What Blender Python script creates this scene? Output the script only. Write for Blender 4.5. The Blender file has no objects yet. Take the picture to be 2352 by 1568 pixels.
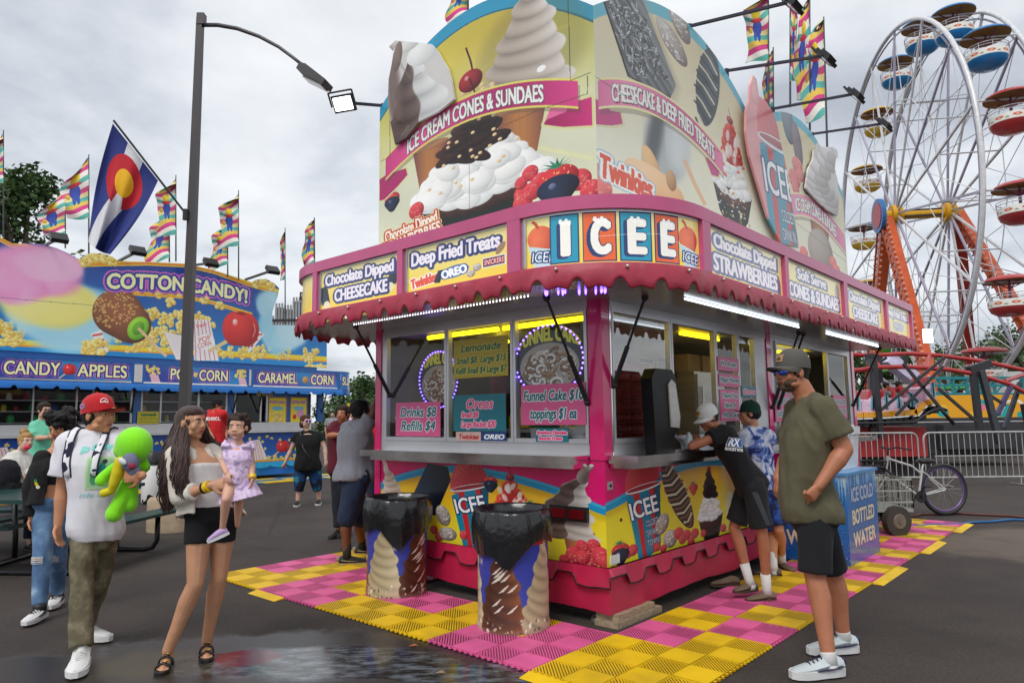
import bpy, bmesh, math, random
import numpy as np
from mathutils import Vector, Matrix, noise
from mathutils.bvhtree import BVHTree
random.seed(7); rng=np.random.RandomState(5)
SC=bpy.context.scene; COL=SC.collection
# ---------------- camera
F=1609.66; H=1.5; PITCH=.1107; ROLL=-.0111          # in units of a 2352 x 1568 frame
Rm=(Matrix.Rotation(math.pi/2+PITCH,3,'X')@Matrix.Rotation(ROLL,3,'Z'))
RM=np.array(Rm)
cam=bpy.data.cameras.new('camera'); co=bpy.data.objects.new('camera',cam); COL.objects.link(co)
co.location=(0,0,H); co.rotation_euler=Rm.to_euler(); cam.sensor_width=36; cam.lens=36*F/2352; cam.clip_end=3000; cam.clip_start=.05
SC.camera=co
SC.view_settings.view_transform='Standard'; SC.view_settings.look='None'; SC.view_settings.gamma=1; SC.view_settings.exposure=0.28
try: SC.view_settings.use_curve_mapping=False
except Exception: pass
# ---------------- sky and sun
W=bpy.data.worlds.new("World"); SC.world=W; W.use_nodes=True
def N(nt,t,**k):
    n=nt.nodes.new(t)
    for a,b in k.items():
        if a[0]=='i' and a[1:].isdigit(): n.inputs[int(a[1:])].default_value=b
        else: setattr(n,a,b)
    return n
def build_world():
    nt=W.node_tree; nt.nodes.clear(); L=nt.links.new
    out=N(nt,'ShaderNodeOutputWorld'); sky=N(nt,'ShaderNodeTexSky',sky_type='NISHITA',sun_disc=False,sun_elevation=math.radians(55),sun_rotation=math.radians(200))
    b1=N(nt,'ShaderNodeBackground',i1=.12); L(sky.outputs[0],b1.inputs[0])
    tc=N(nt,'ShaderNodeTexCoord'); sp=N(nt,'ShaderNodeSeparateXYZ'); L(tc.outputs['Generated'],sp.inputs[0])
    mx=N(nt,'ShaderNodeMath',operation='MAXIMUM',i1=0.0); L(sp.outputs[2],mx.inputs[0])
    ad=N(nt,'ShaderNodeMath',operation='ADD',i1=.28); L(mx.outputs[0],ad.inputs[0])
    dv=[]
    for i in(0,1):
        d=N(nt,'ShaderNodeMath',operation='DIVIDE'); L(sp.outputs[i],d.inputs[0]); L(ad.outputs[0],d.inputs[1]); dv.append(d)
    cb=N(nt,'ShaderNodeCombineXYZ',i2=3.7); L(dv[0].outputs[0],cb.inputs[0]); L(dv[1].outputs[0],cb.inputs[1])
    n1=N(nt,'ShaderNodeTexNoise'); n1.inputs['Scale'].default_value=1.5; n1.inputs['Detail'].default_value=6; n1.inputs['Roughness'].default_value=.5; n1.inputs['Distortion'].default_value=.35
    L(cb.outputs[0],n1.inputs['Vector'])
    n2=N(nt,'ShaderNodeTexNoise'); n2.inputs['Scale'].default_value=3.6; n2.inputs['Detail'].default_value=7; n2.inputs['Roughness'].default_value=.55
    L(cb.outputs[0],n2.inputs['Vector'])
    m=N(nt,'ShaderNodeMix',data_type='FLOAT'); m.inputs[0].default_value=.34; L(n1.outputs[0],m.inputs[2]); L(n2.outputs[0],m.inputs[3])
    cr=N(nt,'ShaderNodeValToRGB'); e=cr.color_ramp.elements
    e[0].position=.37; e[0].color=(.42,.45,.50,1); e[1].position=.60; e[1].color=(.84,.855,.87,1)
    a=e.new(.44); a.color=(.56,.59,.64,1); a=e.new(.51); a.color=(.72,.745,.775,1)
    L(m.outputs[0],cr.inputs[0])
    b2=N(nt,'ShaderNodeBackground',i1=1.0); L(cr.outputs[0],b2.inputs[0])
    ms=N(nt,'ShaderNodeMixShader',i0=.9); L(b1.outputs[0],ms.inputs[1]); L(b2.outputs[0],ms.inputs[2]); L(ms.outputs[0],out.inputs[0])
build_world()
sl=bpy.data.lights.new('sun','SUN'); sl.energy=1.5; sl.angle=math.radians(25); sl.color=(1,.97,.92)
so=bpy.data.objects.new('sun',sl); COL.objects.link(so); so.rotation_euler=(math.radians(38),0,math.radians(-25)); so.location=(0,0,30)
# ---------------- frames
def ray(u,v): return RM@np.array([(u-1176)/F,(784-v)/F,-1.])
def P(u,v,Y):
    d=ray(u,v); return d*(Y/d[1])+np.array([0,0,H])
def G(u,v,z=0):
    d=ray(u,v); return d*((z-H)/d[2])+np.array([0,0,H])
YB=math.radians(41.6444); rr=np.array([math.sin(YB),math.cos(YB),0]); ll=np.array([-rr[1],rr[0],0]); CC=np.array([.68,5.292,0.])
UP=np.array([0,0,1.])
def A(a,b,z=0): return CC+rr*a+ll*b+UP*z            # local frame of the ice cream stand
def V3(*a): return np.array(a,float)
def nrm(v):
    v=np.array(v,float); return v/(np.linalg.norm(v)+1e-12)
def lerp(a,b,t): return a+(b-a)*t
# ---------------- mesh building
class MB:
    def __init__(s,T=None): s.v=[];s.f=[];s.uv=[];s.mi=[];s.T=T;s.cur=0
    def av(s,p):
        if s.T: p=s.T(*p)
        s.v.append(tuple(float(x) for x in p)); return len(s.v)-1
    def face(s,ids,uv=None):
        s.f.append(tuple(ids)); s.uv.append(uv); s.mi.append(s.cur)
    def poly(s,pts,uv=None): s.face([s.av(p) for p in pts],uv)
    def quad(s,a,b,c,d,uv=((0,0),(1,0),(1,1),(0,1))): s.poly((a,b,c,d),uv)
    def box(s,x0,x1,y0,y1,z0,z1):
        i=[s.av(p) for p in((x0,y0,z0),(x1,y0,z0),(x1,y1,z0),(x0,y1,z0),(x0,y0,z1),(x1,y0,z1),(x1,y1,z1),(x0,y1,z1))]
        for f in((0,3,2,1),(4,5,6,7),(0,1,5,4),(1,2,6,5),(2,3,7,6),(3,0,4,7)): s.face([i[k] for k in f])
        return s
    def beam(s,p,q,w,h,up=(0,0,1)):
        p=np.array(p,float);q=np.array(q,float);d=nrm(q-p);x=np.cross(d,np.array(up,float))
        if np.linalg.norm(x)<1e-4:x=np.cross(d,np.array([1.,0,0]))
        x=nrm(x);y=np.cross(x,d);r=[]
        for c in(p,q):
            for sx,sy in((-1,-1),(1,-1),(1,1),(-1,1)): r.append(s.av(c+x*sx*w/2+y*sy*h/2))
        for f in((0,3,2,1),(4,5,6,7),(0,1,5,4),(1,2,6,5),(2,3,7,6),(3,0,4,7)): s.face([r[k] for k in f])
        return s
    def rings(s,rs,cap=True,closed=False):
        n=len(rs[0]); ids=[[s.av(p) for p in r] for r in rs]; m=len(ids)
        for i in range(m if closed else m-1):
            a=ids[i];b=ids[(i+1)%m]
            for k in range(n): s.face((a[k],a[(k+1)%n],b[(k+1)%n],b[k]))
        if cap and not closed: s.face(ids[0][::-1]); s.face(ids[-1])
        return s
    def tube(s,pts,rad,n=8,cap=True,closed=False,flat=1.,fx=None):
        pts=[np.array(p,float) for p in pts]; m=len(pts)
        if not hasattr(rad,'__len__'): rad=[rad]*m
        rs=[];x=None
        for i in range(m):
            a=pts[i-1] if (i>0 or closed) else pts[i]; b=pts[(i+1)%m] if (i<m-1 or closed) else pts[i]
            d=nrm(b-a)
            if x is None:
                x=np.array(fx,float) if fx is not None else np.cross(d,UP)
                if np.linalg.norm(x)<1e-3:x=np.cross(d,np.array([0,1.,0]))
            x=nrm(x-d*(x@d)); y=np.cross(d,x)
            rs.append([pts[i]+(x*math.cos(t)+y*math.sin(t)*flat)*rad[i] for t in np.arange(n)*2*math.pi/n])
        return s.rings(rs,cap,closed)
    def ell(s,c,rx,ry=None,rz=None,X=(1,0,0),Y=(0,1,0),Z=(0,0,1),n=12,m=8,t0=0.,t1=1.):
        ry=ry or rx;rz=rz or rx;c=np.array(c,float);X,Y,Z=[np.array(q,float) for q in(X,Y,Z)];rs=[]
        for j in range(m+1):
            th=math.pi*lerp(t0,t1,j/m); th=min(max(th,.02),math.pi-.02)
            rs.append([c+X*rx*math.sin(th)*math.cos(k*2*math.pi/n)+Y*ry*math.sin(th)*math.sin(k*2*math.pi/n)-Z*rz*math.cos(th) for k in range(n)])
        return s.rings(rs)
    def lathe(s,c,prof,n=24,cap=False,X=(1,0,0),Y=(0,1,0),Z=(0,0,1),uvw=None):
        c=np.array(c,float);X,Y,Z=[np.array(q,float) for q in(X,Y,Z)]
        ids=[[s.av(c+(X*math.cos(k*2*math.pi/n)+Y*math.sin(k*2*math.pi/n))*r_+Z*z) for k in range(n)] for r_,z in prof]
        m=len(prof)
        for i in range(m-1):
            for k in range(n):
                uv=((k/n,i/(m-1)),((k+1)/n,i/(m-1)),((k+1)/n,(i+1)/(m-1)),(k/n,(i+1)/(m-1)))
                s.face((ids[i][k],ids[i][(k+1)%n],ids[i+1][(k+1)%n],ids[i+1][k]),uv)
        if cap: s.face(ids[0][::-1]); s.face(ids[-1])
        return s
    def prism(s,poly,o,X,Y,Z,d,uvf=None):
        """2-D outline poly extruded along Z by d; front face at o+Z*d"""
        o=np.array(o,float);X=np.array(X,float);Y=np.array(Y,float);Z=np.array(Z,float)
        a=[s.av(o+X*x+Y*y) for x,y in poly]; b=[s.av(o+X*x+Y*y+Z*d) for x,y in poly];n=len(poly)
        s.face(b,[uvf(x,y) for x,y in poly] if uvf else None); s.face(a[::-1],[uvf(x,y) for x,y in poly][::-1] if uvf else None)
        for k in range(n):
            u=(uvf(*poly[k]),uvf(*poly[(k+1)%n]),uvf(*poly[(k+1)%n]),uvf(*poly[k])) if uvf else None
            s.face((a[k],a[(k+1)%n],b[(k+1)%n],b[k]),u)
        return s
    def mesh(s,name,org=(0,0,0),smooth=False,fix=False):
        me=bpy.data.meshes.new(name); o=np.array(org,float)
        v=np.array(s.v)-o if s.v else np.zeros((0,3))
        me.from_pydata(v.tolist(),[],s.f)
        if any(u is not None for u in s.uv):
            ul=me.uv_layers.new(name='UVMap').data; k=0
            for fi,u in enumerate(s.uv):
                for j in range(len(s.f[fi])):
                    if u is not None: ul[k].uv=u[j]
                    k+=1
        if any(s.mi): me.polygons.foreach_set('material_index',s.mi)
        if fix:
            bm=bmesh.new();bm.from_mesh(me);bmesh.ops.recalc_face_normals(bm,faces=bm.faces);bm.to_mesh(me);bm.free()
        if smooth:
            me.polygons.foreach_set('use_smooth',[True]*len(me.polygons))
            if smooth!=True: me.set_sharp_from_angle(angle=math.radians(smooth))
        me.update(); return me
def org(o):
    p=np.zeros(3)
    while o is not None: p+=np.array(o.location); o=o.parent
    return p
def thing(name,label,cat,loc=(0,0,0),group=None):
    o=bpy.data.objects.new(name,None); COL.objects.link(o); o.location=tuple(float(x) for x in loc); o.empty_display_size=.1
    o['label']=label;o['category']=cat
    if group:o['group']=group
    return o
def part(name,mb,mat,par,smooth=False,label=None,fix=True,stuff=False):
    me=mb.mesh(name,org(par),smooth,fix) if isinstance(mb,MB) else mb
    o=bpy.data.objects.new(name,me); COL.objects.link(o); o.parent=par
    for m in (mat if isinstance(mat,(list,tuple)) else [mat]): me.materials.append(m)
    if label:o['label']=label
    if stuff:o['kind']='stuff'
    return o
def solo(name,mb,mat,label,cat,loc=(0,0,0),group=None,smooth=False,kind=None,fix=True):
    me=mb.mesh(name,loc,smooth,fix) if isinstance(mb,MB) else mb
    o=bpy.data.objects.new(name,me); COL.objects.link(o); o.location=tuple(float(x) for x in loc)
    for m in (mat if isinstance(mat,(list,tuple)) else [mat]): me.materials.append(m)
    if label:o['label']=label
    if cat:o['category']=cat
    if group:o['group']=group
    if kind:o['kind']=kind
    return o
def copy_tree(o,parent=None,loc=None,label=None):
    c=o.copy(); COL.objects.link(c); c.parent=parent
    if loc is not None:c.location=tuple(float(x) for x in loc)
    if label:c['label']=label
    for ch in list(o.children): copy_tree(ch,c)
    return c
# ---------------- materials
def srgb(h):
    if isinstance(h,str): c=[int(h[i:i+2],16)/255 for i in(0,2,4)]
    else: c=h
    return tuple(x/12.92 if x<=.04045 else ((x+.055)/1.055)**2.4 for x in c)
MC={}
def M(name,col=(.5,.5,.5),rough=.5,metal=0.,var=.12,sc=6.,bump=0.,bs=40.,coat=0.,emi=0.,sheen=0.,spec=.5,dirt=0.,trans=0.,sss=0.,dcol=(.05,.045,.04),stretch=None,geo=False):
    if name in MC: return MC[name]
    if isinstance(col,str): col=srgb(col)
    m=bpy.data.materials.new(name); m.use_nodes=True; nt=m.node_tree; b=nt.nodes['Principled BSDF']; L=nt.links.new
    b.inputs['Roughness'].default_value=rough;b.inputs['Metallic'].default_value=metal;b.inputs['Specular IOR Level'].default_value=spec
    b.inputs['Coat Weight'].default_value=coat;b.inputs['Coat Roughness'].default_value=.06
    if sheen:b.inputs['Sheen Weight'].default_value=sheen;b.inputs['Sheen Roughness'].default_value=.5
    if trans:b.inputs['Transmission Weight'].default_value=trans
    if sss:
        b.inputs['Subsurface Weight'].default_value=sss;b.inputs['Subsurface Radius'].default_value=(1,.35,.2);b.inputs['Subsurface Scale'].default_value=.012
    tc=N(nt,'ShaderNodeTexCoord'); vec=tc.outputs['Object'] if not geo else N(nt,'ShaderNodeNewGeometry').outputs['Position']
    if stretch:
        mp=N(nt,'ShaderNodeMapping'); mp.inputs['Scale'].default_value=stretch; L(vec,mp.inputs[0]); vec=mp.outputs[0]
    nz=N(nt,'ShaderNodeTexNoise'); nz.inputs['Scale'].default_value=sc; nz.inputs['Detail'].default_value=5; L(vec,nz.inputs['Vector'])
    cr=N(nt,'ShaderNodeValToRGB'); e=cr.color_ramp.elements; e[0].position=.3;e[1].position=.7
    e[0].color=(*[max(0,c*(1-var)) for c in col],1); e[1].color=(*[min(1,c*(1+var)) for c in col],1)
    L(nz.outputs[0],cr.inputs[0]); cout=cr.outputs[0]
    if dirt:
        n2=N(nt,'ShaderNodeTexNoise'); n2.inputs['Scale'].default_value=sc*.45; n2.inputs['Detail'].default_value=8; n2.inputs['Roughness'].default_value=.7; L(vec,n2.inputs['Vector'])
        c2=N(nt,'ShaderNodeValToRGB'); c2.color_ramp.elements[0].position=.5;c2.color_ramp.elements[1].position=.72;c2.color_ramp.elements[1].color=(dirt,dirt,dirt,1); L(n2.outputs[0],c2.inputs[0])
        mx=N(nt,'ShaderNodeMix',data_type='RGBA'); L(c2.outputs[0],mx.inputs[0]); L(cout,mx.inputs[6]); mx.inputs[7].default_value=(*dcol,1); cout=mx.outputs[2]
    L(cout,b.inputs['Base Color'])
    if emi: L(cout,b.inputs['Emission Color']); b.inputs['Emission Strength'].default_value=emi
    rm=N(nt,'ShaderNodeMapRange'); rm.inputs[3].default_value=max(.02,rough-.07); rm.inputs[4].default_value=min(1,rough+.07); L(nz.outputs[0],rm.inputs[0]); L(rm.outputs[0],b.inputs['Roughness'])
    if bump:
        nb=N(nt,'ShaderNodeTexNoise'); nb.inputs['Scale'].default_value=bs; nb.inputs['Detail'].default_value=4; L(vec,nb.inputs['Vector'])
        bp=N(nt,'ShaderNodeBump'); bp.inputs['Strength'].default_value=bump; bp.inputs['Distance'].default_value=.01; L(nb.outputs[0],bp.inputs['Height']); L(bp.outputs[0],b.inputs['Normal'])
    MC[name]=m; return m
def pattern(name,cols,pos,sc=8.,rough=.85,dist=0.,detail=2.,bump=.15,bs=60,voro=False,interp='CONSTANT'):
    """noise pattern in hard steps: camouflage, cow print, flowers"""
    if name in MC: return MC[name]
    m=bpy.data.materials.new(name); m.use_nodes=True; nt=m.node_tree; b=nt.nodes['Principled BSDF']; L=nt.links.new; b.inputs['Roughness'].default_value=rough
    tc=N(nt,'ShaderNodeTexCoord'); nz=N(nt,'ShaderNodeTexNoise'); nz.inputs['Scale'].default_value=sc; nz.inputs['Detail'].default_value=detail; nz.inputs['Distortion'].default_value=dist
    L(tc.outputs['Object'],nz.inputs['Vector']); cr=N(nt,'ShaderNodeValToRGB'); cr.color_ramp.interpolation=interp; e=cr.color_ramp.elements
    for i,(c,p) in enumerate(zip(cols,pos)):
        q=e[i] if i<2 else e.new(p); q.position=p; q.color=(*(srgb(c) if isinstance(c,str) else c),1)
    L(nz.outputs[0],cr.inputs[0]); L(cr.outputs[0],b.inputs['Base Color'])
    nb=N(nt,'ShaderNodeTexNoise'); nb.inputs['Scale'].default_value=bs; L(tc.outputs['Object'],nb.inputs['Vector'])
    bp=N(nt,'ShaderNodeBump'); bp.inputs['Strength'].default_value=bump; bp.inputs['Distance'].default_value=.01; L(nb.outputs[0],bp.inputs['Height']); L(bp.outputs[0],b.inputs['Normal'])
    MC[name]=m; return m
def glassmat(name,tint=(.8,.85,.85),op=.25,rough=.03,col=(.02,.02,.02)):
    if name in MC: return MC[name]
    m=bpy.data.materials.new(name); m.use_nodes=True; nt=m.node_tree; nt.nodes.clear(); L=nt.links.new
    out=N(nt,'ShaderNodeOutputMaterial'); tr=N(nt,'ShaderNodeBsdfTransparent',i0=(*tint,1)); gl=N(nt,'ShaderNodeBsdfGlossy',i0=(1,1,1,1)); gl.inputs['Roughness'].default_value=rough
    fr=N(nt,'ShaderNodeLayerWeight'); fr.inputs[0].default_value=.5; pw=N(nt,'ShaderNodeMath',operation='POWER',i1=3.5); L(fr.outputs[1],pw.inputs[0]); mp=N(nt,'ShaderNodeMath',operation='MULTIPLY_ADD'); mp.inputs[1].default_value=.55; mp.inputs[2].default_value=op*.12
    mp.use_clamp=True; L(pw.outputs[0],mp.inputs[0]); mx=N(nt,'ShaderNodeMixShader'); L(mp.outputs[0],mx.inputs[0]); L(tr.outputs[0],mx.inputs[1]); L(gl.outputs[0],mx.inputs[2]); L(mx.outputs[0],out.inputs[0])
    MC[name]=m; return m
def emis(name,col,s):
    if name in MC: return MC[name]
    m=bpy.data.materials.new(name); m.use_nodes=True; nt=m.node_tree; b=nt.nodes['Principled BSDF']
    col=srgb(col) if isinstance(col,str) else col
    b.inputs['Base Color'].default_value=(*col,1); b.inputs['Emission Color'].default_value=(*col,1); b.inputs['Emission Strength'].default_value=s
    MC[name]=m; return m
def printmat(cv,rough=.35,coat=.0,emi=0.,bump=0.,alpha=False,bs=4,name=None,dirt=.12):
    img=cv.image(); m=bpy.data.materials.new(name or cv.name); m.use_nodes=True; nt=m.node_tree; b=nt.nodes['Principled BSDF']; L=nt.links.new
    t=N(nt,'ShaderNodeTexImage',image=img,extension='EXTEND'); uvn=N(nt,'ShaderNodeUVMap'); L(uvn.outputs[0],t.inputs[0])
    tc=N(nt,'ShaderNodeTexCoord'); n2=N(nt,'ShaderNodeTexNoise'); n2.inputs['Scale'].default_value=1.7; n2.inputs['Detail'].default_value=9; n2.inputs['Roughness'].default_value=.7; L(tc.outputs['Object'],n2.inputs['Vector'])
    cr=N(nt,'ShaderNodeValToRGB'); e=cr.color_ramp.elements; e[0].position=.3;e[1].position=.7; k=1-dirt; e[0].color=(k,k,k*.97,1); e[1].color=(1,1,1,1); L(n2.outputs[0],cr.inputs[0])
    mx=N(nt,'ShaderNodeMix',data_type='RGBA',blend_type='MULTIPLY'); mx.inputs[0].default_value=1; L(t.outputs[0],mx.inputs[6]); L(cr.outputs[0],mx.inputs[7])
    L(mx.outputs[2],b.inputs['Base Color']); b.inputs['Roughness'].default_value=rough; b.inputs['Coat Weight'].default_value=coat; b.inputs['Coat Roughness'].default_value=.04
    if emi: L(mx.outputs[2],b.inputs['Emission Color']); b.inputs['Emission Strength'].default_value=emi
    if bump:
        bp=N(nt,'ShaderNodeBump'); bp.inputs['Strength'].default_value=bump; bp.inputs['Distance'].default_value=.02
        nb=N(nt,'ShaderNodeTexNoise'); nb.inputs['Scale'].default_value=bs; L(tc.outputs['Object'],nb.inputs['Vector']); L(nb.outputs[0],bp.inputs['Height']); L(bp.outputs[0],b.inputs['Normal']); L(bp.outputs[0],b.inputs['Coat Normal'])
    if alpha: L(t.outputs[1],b.inputs['Alpha'])
    return m
# ---------------- painted prints: every sign is drawn here, shape by shape, into an image made in memory
def c8(h):
    return np.array([int(h[i:i+2],16)/255 for i in(0,2,4)]) if isinstance(h,str) else np.array(h,float)
_TX={}
def text_edges(s,kern=1.0):
    """outline edges of a word from Blender's built-in font; cap height = 1, baseline 0"""
    if (s,kern) in _TX: return _TX[(s,kern)]
    cu=bpy.data.curves.new('t','FONT'); cu.body=s; cu.space_character=kern; cu.resolution_u=4; ob=bpy.data.objects.new('t',cu); COL.objects.link(ob)
    me=bpy.data.meshes.new_from_object(ob.evaluated_get(bpy.context.evaluated_depsgraph_get()))
    me.calc_loop_triangles(); V=np.array([v.co[:2] for v in me.vertices]); cnt={}
    for t in me.loop_triangles:
        i,j,k=t.vertices
        if (V[j,0]-V[i,0])*(V[k,1]-V[i,1])-(V[j,1]-V[i,1])*(V[k,0]-V[i,0])<0: j,k=k,j
        for a,b in((i,j),(j,k),(k,i)):
            if (b,a) in cnt: cnt.pop((b,a))
            else: cnt[(a,b)]=1
    E=np.array([[*V[a],*V[b]] for a,b in cnt]) if cnt else np.zeros((0,4))
    bpy.data.objects.remove(ob); bpy.data.curves.remove(cu); bpy.data.meshes.remove(me)
    if len(E): E[:,[0,2]]-=E[:,[0,2]].min(); E/=.70
    w=E[:,[0,2]].max() if len(E) else 0
    _TX[(s,kern)]=(E,w); return _TX[(s,kern)]
def blur(m,r):
    r=int(round(r))
    if r<1: return m
    for _ in range(2):
        for ax in(0,1):
            p=np.pad(m,[(r+1,r) if k==ax else (0,0) for k in(0,1)],mode='edge'); c=np.cumsum(p,axis=ax)
            m=(np.take(c,range(2*r+1,c.shape[ax]),axis=ax)-np.take(c,range(0,c.shape[ax]-2*r-1),axis=ax))/(2*r+1)
    return m
def dil(m,r):
    out=m.copy(); n=16
    for q in ({r,r*.5} if r>3 else {r}):
        for k in range(n):
            dx=int(round(math.cos(k*2*math.pi/n)*q));dy=int(round(math.sin(k*2*math.pi/n)*q)); s=np.zeros_like(m)
            h,w=m.shape
            s[max(0,dy):h+min(0,dy),max(0,dx):w+min(0,dx)]=m[max(0,-dy):h+min(0,-dy),max(0,-dx):w+min(0,-dx)]
            out=np.maximum(out,s)
    return out
class Canvas:
    def __init__(s,name,W,Hh,ppm,bg='FFFFFF',alpha=False):
        s.name=name;s.W=W;s.H=Hh;s.k=ppm;s.w=max(8,int(W*ppm));s.h=max(8,int(Hh*ppm));s.a=np.zeros((s.h,s.w,3))+c8(bg); s.al=np.zeros((s.h,s.w)) if alpha else None
        s.ox=s.oy=0.
        yy,xx=np.mgrid[0:s.h,0:s.w]; s.X=(xx+.5)/ppm; s.Y=Hh-(yy+.5)/ppm
    def comp(s,m,col,al=1.,box=None):
        y0,y1,x0,x1=box or (0,s.h,0,s.w); m=m*al
        if callable(col): c=col(s.X[y0:y1,x0:x1],s.Y[y0:y1,x0:x1])
        else: c=c8(col)
        s.a[y0:y1,x0:x1]=s.a[y0:y1,x0:x1]*(1-m[...,None])+c*m[...,None]
        if s.al is not None: s.al[y0:y1,x0:x1]=np.maximum(s.al[y0:y1,x0:x1],m)
    def emask(s,E,pad=0):
        E=np.array(E,float)
        px=E[:,[0,2]]*s.k; py=(s.H-E[:,[1,3]])*s.k
        x0=int(max(0,px.min()-pad-2));x1=int(min(s.w,px.max()+pad+3));y0=int(max(0,py.min()-pad-2));y1=int(min(s.h,py.max()+pad+3))
        if x1<=x0 or y1<=y0: return None,None
        m=np.zeros((y1-y0,x1-x0+1))
        ya=py[:,0];yb=py[:,1];sg=np.where(yb>ya,1,-1);lo=np.minimum(ya,yb);hi=np.maximum(ya,yb)
        r0=np.ceil(lo-.5).astype(int);r1=np.ceil(hi-.5).astype(int);r0=np.clip(r0,y0,y1);r1=np.clip(r1,y0,y1);n=r1-r0
        idx=np.repeat(np.arange(len(n)),n)
        if len(idx):
            off=np.arange(len(idx))-np.repeat(np.cumsum(n)-n,n); row=r0[idx]+off
            t=(row+.5-ya[idx])/(yb[idx]-ya[idx]); x=px[idx,0]+t*(px[idx,1]-px[idx,0])
            ci=np.clip(np.ceil(x-.5).astype(int),x0,x1)-x0
            np.add.at(m,(row-y0,ci),sg[idx])
        m=(np.abs(np.cumsum(m,axis=1)[:,:-1])>.5).astype(float)
        return m,(y0,y1,x0,x1)
    def edges(s,E,col,al=1.,out=None,sh=None,soft=0):
        """fill; out=[(width_m,colour),...] outer first; sh=(dx,dy,colour,alpha,width)"""
        pad=int(max([o[0] for o in (out or [])]+[abs(sh[0])+abs(sh[1])+sh[4] if sh else 0])*s.k+4)
        m,b=s.emask(E,pad)
        if m is None: return
        if sh:
            E2=np.array(E)+np.array([sh[0],sh[1],sh[0],sh[1]]); m2,b2=s.emask(E2,pad)
            if m2 is not None: s.comp(dil(m2,sh[4]*s.k) if sh[4]*s.k>=1 else m2,sh[2],sh[3],b2)
        for wd,c in (out or []): s.comp(dil(m,max(1,wd*s.k)),c,1,b)
        s.comp(blur(m,soft*s.k) if soft else m,col,al,b)
    def poly(s,pts,col,al=1.,**k):
        p=np.array(pts,float); s.edges(np.hstack([p,np.roll(p,-1,axis=0)]),col,al,**k)
    def ell(s,cx,cy,rx,ry,col,al=1.,rot=0,soft=.0,**k):
        t=np.arange(40)*2*math.pi/40; x=np.cos(t)*rx;y=np.sin(t)*ry;c,q=math.cos(rot),math.sin(rot)
        s.poly(np.stack([cx+x*c-y*q,cy+x*q+y*c],1),col,al,soft=soft,**k)
    def rect(s,x0,y0,x1,y1,col,al=1.,**k): s.poly([(x0,y0),(x1,y0),(x1,y1),(x0,y1)],col,al,**k)
    def line(s,pts,w,col,al=1.,**k):
        p=np.array(pts,float); d=np.gradient(p,axis=0); n=np.stack([-d[:,1],d[:,0]],1); n/=np.linalg.norm(n,axis=1)[:,None]+1e-9
        ww=(np.array(w)*np.ones(len(p)))[:,None]/2; s.poly(np.vstack([p+n*ww,(p-n*ww)[::-1]]),col,al,**k)
    def ball(s,cx,cy,rx,ry,lo,hi,rot=0,L=(-.45,.6,.66),al=1.,ex=1.,rim=0.):
        """soft shaded blob, as in a printed food photograph"""
        R_=max(rx,ry)*1.05; x0=int(max(0,(cx-R_)*s.k));x1=int(min(s.w,(cx+R_)*s.k+1));y0=int(max(0,(s.H-cy-R_)*s.k));y1=int(min(s.h,(s.H-cy+R_)*s.k+1))
        if x1<=x0 or y1<=y0: return
        X=s.X[y0:y1,x0:x1]-cx;Y=s.Y[y0:y1,x0:x1]-cy;c,q=math.cos(rot),math.sin(rot);u=(X*c+Y*q)/rx;v=(-X*q+Y*c)/ry;d=u*u+v*v
        m=np.clip((1-d)*min(rx,ry)*s.k*.5,0,1); nz=np.sqrt(np.clip(1-d,0,1)); nx=u*c-v*q; ny=u*q+v*c
        t=np.clip((nx*L[0]+ny*L[1]+nz*L[2])*.62+.38,0,1)**ex
        if rim: t=t*(1-rim*np.clip(d,0,1)**3)
        col=c8(lo)+(c8(hi)-c8(lo))*t[...,None]; m=(m*al)[...,None]
        s.a[y0:y1,x0:x1]=s.a[y0:y1,x0:x1]*(1-m)+col*m
        if s.al is not None: s.al[y0:y1,x0:x1]=np.maximum(s.al[y0:y1,x0:x1],m[...,0])
    def text(s,t,x,y,h,col,w=None,out=None,sh=None,warp=None,cond=.62,align='c',slant=0.,bold=0.,kern=1.,rot=0.):
        """x,y = centre (or left) of baseline; w = total width (else cond*natural)"""
        E,nw=text_edges(t,kern)
        if not len(E): return
        E=E.copy(); sx=(w/nw) if w else h*cond
        E[:,[0,2]]+= slant*E[:,[1,3]]; E[:,[0,2]]*=sx; E[:,[1,3]]*=h; ww=nw*sx
        if align=='c':E[:,[0,2]]-=ww/2
        if rot:
            c,q=math.cos(rot),math.sin(rot)
            for i in(0,2): a,b=E[:,i].copy(),E[:,i+1].copy(); E[:,i]=a*c-b*q; E[:,i+1]=a*q+b*c
        E[:,[0,2]]+=x;E[:,[1,3]]+=y
        if warp:
            for i in(0,2):
                a,b=warp(E[:,i],E[:,i+1]); E[:,i]=a;E[:,i+1]=b
        o=[(o_[0]+bold,o_[1]) for o_ in (out or [])]
        if bold: o=o+[(bold,col)]
        s.edges(E,col,1,out=o,sh=sh)
        return ww
    def speck(s,cx,cy,rx,ry,n,size,cols,rot=0,al=.9,jit=.5):
        for _ in range(n):
            a=random.uniform(0,6.28);q=math.sqrt(random.random());x=math.cos(a)*rx*q;y=math.sin(a)*ry*q;c,d=math.cos(rot),math.sin(rot)
            z=size*random.uniform(1-jit,1+jit); s.ell(cx+x*c-y*d,cy+x*d+y*c,z,z*random.uniform(.5,1),random.choice(cols),al,rot=random.uniform(0,3))
    def image(s):
        a=np.clip(s.a,0,1)[::-1]; al=np.ones((s.h,s.w,1)) if s.al is None else np.clip(s.al,0,1)[::-1][...,None]
        im=bpy.data.images.new(s.name,s.w,s.h,alpha=s.al is not None); im.pixels.foreach_set(np.concatenate([a,al],2).astype(np.float32).ravel()); im.update(); im.pack(); return im
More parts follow.
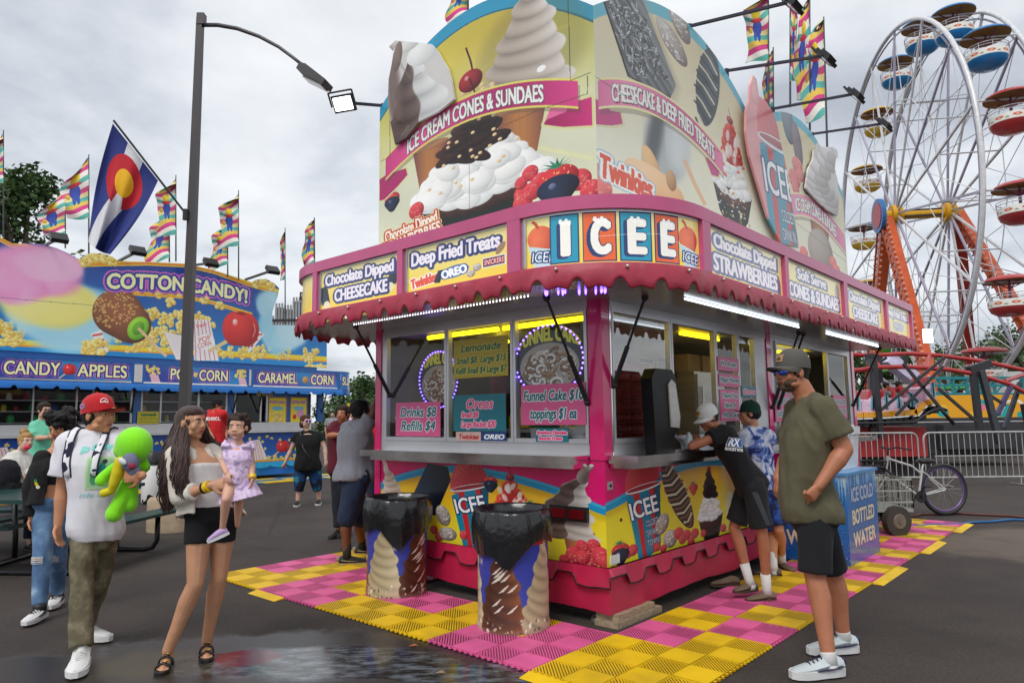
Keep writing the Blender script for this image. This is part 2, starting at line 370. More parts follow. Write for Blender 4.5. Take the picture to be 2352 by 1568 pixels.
# ---- printed food
def swirl(c,x,y,w,h,lo='9C8F88',hi='F7F5F1',lo2=None,hi2=None,n=7,lean=.0,tip=1,side=1):
    """soft serve: tilted coils that blend into one another, with a curled tip; a second flavour on one side"""
    N_=n*11; mid=(c8(lo)+c8(hi)*1.6)/2.6
    for i in range(N_):
        t=i/(N_-1); ph=(t*n)%1; lobe=math.sin(math.pi*min(1,ph*1.02+.01))**.8
        ww=w*.5*(1-t)**.72*(.90+.16*lobe)+w*.02; yy=y+h*t*.84; xx=x+lean*w*t*t+w*.03*math.sin(t*n*3.1); rot=side*(.22+.10*math.sin(t*9))
        a=c8(lo)*(.80+.28*lobe); b_=mid+(c8(hi)-mid)*lobe
        c.ball(xx,yy,ww,h*.065*(1.1-.5*t),a,b_,rot,L=(-.55*side,.5,.66),ex=.9,rim=.12)
        if lo2:
            a2=c8(lo2)*(.8+.3*lobe); b2=c8(lo2)+(c8(hi2)-c8(lo2))*(.35+.65*lobe); c.ball(xx+ww*.48*side,yy-h*.01,ww*.54,h*.07*(1.1-.5*t),a2,b2,rot,L=(-.5*side,.6,.5),al=.95,ex=1.0,rim=.2)
    if tip:
        for i in range(18):
            t=i/17; q=w*.085*(1-t)+w*.008; c.ball(x+lean*w+math.sin(t*2.4)*w*.20*-side*t,y+h*(.82+.18*math.sin(t*1.9)),q,q*1.25,(c8(lo)+c8(hi))/2 if not lo2 else lo2,hi,0)
def conebody(c,x,y,w,h):
    c.poly([(x-w/2,y),(x+w/2,y),(x+w*.30,y-h),(x-w*.30,y-h)],lambda X,Y:np.stack([.62+.10*np.cos((X-x)/w*5)-.3*((X-x)/w)**2,.40+.08*np.cos((X-x)/w*5)-.3*((X-x)/w)**2,.27+0*X],-1))
    for k in range(1,6):
        c.line([(x-w*.5+k*w*.16,y),(x-w*.3+k*w*.1,y-h)],w*.012,'A66A3A',.6)
    c.ball(x,y,w*.53,h*.10,'8A5A38','C99266')
def berry(c,x,y,r,lo='7E1220',hi='E8505A',dots='F0A090'):
    c.ball(x,y,r,r*1.15,lo,hi,random.uniform(-.3,.3))
    for _ in range(22):
        a=random.uniform(0,6.28);q=random.random()**.6*r*.88; c.ball(x+math.cos(a)*q,y+math.sin(a)*q*1.1,r*.17,r*.17,c8(lo)*1.25,dots if random.random()<.35 else hi,al=.75)
def strawb(c,x,y,r,dip=True,rot=0):
    for k in range(9): c.ball(x,y-k*r*.14,r*(1-.07*k)*(.97 if k else 1),r*.8*(1-.05*k),'6E0D16','E23B42')
    for _ in range(26): c.ell(x+random.uniform(-.75,.75)*r,y+random.uniform(-1.3,.6)*r,r*.035,r*.055,'F3C46A')
    if dip:
        for k in range(8): c.ball(x,y-r*.5-k*r*.11,r*(1.02-.075*k),r*.72*(1-.05*k),'05070F','25304E')
        c.ball(x-r*.25,y-r*.35,r*.2,r*.2,'25304E','A9B6DC',al=.6)
    for k in range(7):
        a=math.pi*(.12+.76*k/6); c.poly([(x-r*.13*math.sin(a),y+r*.62),(x+math.cos(a)*r*.95,y+r*(.62+.62*math.sin(a))),(x+r*.13,y+r*.7)],'1F6B4E' if k%2 else '2E8C66')
def cherry(c,x,y,r,stem=2.4):
    t=np.linspace(0,1,14); c.line(np.stack([x+.18*r+np.sin(t*1.4)*-.55*r*t,y+r*.5+t*r*stem],1),r*.14+0*t,'4A1216'); c.ball(x,y,r,r*1.02,'3A040B','B5303C'); c.ball(x-r*.3,y+r*.35,r*.2,r*.22,'B5303C','F6D6D6',al=.8)
def sundae(c,x,y,w,h,sauce='choc'):
    c.poly([(x-w*.5,y+h*.34),(x+w*.5,y+h*.34),(x+w*.36,y+h*.1),(x+w*.2,y),(x-w*.2,y),(x-w*.36,y+h*.1)],'18211F')
    for k in range(8): c.ball(x+(k-3.5)*w*.1,y+h*.24+abs(k-3.5)*h*.01,w*.09,h*.08,'2A120C','5B3A2E',al=.8)
    for k in range(N_SC):
        t=random.random(); a=random.uniform(-1,1)*(1-t*.62); q=w*.085*(1.1-t*.3)
        c.ball(x+a*w*.46,y+h*(.33+t*.32-.05*(1-a*a)*(1-t)),q*1.35,q,'B4B8BA','FEFEFD',random.uniform(-.6,.6),ex=.7)
    lo,hi=('100607','4A2A22') if sauce=='choc' else ('8E1414','F0503C')
    for k in range(46):
        t=k/45; ww=w*.30*(1-t)**.6+w*.05; c.ball(x+random.uniform(-.55,.55)*ww,y+h*(.60+t*.32),ww*.45,h*.045,lo,hi,random.uniform(-.6,.6))
    if sauce!='choc':
        for k in range(14): c.ball(x+random.uniform(-.2,.2)*w,y+h*random.uniform(.5,.85),w*.05,h*.06,'D8CFCC','FBF4F0',random.uniform(-.5,.5),al=.8)
    for k in range(26 if sauce=='choc' else 8):
        c.ball(x+random.uniform(-.36,.36)*w,y+h*random.uniform(.38,.85),w*.018,w*.015,'B98A50','F6DFB6') if sauce=='choc' else c.ball(x+random.uniform(-.3,.3)*w,y+h*random.uniform(.4,.7),w*.05,w*.035,'C0271E','F37A68',random.uniform(-1,1))
    t=np.linspace(-1,1,20); c.line(np.stack([x+t*w*.5,y+h*.36-np.sqrt(np.clip(1-t*t,0,1))*h*.07],1),w*.012,'DDE6E4',.8)
    cherry(c,x,y+h*.96,w*.085)
N_SC=110
def iceecup(c,x,y,w,h,rot=.22,dome=True):
    cs,sn=math.cos(rot),math.sin(rot)
    def T(a,b): return (x+(a*cs-b*sn)*w,y+(a*sn+b*cs)*h)
    if dome:
        for k in range(10):
            t=k/9; p=T(0,.72+.26*t); c.ball(p[0],p[1],w*.5*math.sqrt(max(.02,1-t*t*.93)),h*.10,'A31E2A','EE6A6E',rot)
        for _ in range(80):
            p=T(random.uniform(-.36,.36),random.uniform(.72,.98)); c.ell(p[0],p[1],w*.006,w*.006,'F8B5B0',.7)
    def side(b): return .32+.20*b/.7
    for i,(a0,a1,cc) in enumerate([(-1,-.62,'1B86A8'),(-.62,-.3,'C42A2E'),(-.3,.3,'1B7FA0'),(.3,.66,'C42A2E'),(.66,1,'1B86A8')]):
        c.poly([T(a0*.30,0),T(a1*.30,0),T(a1*.47,.7),T(a0*.47,.7)],cc)
    c.poly([T(.30*.55,0),T(.3,0),T(.47,.7),T(.47*.55,.7)],'0A2033',.45)
    c.ell(*T(0,.7),w*.5,h*.035,'D8E8EE',rot=rot); c.ell(*T(0,.705),w*.46,h*.022,'9A2B3A',rot=rot)
    p=T(-.02,.42); c.text('ICEE',p[0],p[1],h*.17,'F7FAFC',w=w*.74,rot=rot,out=[(w*.03,'143A6B')],sh=(w*.012,-w*.02,'0A2033',.9,w*.02),bold=w*.008)
    for k,s_ in enumerate(('COLDEST','DRINK IN','TOWN!')):
        p=T(.14,.28-.10*k); c.text(s_,p[0],p[1],h*.062,'F4F8FA',w=w*.34,rot=rot,out=[(w*.012,'143A6B')])
def popcorn(c,x,y,r):
    for k in range(7):
        a=random.uniform(0,6.28); q=r*.55; c.ball(x+math.cos(a)*q,y+math.sin(a)*q,r*.55,r*.5,'C98A10','FFF3A0',random.uniform(0,3))
    c.ball(x,y,r*.4,r*.3,'B07010','F9DC62')
    c.ball(x+r*.2,y-r*.2,r*.14,r*.1,'8A5A10','C98A20')
def popheap(c,x0,x1,y0,y1,n,r):
    for k in range(n): popcorn(c,random.uniform(x0,x1),random.uniform(y0,y1),r*random.uniform(.75,1.2))
def candyapple(c,x,y,r,lo='8E0A14',hi='F23A3E',stick=(-1.,-1.1)):
    c.line([(x+stick[0]*r*.3,y+stick[1]*r*.5),(x+stick[0]*r*1.6,y+stick[1]*r*1.5)],r*.2,'E9CE95')
    c.ball(x-r*.32,y,r*.78,r*.98,lo,hi);c.ball(x+r*.32,y,r*.78,r*.98,lo,hi);c.ball(x,y-.02*r,r*.8,r*.95,lo,hi)
    c.ball(x,y+r*.9,r*.3,r*.12,lo,'B01A20'); c.ball(x-r*.35,y+r*.35,r*.16,r*.2,hi,'FFFFFF',al=.9); c.line([(x+r*.75,y+r*.4),(x+r*.86,y),(x+r*.72,y-r*.4)],r*.05,'FFC0B8',.8)
def powder(c,x,y,rx,ry,rot=0):
    c.ball(x,y,rx,ry,'5A4A44','C9C2BE',rot); c.speck(x,y,rx*.85,ry*.85,50,min(rx,ry)*.09,['F2F1EF','E2DFDC','9A8C84'],rot)
def chocbar(c,x,y,w,h,rot,lo='0B1220',hi='2C3C50',drizzle=False):
    cs,sn=math.cos(rot),math.sin(rot); T=lambda a,b:(x+a*cs-b*sn,y+a*sn+b*cs)
    c.poly([T(-w/2,-h*.35),T(-w*.3,-h/2),T(w*.45,-h*.45),T(w/2,h*.3),T(w*.25,h/2),T(-w*.4,h*.42)],lambda X,Y:c8(lo)+(c8(hi)-c8(lo))*np.clip(.5-((X-x)*cs+(Y-y)*sn)/w,0,1)[...,None])
    if drizzle:
        for k in range(13):
            b=-h*.42+k*h*.07; t=np.linspace(-1,1,9); pts=[T(q*w*.44,b+q*h*.07+random.uniform(-.01,.01)*h) for q in t]; c.line(pts,h*.022*(1-.4*t*t),'EFE6D4')
def arcwarp(cx,x0,x1,sag,base=0.,tilt=0.):
    """bends text upward in the middle by sag"""
    def f(X,Y):
        t=(X-cx)/((x1-x0)/2); return X-(Y-base)*0.0, Y+sag*(1-t*t)+tilt*t
    return f
def ground_mat():
    m=bpy.data.materials.new('asphalt'); m.use_nodes=True; nt=m.node_tree; b=nt.nodes['Principled BSDF']; L=nt.links.new
    tc=N(nt,'ShaderNodeTexCoord'); vec=tc.outputs['Object']
    def nz(s,d=6,r=.6):
        n=N(nt,'ShaderNodeTexNoise'); n.inputs['Scale'].default_value=s;n.inputs['Detail'].default_value=d;n.inputs['Roughness'].default_value=r; L(vec,n.inputs['Vector']); return n.outputs[0]
    def ramp(i,p0,p1,c0=(0,0,0,1),c1=(1,1,1,1)):
        r=N(nt,'ShaderNodeValToRGB'); e=r.color_ramp.elements; e[0].position=p0;e[1].position=p1;e[0].color=c0;e[1].color=c1; L(i,r.inputs[0]); return r.outputs[0]
    def mth(op,a,b_,clamp=False):
        n=N(nt,'ShaderNodeMath',operation=op); n.use_clamp=clamp
        for i,x in((0,a),(1,b_)):
            if isinstance(x,(int,float)): n.inputs[i].default_value=x
            else: L(x,n.inputs[i])
        return n.outputs[0]
    def mixc(f,a,b_):
        n=N(nt,'ShaderNodeMix',data_type='RGBA'); L(f,n.inputs[0])
        for i,x in((6,a),(7,b_)):
            if isinstance(x,tuple): n.inputs[i].default_value=x
            else: L(x,n.inputs[i])
        return n.outputs[2]
    base=ramp(nz(1.1,8,.65),.3,.7,(.036,.028,.0245,1),(.068,.054,.047,1)); grit=ramp(nz(160,2),.35,.75,(.55,.55,.55,1),(1.5,1.5,1.5,1))
    mu=N(nt,'ShaderNodeMix',data_type='RGBA',blend_type='MULTIPLY'); mu.inputs[0].default_value=1; L(base,mu.inputs[6]); L(grit,mu.inputs[7]); col=mu.outputs[2]
    g2=ramp(nz(42,3,.8),.32,.72,(.62,.62,.62,1),(1.45,1.42,1.38,1)); m2=N(nt,'ShaderNodeMix',data_type='RGBA',blend_type='MULTIPLY'); m2.inputs[0].default_value=1; L(col,m2.inputs[6]); L(g2,m2.inputs[7]); col=m2.outputs[2]
    vo=N(nt,'ShaderNodeTexVoronoi',feature='DISTANCE_TO_EDGE'); vo.inputs['Scale'].default_value=.22; wv=N(nt,'ShaderNodeMix',data_type='VECTOR'); wv.inputs[0].default_value=.25; L(vec,wv.inputs[4]); nn=N(nt,'ShaderNodeTexNoise'); nn.inputs['Scale'].default_value=1.3; nn.inputs['Detail'].default_value=7; L(vec,nn.inputs['Vector']); L(nn.outputs[1],wv.inputs[5]); L(wv.outputs[1],vo.inputs['Vector']); ck=ramp(vo.outputs[0],.0,.0035,(.35,.35,.35,1),(1,1,1,1)); m3=N(nt,'ShaderNodeMix',data_type='RGBA',blend_type='MULTIPLY'); m3.inputs[0].default_value=.8; L(col,m3.inputs[6]); L(ck,m3.inputs[7]); col=m3.outputs[2]
    # wet patch: noise-edged ellipses
    def ell(cx,cy,rx,ry,rot=0.,soft=.35,ns=2.3,na=.9):
        mp=N(nt,'ShaderNodeMapping',vector_type='TEXTURE'); mp.inputs['Location'].default_value=(cx,cy,0); mp.inputs['Rotation'].default_value=(0,0,rot); mp.inputs['Scale'].default_value=(rx,ry,1); L(vec,mp.inputs[0])
        sp=N(nt,'ShaderNodeSeparateXYZ'); L(mp.outputs[0],sp.inputs[0])
        d=mth('SQRT',mth('ADD',mth('MULTIPLY',sp.outputs[0],sp.outputs[0]),mth('MULTIPLY',sp.outputs[1],sp.outputs[1])),0)
        d=mth('ADD',d,mth('MULTIPLY',mth('SUBTRACT',nz(ns,5),.5),na))
        r=N(nt,'ShaderNodeMapRange',interpolation_type='SMOOTHSTEP'); r.inputs[1].default_value=1+soft/2;r.inputs[2].default_value=1-soft/2; L(d,r.inputs[0]); return r.outputs[0]
    wet=ell(-1.25,4.62,1.75,.62,.0,.22); wet=mth('MAXIMUM',wet,ell(.35,4.15,.8,.35,0,.3)); wet=mth('MAXIMUM',wet,ell(-2.9,4.45,1.0,.35,.15,.4))
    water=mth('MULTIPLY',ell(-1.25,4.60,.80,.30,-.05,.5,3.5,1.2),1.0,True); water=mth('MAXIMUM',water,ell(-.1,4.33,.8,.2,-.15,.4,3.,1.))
    red=ell(-1.72,4.70,.20,.17,.0,.25,5,.9); red=mth('MULTIPLY',red,ramp(nz(6),.3,.5))
    red2=ell(-.35,4.5,.4,.14,.0,.6,5,.9); ylw=ell(-2.3,4.6,.4,.25,0,.9,6,1.2)
    col=mixc(mth('MULTIPLY',wet,.62),col,(.010,.010,.011,1))
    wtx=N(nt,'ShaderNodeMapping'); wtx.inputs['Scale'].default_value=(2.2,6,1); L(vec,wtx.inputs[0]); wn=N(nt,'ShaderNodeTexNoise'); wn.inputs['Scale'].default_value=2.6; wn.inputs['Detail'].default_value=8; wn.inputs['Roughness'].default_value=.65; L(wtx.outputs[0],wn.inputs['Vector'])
    col=mixc(mth('MULTIPLY',mth('MULTIPLY',water,ramp(wn.outputs[0],.45,.62)),.9),col,(.16,.18,.20,1)); col=mixc(mth('MULTIPLY',ylw,.3),col,(.13,.09,.01,1)); col=mixc(mth('MULTIPLY',red,.85),col,(.14,.012,.012,1))  # pale streaks put the sky's reflection into the colour of the milky water
    # dry sandy repair at the right edge, tar stains
    dry=ell(6.6,8.5,1.9,1.0,.3,.4,1.7,1.1); col=mixc(mth('MULTIPLY',dry,.5),col,(.20,.155,.12,1))
    st_=ramp(nz(.55,9,.75),.56,.66); col=mixc(mth('MULTIPLY',st_,.35),col,(.016,.014,.013,1))
    L(col,b.inputs['Base Color'])
    rg=mth('SUBTRACT',.82,mth('MULTIPLY',wet,.50)); rg=mth('SUBTRACT',rg,mth('MULTIPLY',water,.34)); rg=mth('MAXIMUM',rg,.09); L(rg,b.inputs['Roughness'])
    L(mth('ADD',.4,mth('MULTIPLY',wet,.5)),b.inputs['Specular IOR Level'])
    bp=N(nt,'ShaderNodeBump'); bp.inputs['Distance'].default_value=.006; L(mth('ADD',nz(130,3),mth('MULTIPLY',nz(28,4),.7)),bp.inputs['Height']); L(mth('MAXIMUM',mth('SUBTRACT',mth('SUBTRACT',.6,mth('MULTIPLY',wet,.42)),mth('MULTIPLY',water,.2)),.03),bp.inputs['Strength']); L(bp.outputs[0],b.inputs['Normal'])
    return m
def build_ground():
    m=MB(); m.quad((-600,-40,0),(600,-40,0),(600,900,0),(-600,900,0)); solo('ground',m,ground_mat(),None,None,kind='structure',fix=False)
build_ground()
# ---------------- interlocking floor tiles laid round the stand
def clip(poly,n,d):
    out=[]
    for i in range(len(poly)):
        p,q=poly[i],poly[(i+1)%len(poly)];a=p[0]*n[0]+p[1]*n[1]-d;b=q[0]*n[0]+q[1]*n[1]-d
        if a<=0: out.append(p)
        if a*b<0: t=a/(a-b); out.append((p[0]+(q[0]-p[0])*t,p[1]+(q[1]-p[1])*t))
    return out
TS=.455
def tile_mesh(name,mat,mdark):
    m=MB(); h=TS/2; z1=.018
    T0=lambda a,b,z:rr*a+ll*b+UP*z
    m.T=T0
    for i in(0,1):
        for j in(0,1):
            x0,y0=i*h,j*h; g=.0035; m.cur=0
            if (i+j)%2==0:
                m.box(x0+g,x0+h-g,y0+g,y0+h-g,.0,z1)
            else:
                m.cur=1; m.quad((x0,y0,.006),(x0+h,y0,.006),(x0+h,y0+h,.006),(x0,y0+h,.006)); m.cur=0
                sq=[(x0+g,y0+g),(x0+h-g,y0+g),(x0+h-g,y0+h-g),(x0+g,y0+h-g)]; k=.7071; pit=.0178
                n_=int(h*1.42/pit)+1; c0=(x0-y0-h)*k
                for q in range(n_+1):
                    c=c0+q*pit; pl=clip(clip(sq,(k,-k),c+.0048),(-k,k),-(c-.0048))
                    if len(pl)>=3:
                        m.poly([(p[0],p[1],z1) for p in pl])
                for e in((x0+g,x0+g+.004,y0+g,y0+h-g),(x0+h-g-.004,x0+h-g,y0+g,y0+h-g)): m.box(*e,0,z1-.002)
                for e in((x0+g,x0+h-g,y0+g,y0+g+.004),(x0+g,x0+h-g,y0+h-g-.004,y0+h-g)): m.box(*e,0,z1-.002)
    m.cur=0
    for s in np.arange(.02,TS-.02,.05):
        m.box(s,s+.022,-.014,.0,.002,.014); m.box(-.014,0,s,s+.022,.002,.014)
    return m.mesh(name)
def build_tiles():
    my=M('yellow_tile_plastic','E4B90A',.55,var=.12,sc=3,dirt=.45,dcol=(.22,.13,.02),geo=True); mp=M('pink_tile_plastic','DB5C93',.55,var=.12,sc=3,dirt=.42,dcol=(.24,.06,.11),geo=True); mk=M('tile_shadow_gap',(.10,.05,.05),.9)
    ms={}
    for k,mm in(('Y',my),('P',mp)):
        me=tile_mesh('tile_'+k,mm,mk); me.materials.append(mm); g=M('under_rib_'+k,'8A6A08' if k=='Y' else '8C3558',.8); me.materials.append(g); ms[k]=me
    fl=thing('tile_mat','pink and yellow ribbed floor tiles laid along both sides of the pink stand','floor mat',A(0,0,.004))
    def tile(a,b,k):
        o=bpy.data.objects.new('tile',ms[k]); COL.objects.link(o); o.parent=fl; p=A(a,b,.0)-A(0,0,.0); o.location=tuple(p+UP*random.uniform(0,.0015)); return o
    L0="YYPPYYYPPYY"; L1="PYPYPPYYPYY"; L2="PYPP......."; L3="YYPY.......";L4="PYY........"
    for i,row in enumerate((L0,L1,L2,L3,L4)):
        for j,k in enumerate(row):
            if k=='.': continue
            a=-1.09+i*TS; b=3.92-TS*(j+1); tile(a,b,k)
    # strip along the right wall; outer row k0 then inner row k1, starting at a=-.18
    O="YPYPPYPYPYPPYPYP"; I="PYPPYYPYPPYYPYPY"
    for i in range(16):
        a=-.18+i*TS
        tile(a,-1.085,O[i]); tile(a,-1.085+TS,I[i])
    tile(-.635,-1.085,'Y'); 
    for i,(a,b,k) in enumerate(((-.18+.0,-.175-.0,'.'),)): pass
    def edge(a0,a1,b0,b1,along):
        m=MB(lambda a,b,z:A(a,b,z)); 
        if along=='b': m.poly([(a0,b0,.003),(a1,b0,.02),(a1,b1,.02),(a0,b1,.003)]); m.poly([(a0,b0,.003),(a1,b0,.003),(a1,b0,.02)]); m.poly([(a0,b1,.003),(a1,b1,.003),(a1,b1,.02)])
        else: m.poly([(a0,b0,.003),(a1,b0,.003),(a1,b1,.02),(a0,b1,.02)]); m.poly([(a0,b0,.003),(a0,b1,.003),(a0,b1,.02)]); m.poly([(a1,b0,.003),(a1,b1,.003),(a1,b1,.02)])
        part('edge_ramp',m,my,fl)
    edge(-1.20,-1.106,2.55,3.0,'b'); edge(-1.20,-1.106,-.63,-.18,'b')
    edge(2.55,3.46,-1.19,-1.101,'a'); edge(4.4,5.3,-1.19,-1.101,'a'); edge(6.2,7.1,-1.19,-1.101,'a')
build_tiles()
# ================= helper: where a sight line meets the stand's two walls (for laying out its prints)
def wl(u,v,off=0.):
    d=ray(u,v);o=np.array([0,0,H]);k=((CC-rr*off-o)@rr)/(d@rr);p=o+d*k;return (p-CC)@ll,p[2]
def wr(u,v,off=0.):
    d=ray(u,v);o=np.array([0,0,H]);k=((CC-ll*off-o)@ll)/(d@ll);p=o+d*k;return (p-CC)@rr,p[2]
LB=2.75; RA=6.3
def top1(t): return 4.79+.56*(1-((t-LB/2)/(LB/2))**2)
def top2(t,a0): return 4.79+.56*(1-((t-a0-1.57)/1.57)**2)
PINK='C4527F'
mt_pinkrail=M('pink_rail_paint','C75484',.35,var=.06,coat=.25,dirt=.12)
mt_hotpink=M('hot_pink_paint','D80A6C',.22,var=.05,coat=.6,dirt=.05)
mt_alu=M('brushed_aluminium',(.56,.56,.58),.36,metal=.75,var=.06,sc=3)
mt_chrome=M('polished_steel',(.75,.74,.73),.13,metal=1.,var=.12,sc=4,bump=.06,bs=3)
mt_soffit=M('glossy_soffit',(.46,.45,.46),.2,metal=.55,var=.15,sc=2,bump=.12,bs=2.2)
mt_black=M('black_plastic',(.012,.012,.014),.35)
mt_dark=M('dark_interior',(.035,.03,.03),.8)
mt_vinyl=M('red_vinyl','A42A42',.5,var=.12,sc=9,bump=.35,bs=14,dirt=.25,dcol=(.5,.28,.32))
mt_skirt=M('pink_vinyl_skirt','B61E46',.42,var=.12,sc=4,bump=.5,bs=5,dirt=.3,dcol=(.25,.05,.1))
mt_trim=M('black_trim',(.01,.008,.01),.5)
mt_glass=glassmat('window_glass'); mt_glass2=glassmat('window_glass_side',op=2.2)
mt_acryl=glassmat('clear_acrylic',(.93,.94,.93),.5)
mt_tube=emis('yellow_tube_light',(1.,.74,.01),3.2)
mt_led=emis('white_led',(.95,.90,1.),2.6)
mt_ledb=emis('violet_led',(.16,.08,1.),7.)
mt_white=M('white_enamel',(.72,.71,.69),.35,var=.05,dirt=.15)
mt_bolt=M('bolt_steel',(.6,.58,.56),.3,metal=.9)
def bgL(X,Y):
    t=np.clip((Y-.9)/1.1,0,1)[...,None]; s=np.clip(X/2.75,0,1)[...,None]
    a=c8('D9CF4A')*(1-s)+c8('C9AE50')*s; a=np.where(s>.78,c8('C2BE45'),a*(1-.0)); b=c8('DADCC2')
    k=(np.sin(X*3+Y*6)*.02)[...,None]; return np.clip(b*(1-t)+a*t+k,0,1)
def stars(c,n,W_,H_):
    for _ in range(n): c.ell(random.uniform(0,W_),random.uniform(0,H_),.02,.004,'F6F2C0',.6,rot=random.uniform(0,3))
QL=.66; QR=.52
def ribbonpoly(top,th): top=np.array(top,float); return np.vstack([top,(top-np.array([0,th]))[::-1]])
def ribbon(c,pts,th,text,h,x0,x1,lo='B0246A',hi='E24B93',edge='E3DC6A'):
    """pts: top edge of the band, left to right; lettering runs from x0 to x1"""
    p=np.array(pts,float); xs=np.linspace(p[0,0],p[-1,0],60); co_=np.polyfit(p[:,0],p[:,1],3); ys=np.polyval(co_,xs); q=np.stack([xs,ys],1)
    c.poly(ribbonpoly(q+np.array([.012,-.04]),th+.02),'5A4A40',.35)
    c.poly(ribbonpoly(q+np.array([0,.02]),th+.04),edge)
    sh=lambda X,Y:c8(lo)+(c8(hi)-c8(lo))*np.clip(.5+.5*np.sin((X-p[0,0])/(p[-1,0]-p[0,0])*7.0),0,1)[...,None]
    c.poly(ribbonpoly(q,th),sh)
    def wp(X,Y):
        yy=np.polyval(co_,X)-th*.5-h*.5; return X, yy+Y
    c.text(text,(x0+x1)/2,0,h,'F4F2EE',w=x1-x0,warp=wp,sh=(.006,-.01,'4A0F35',.9,.004),out=[(.007,'5D5560')],bold=.0015)
def canvas_bbL():
    c=Canvas('billboard_print_left',LB*QL,2.45,300,'D9CF4A'); z0=3.0
    T=lambda x,y:(lambda q:((LB-q[0])*QL,q[1]-z0))(wl(827.9+.3721*x,.3721*y))
    c.comp(np.ones((c.h,c.w)),lambda X,Y:bgL(X/QL,Y)); c.line([T(240,880),T(900,300),T(1300,150)],.02,'F3E46A',.5,soft=.01); c.line([T(1050,900),T(1430,980)],.02,'EDE9A0',.7,soft=.01)
    xs=np.linspace(0,LB*QL,60); tp=np.array([[x,top1(LB-x/QL)-z0+.05] for x in xs]); c.poly(np.vstack([tp,(tp-np.array([0,.185]))[::-1]]),'2B9BC4'); c.line(tp-np.array([0,.19]),.015,'1F6E86')
    x,y=T(1000,520); c.ell(x+.06,y+.28,.42,.5,'7A7050',.35,soft=.05); swirl(c,x+.02,y-.05,.68,1.12,'A39487','F5F3F0',n=7,side=-1,lean=.12)
    x,y=T(1115,425); c.ball(x,y,.035,.03,'F4F2FA','FFFFFF')
    for (a,b,w_,h_) in((430,900,.34,.40),(985,650,.40,.46)): x,y=T(a,b); conebody(c,x,y,w_,h_)
    for k in range(26): xx,yy=T(random.uniform(620,820),random.uniform(520,620)); c.ball(xx,yy,.028,.022,'A98550','F0DDB0',random.uniform(0,3))
    x,y=T(678,500); cherry(c,x,y,.105,2.8)
    x,y=T(700,1460); sundae(c,x,y,1.12,1.3)
    rp=[T(*q) for q in((155,985),(290,840),(480,700),(700,590),(900,528),(1150,495),(1340,505))]
    for a,b,q in((1045,1070,.062),(1110,1130,.08),(1010,1200,.08),(1350,1110,.08),(1420,1170,.07),(990,1130,.05),(345,1300,.075),(1000,1250,.075),(1060,1180,.07)): x,y=T(a,b); berry(c,x,y,q)
    x,y=T(1215,1105); strawb(c,x,y,.145); x,y=T(195,1225); strawb(c,x,y,.082)
    c.poly([T(1180,660),T(1130,770),T(1250,785),T(1430,775),T(1425,600),T(1290,640)],lambda X,Y:c8('8E1650')+(c8('D1327E')-c8('8E1650'))*np.clip((X-1.4)/.4,0,1)[...,None],out=[(.02,'DAD8A0')])
    c.poly([T(118,1110),T(165,1075),T(280,1040),T(290,1080),T(230,1150),T(150,1230),T(118,1240)],'B0246A',out=[(.014,'DAD8A0')])
    c.poly([T(1180,650),T(1280,640),T(1270,690),T(1150,740),T(1135,760)],'E86AA4')
    ribbon(c,rp,.215,'ICE CREAM CONES & SUNDAES',.15,T(290,900)[0],T(1125,560)[0])
    x,y=T(310,1435); c.text('Chocolate Dipped',x,y,.115,'F3EEDD',w=T(470,1400)[0]-T(150,1400)[0],slant=.05,rot=.14,out=[(.022,'E6DFA0'),(.014,'C23A2E')],bold=.003)
    x,y=T(310,1505); c.text('STRAWBERRIES',x,y,.115,'F3EEDD',w=T(490,1400)[0]-T(130,1400)[0],rot=.14,out=[(.022,'E6DFA0'),(.014,'C23A2E')],bold=.003)
    for p,q in((T(180,550),T(183,970)),(T(1280,0),T(1295,500)),(T(1295,500),T(1417,450)),(T(118,1000),T(183,970)),(T(670,780),T(672,1300)),(T(890,775),T(1100,680)),(T(1400,470),T(1400,580)),(T(1400,580),T(1150,665))): c.line([p,q],.006,'3F3A22',.7)
    return c
def bgR(X,Y):
    t=np.clip((Y-.8)/1.2,0,1)[...,None]; k=(np.sin(X*2.2+Y*3)*.015)[...,None]
    return np.clip(c8('E9E8D2')*(1-t)+c8('DCCFA8')*t+k,0,1)
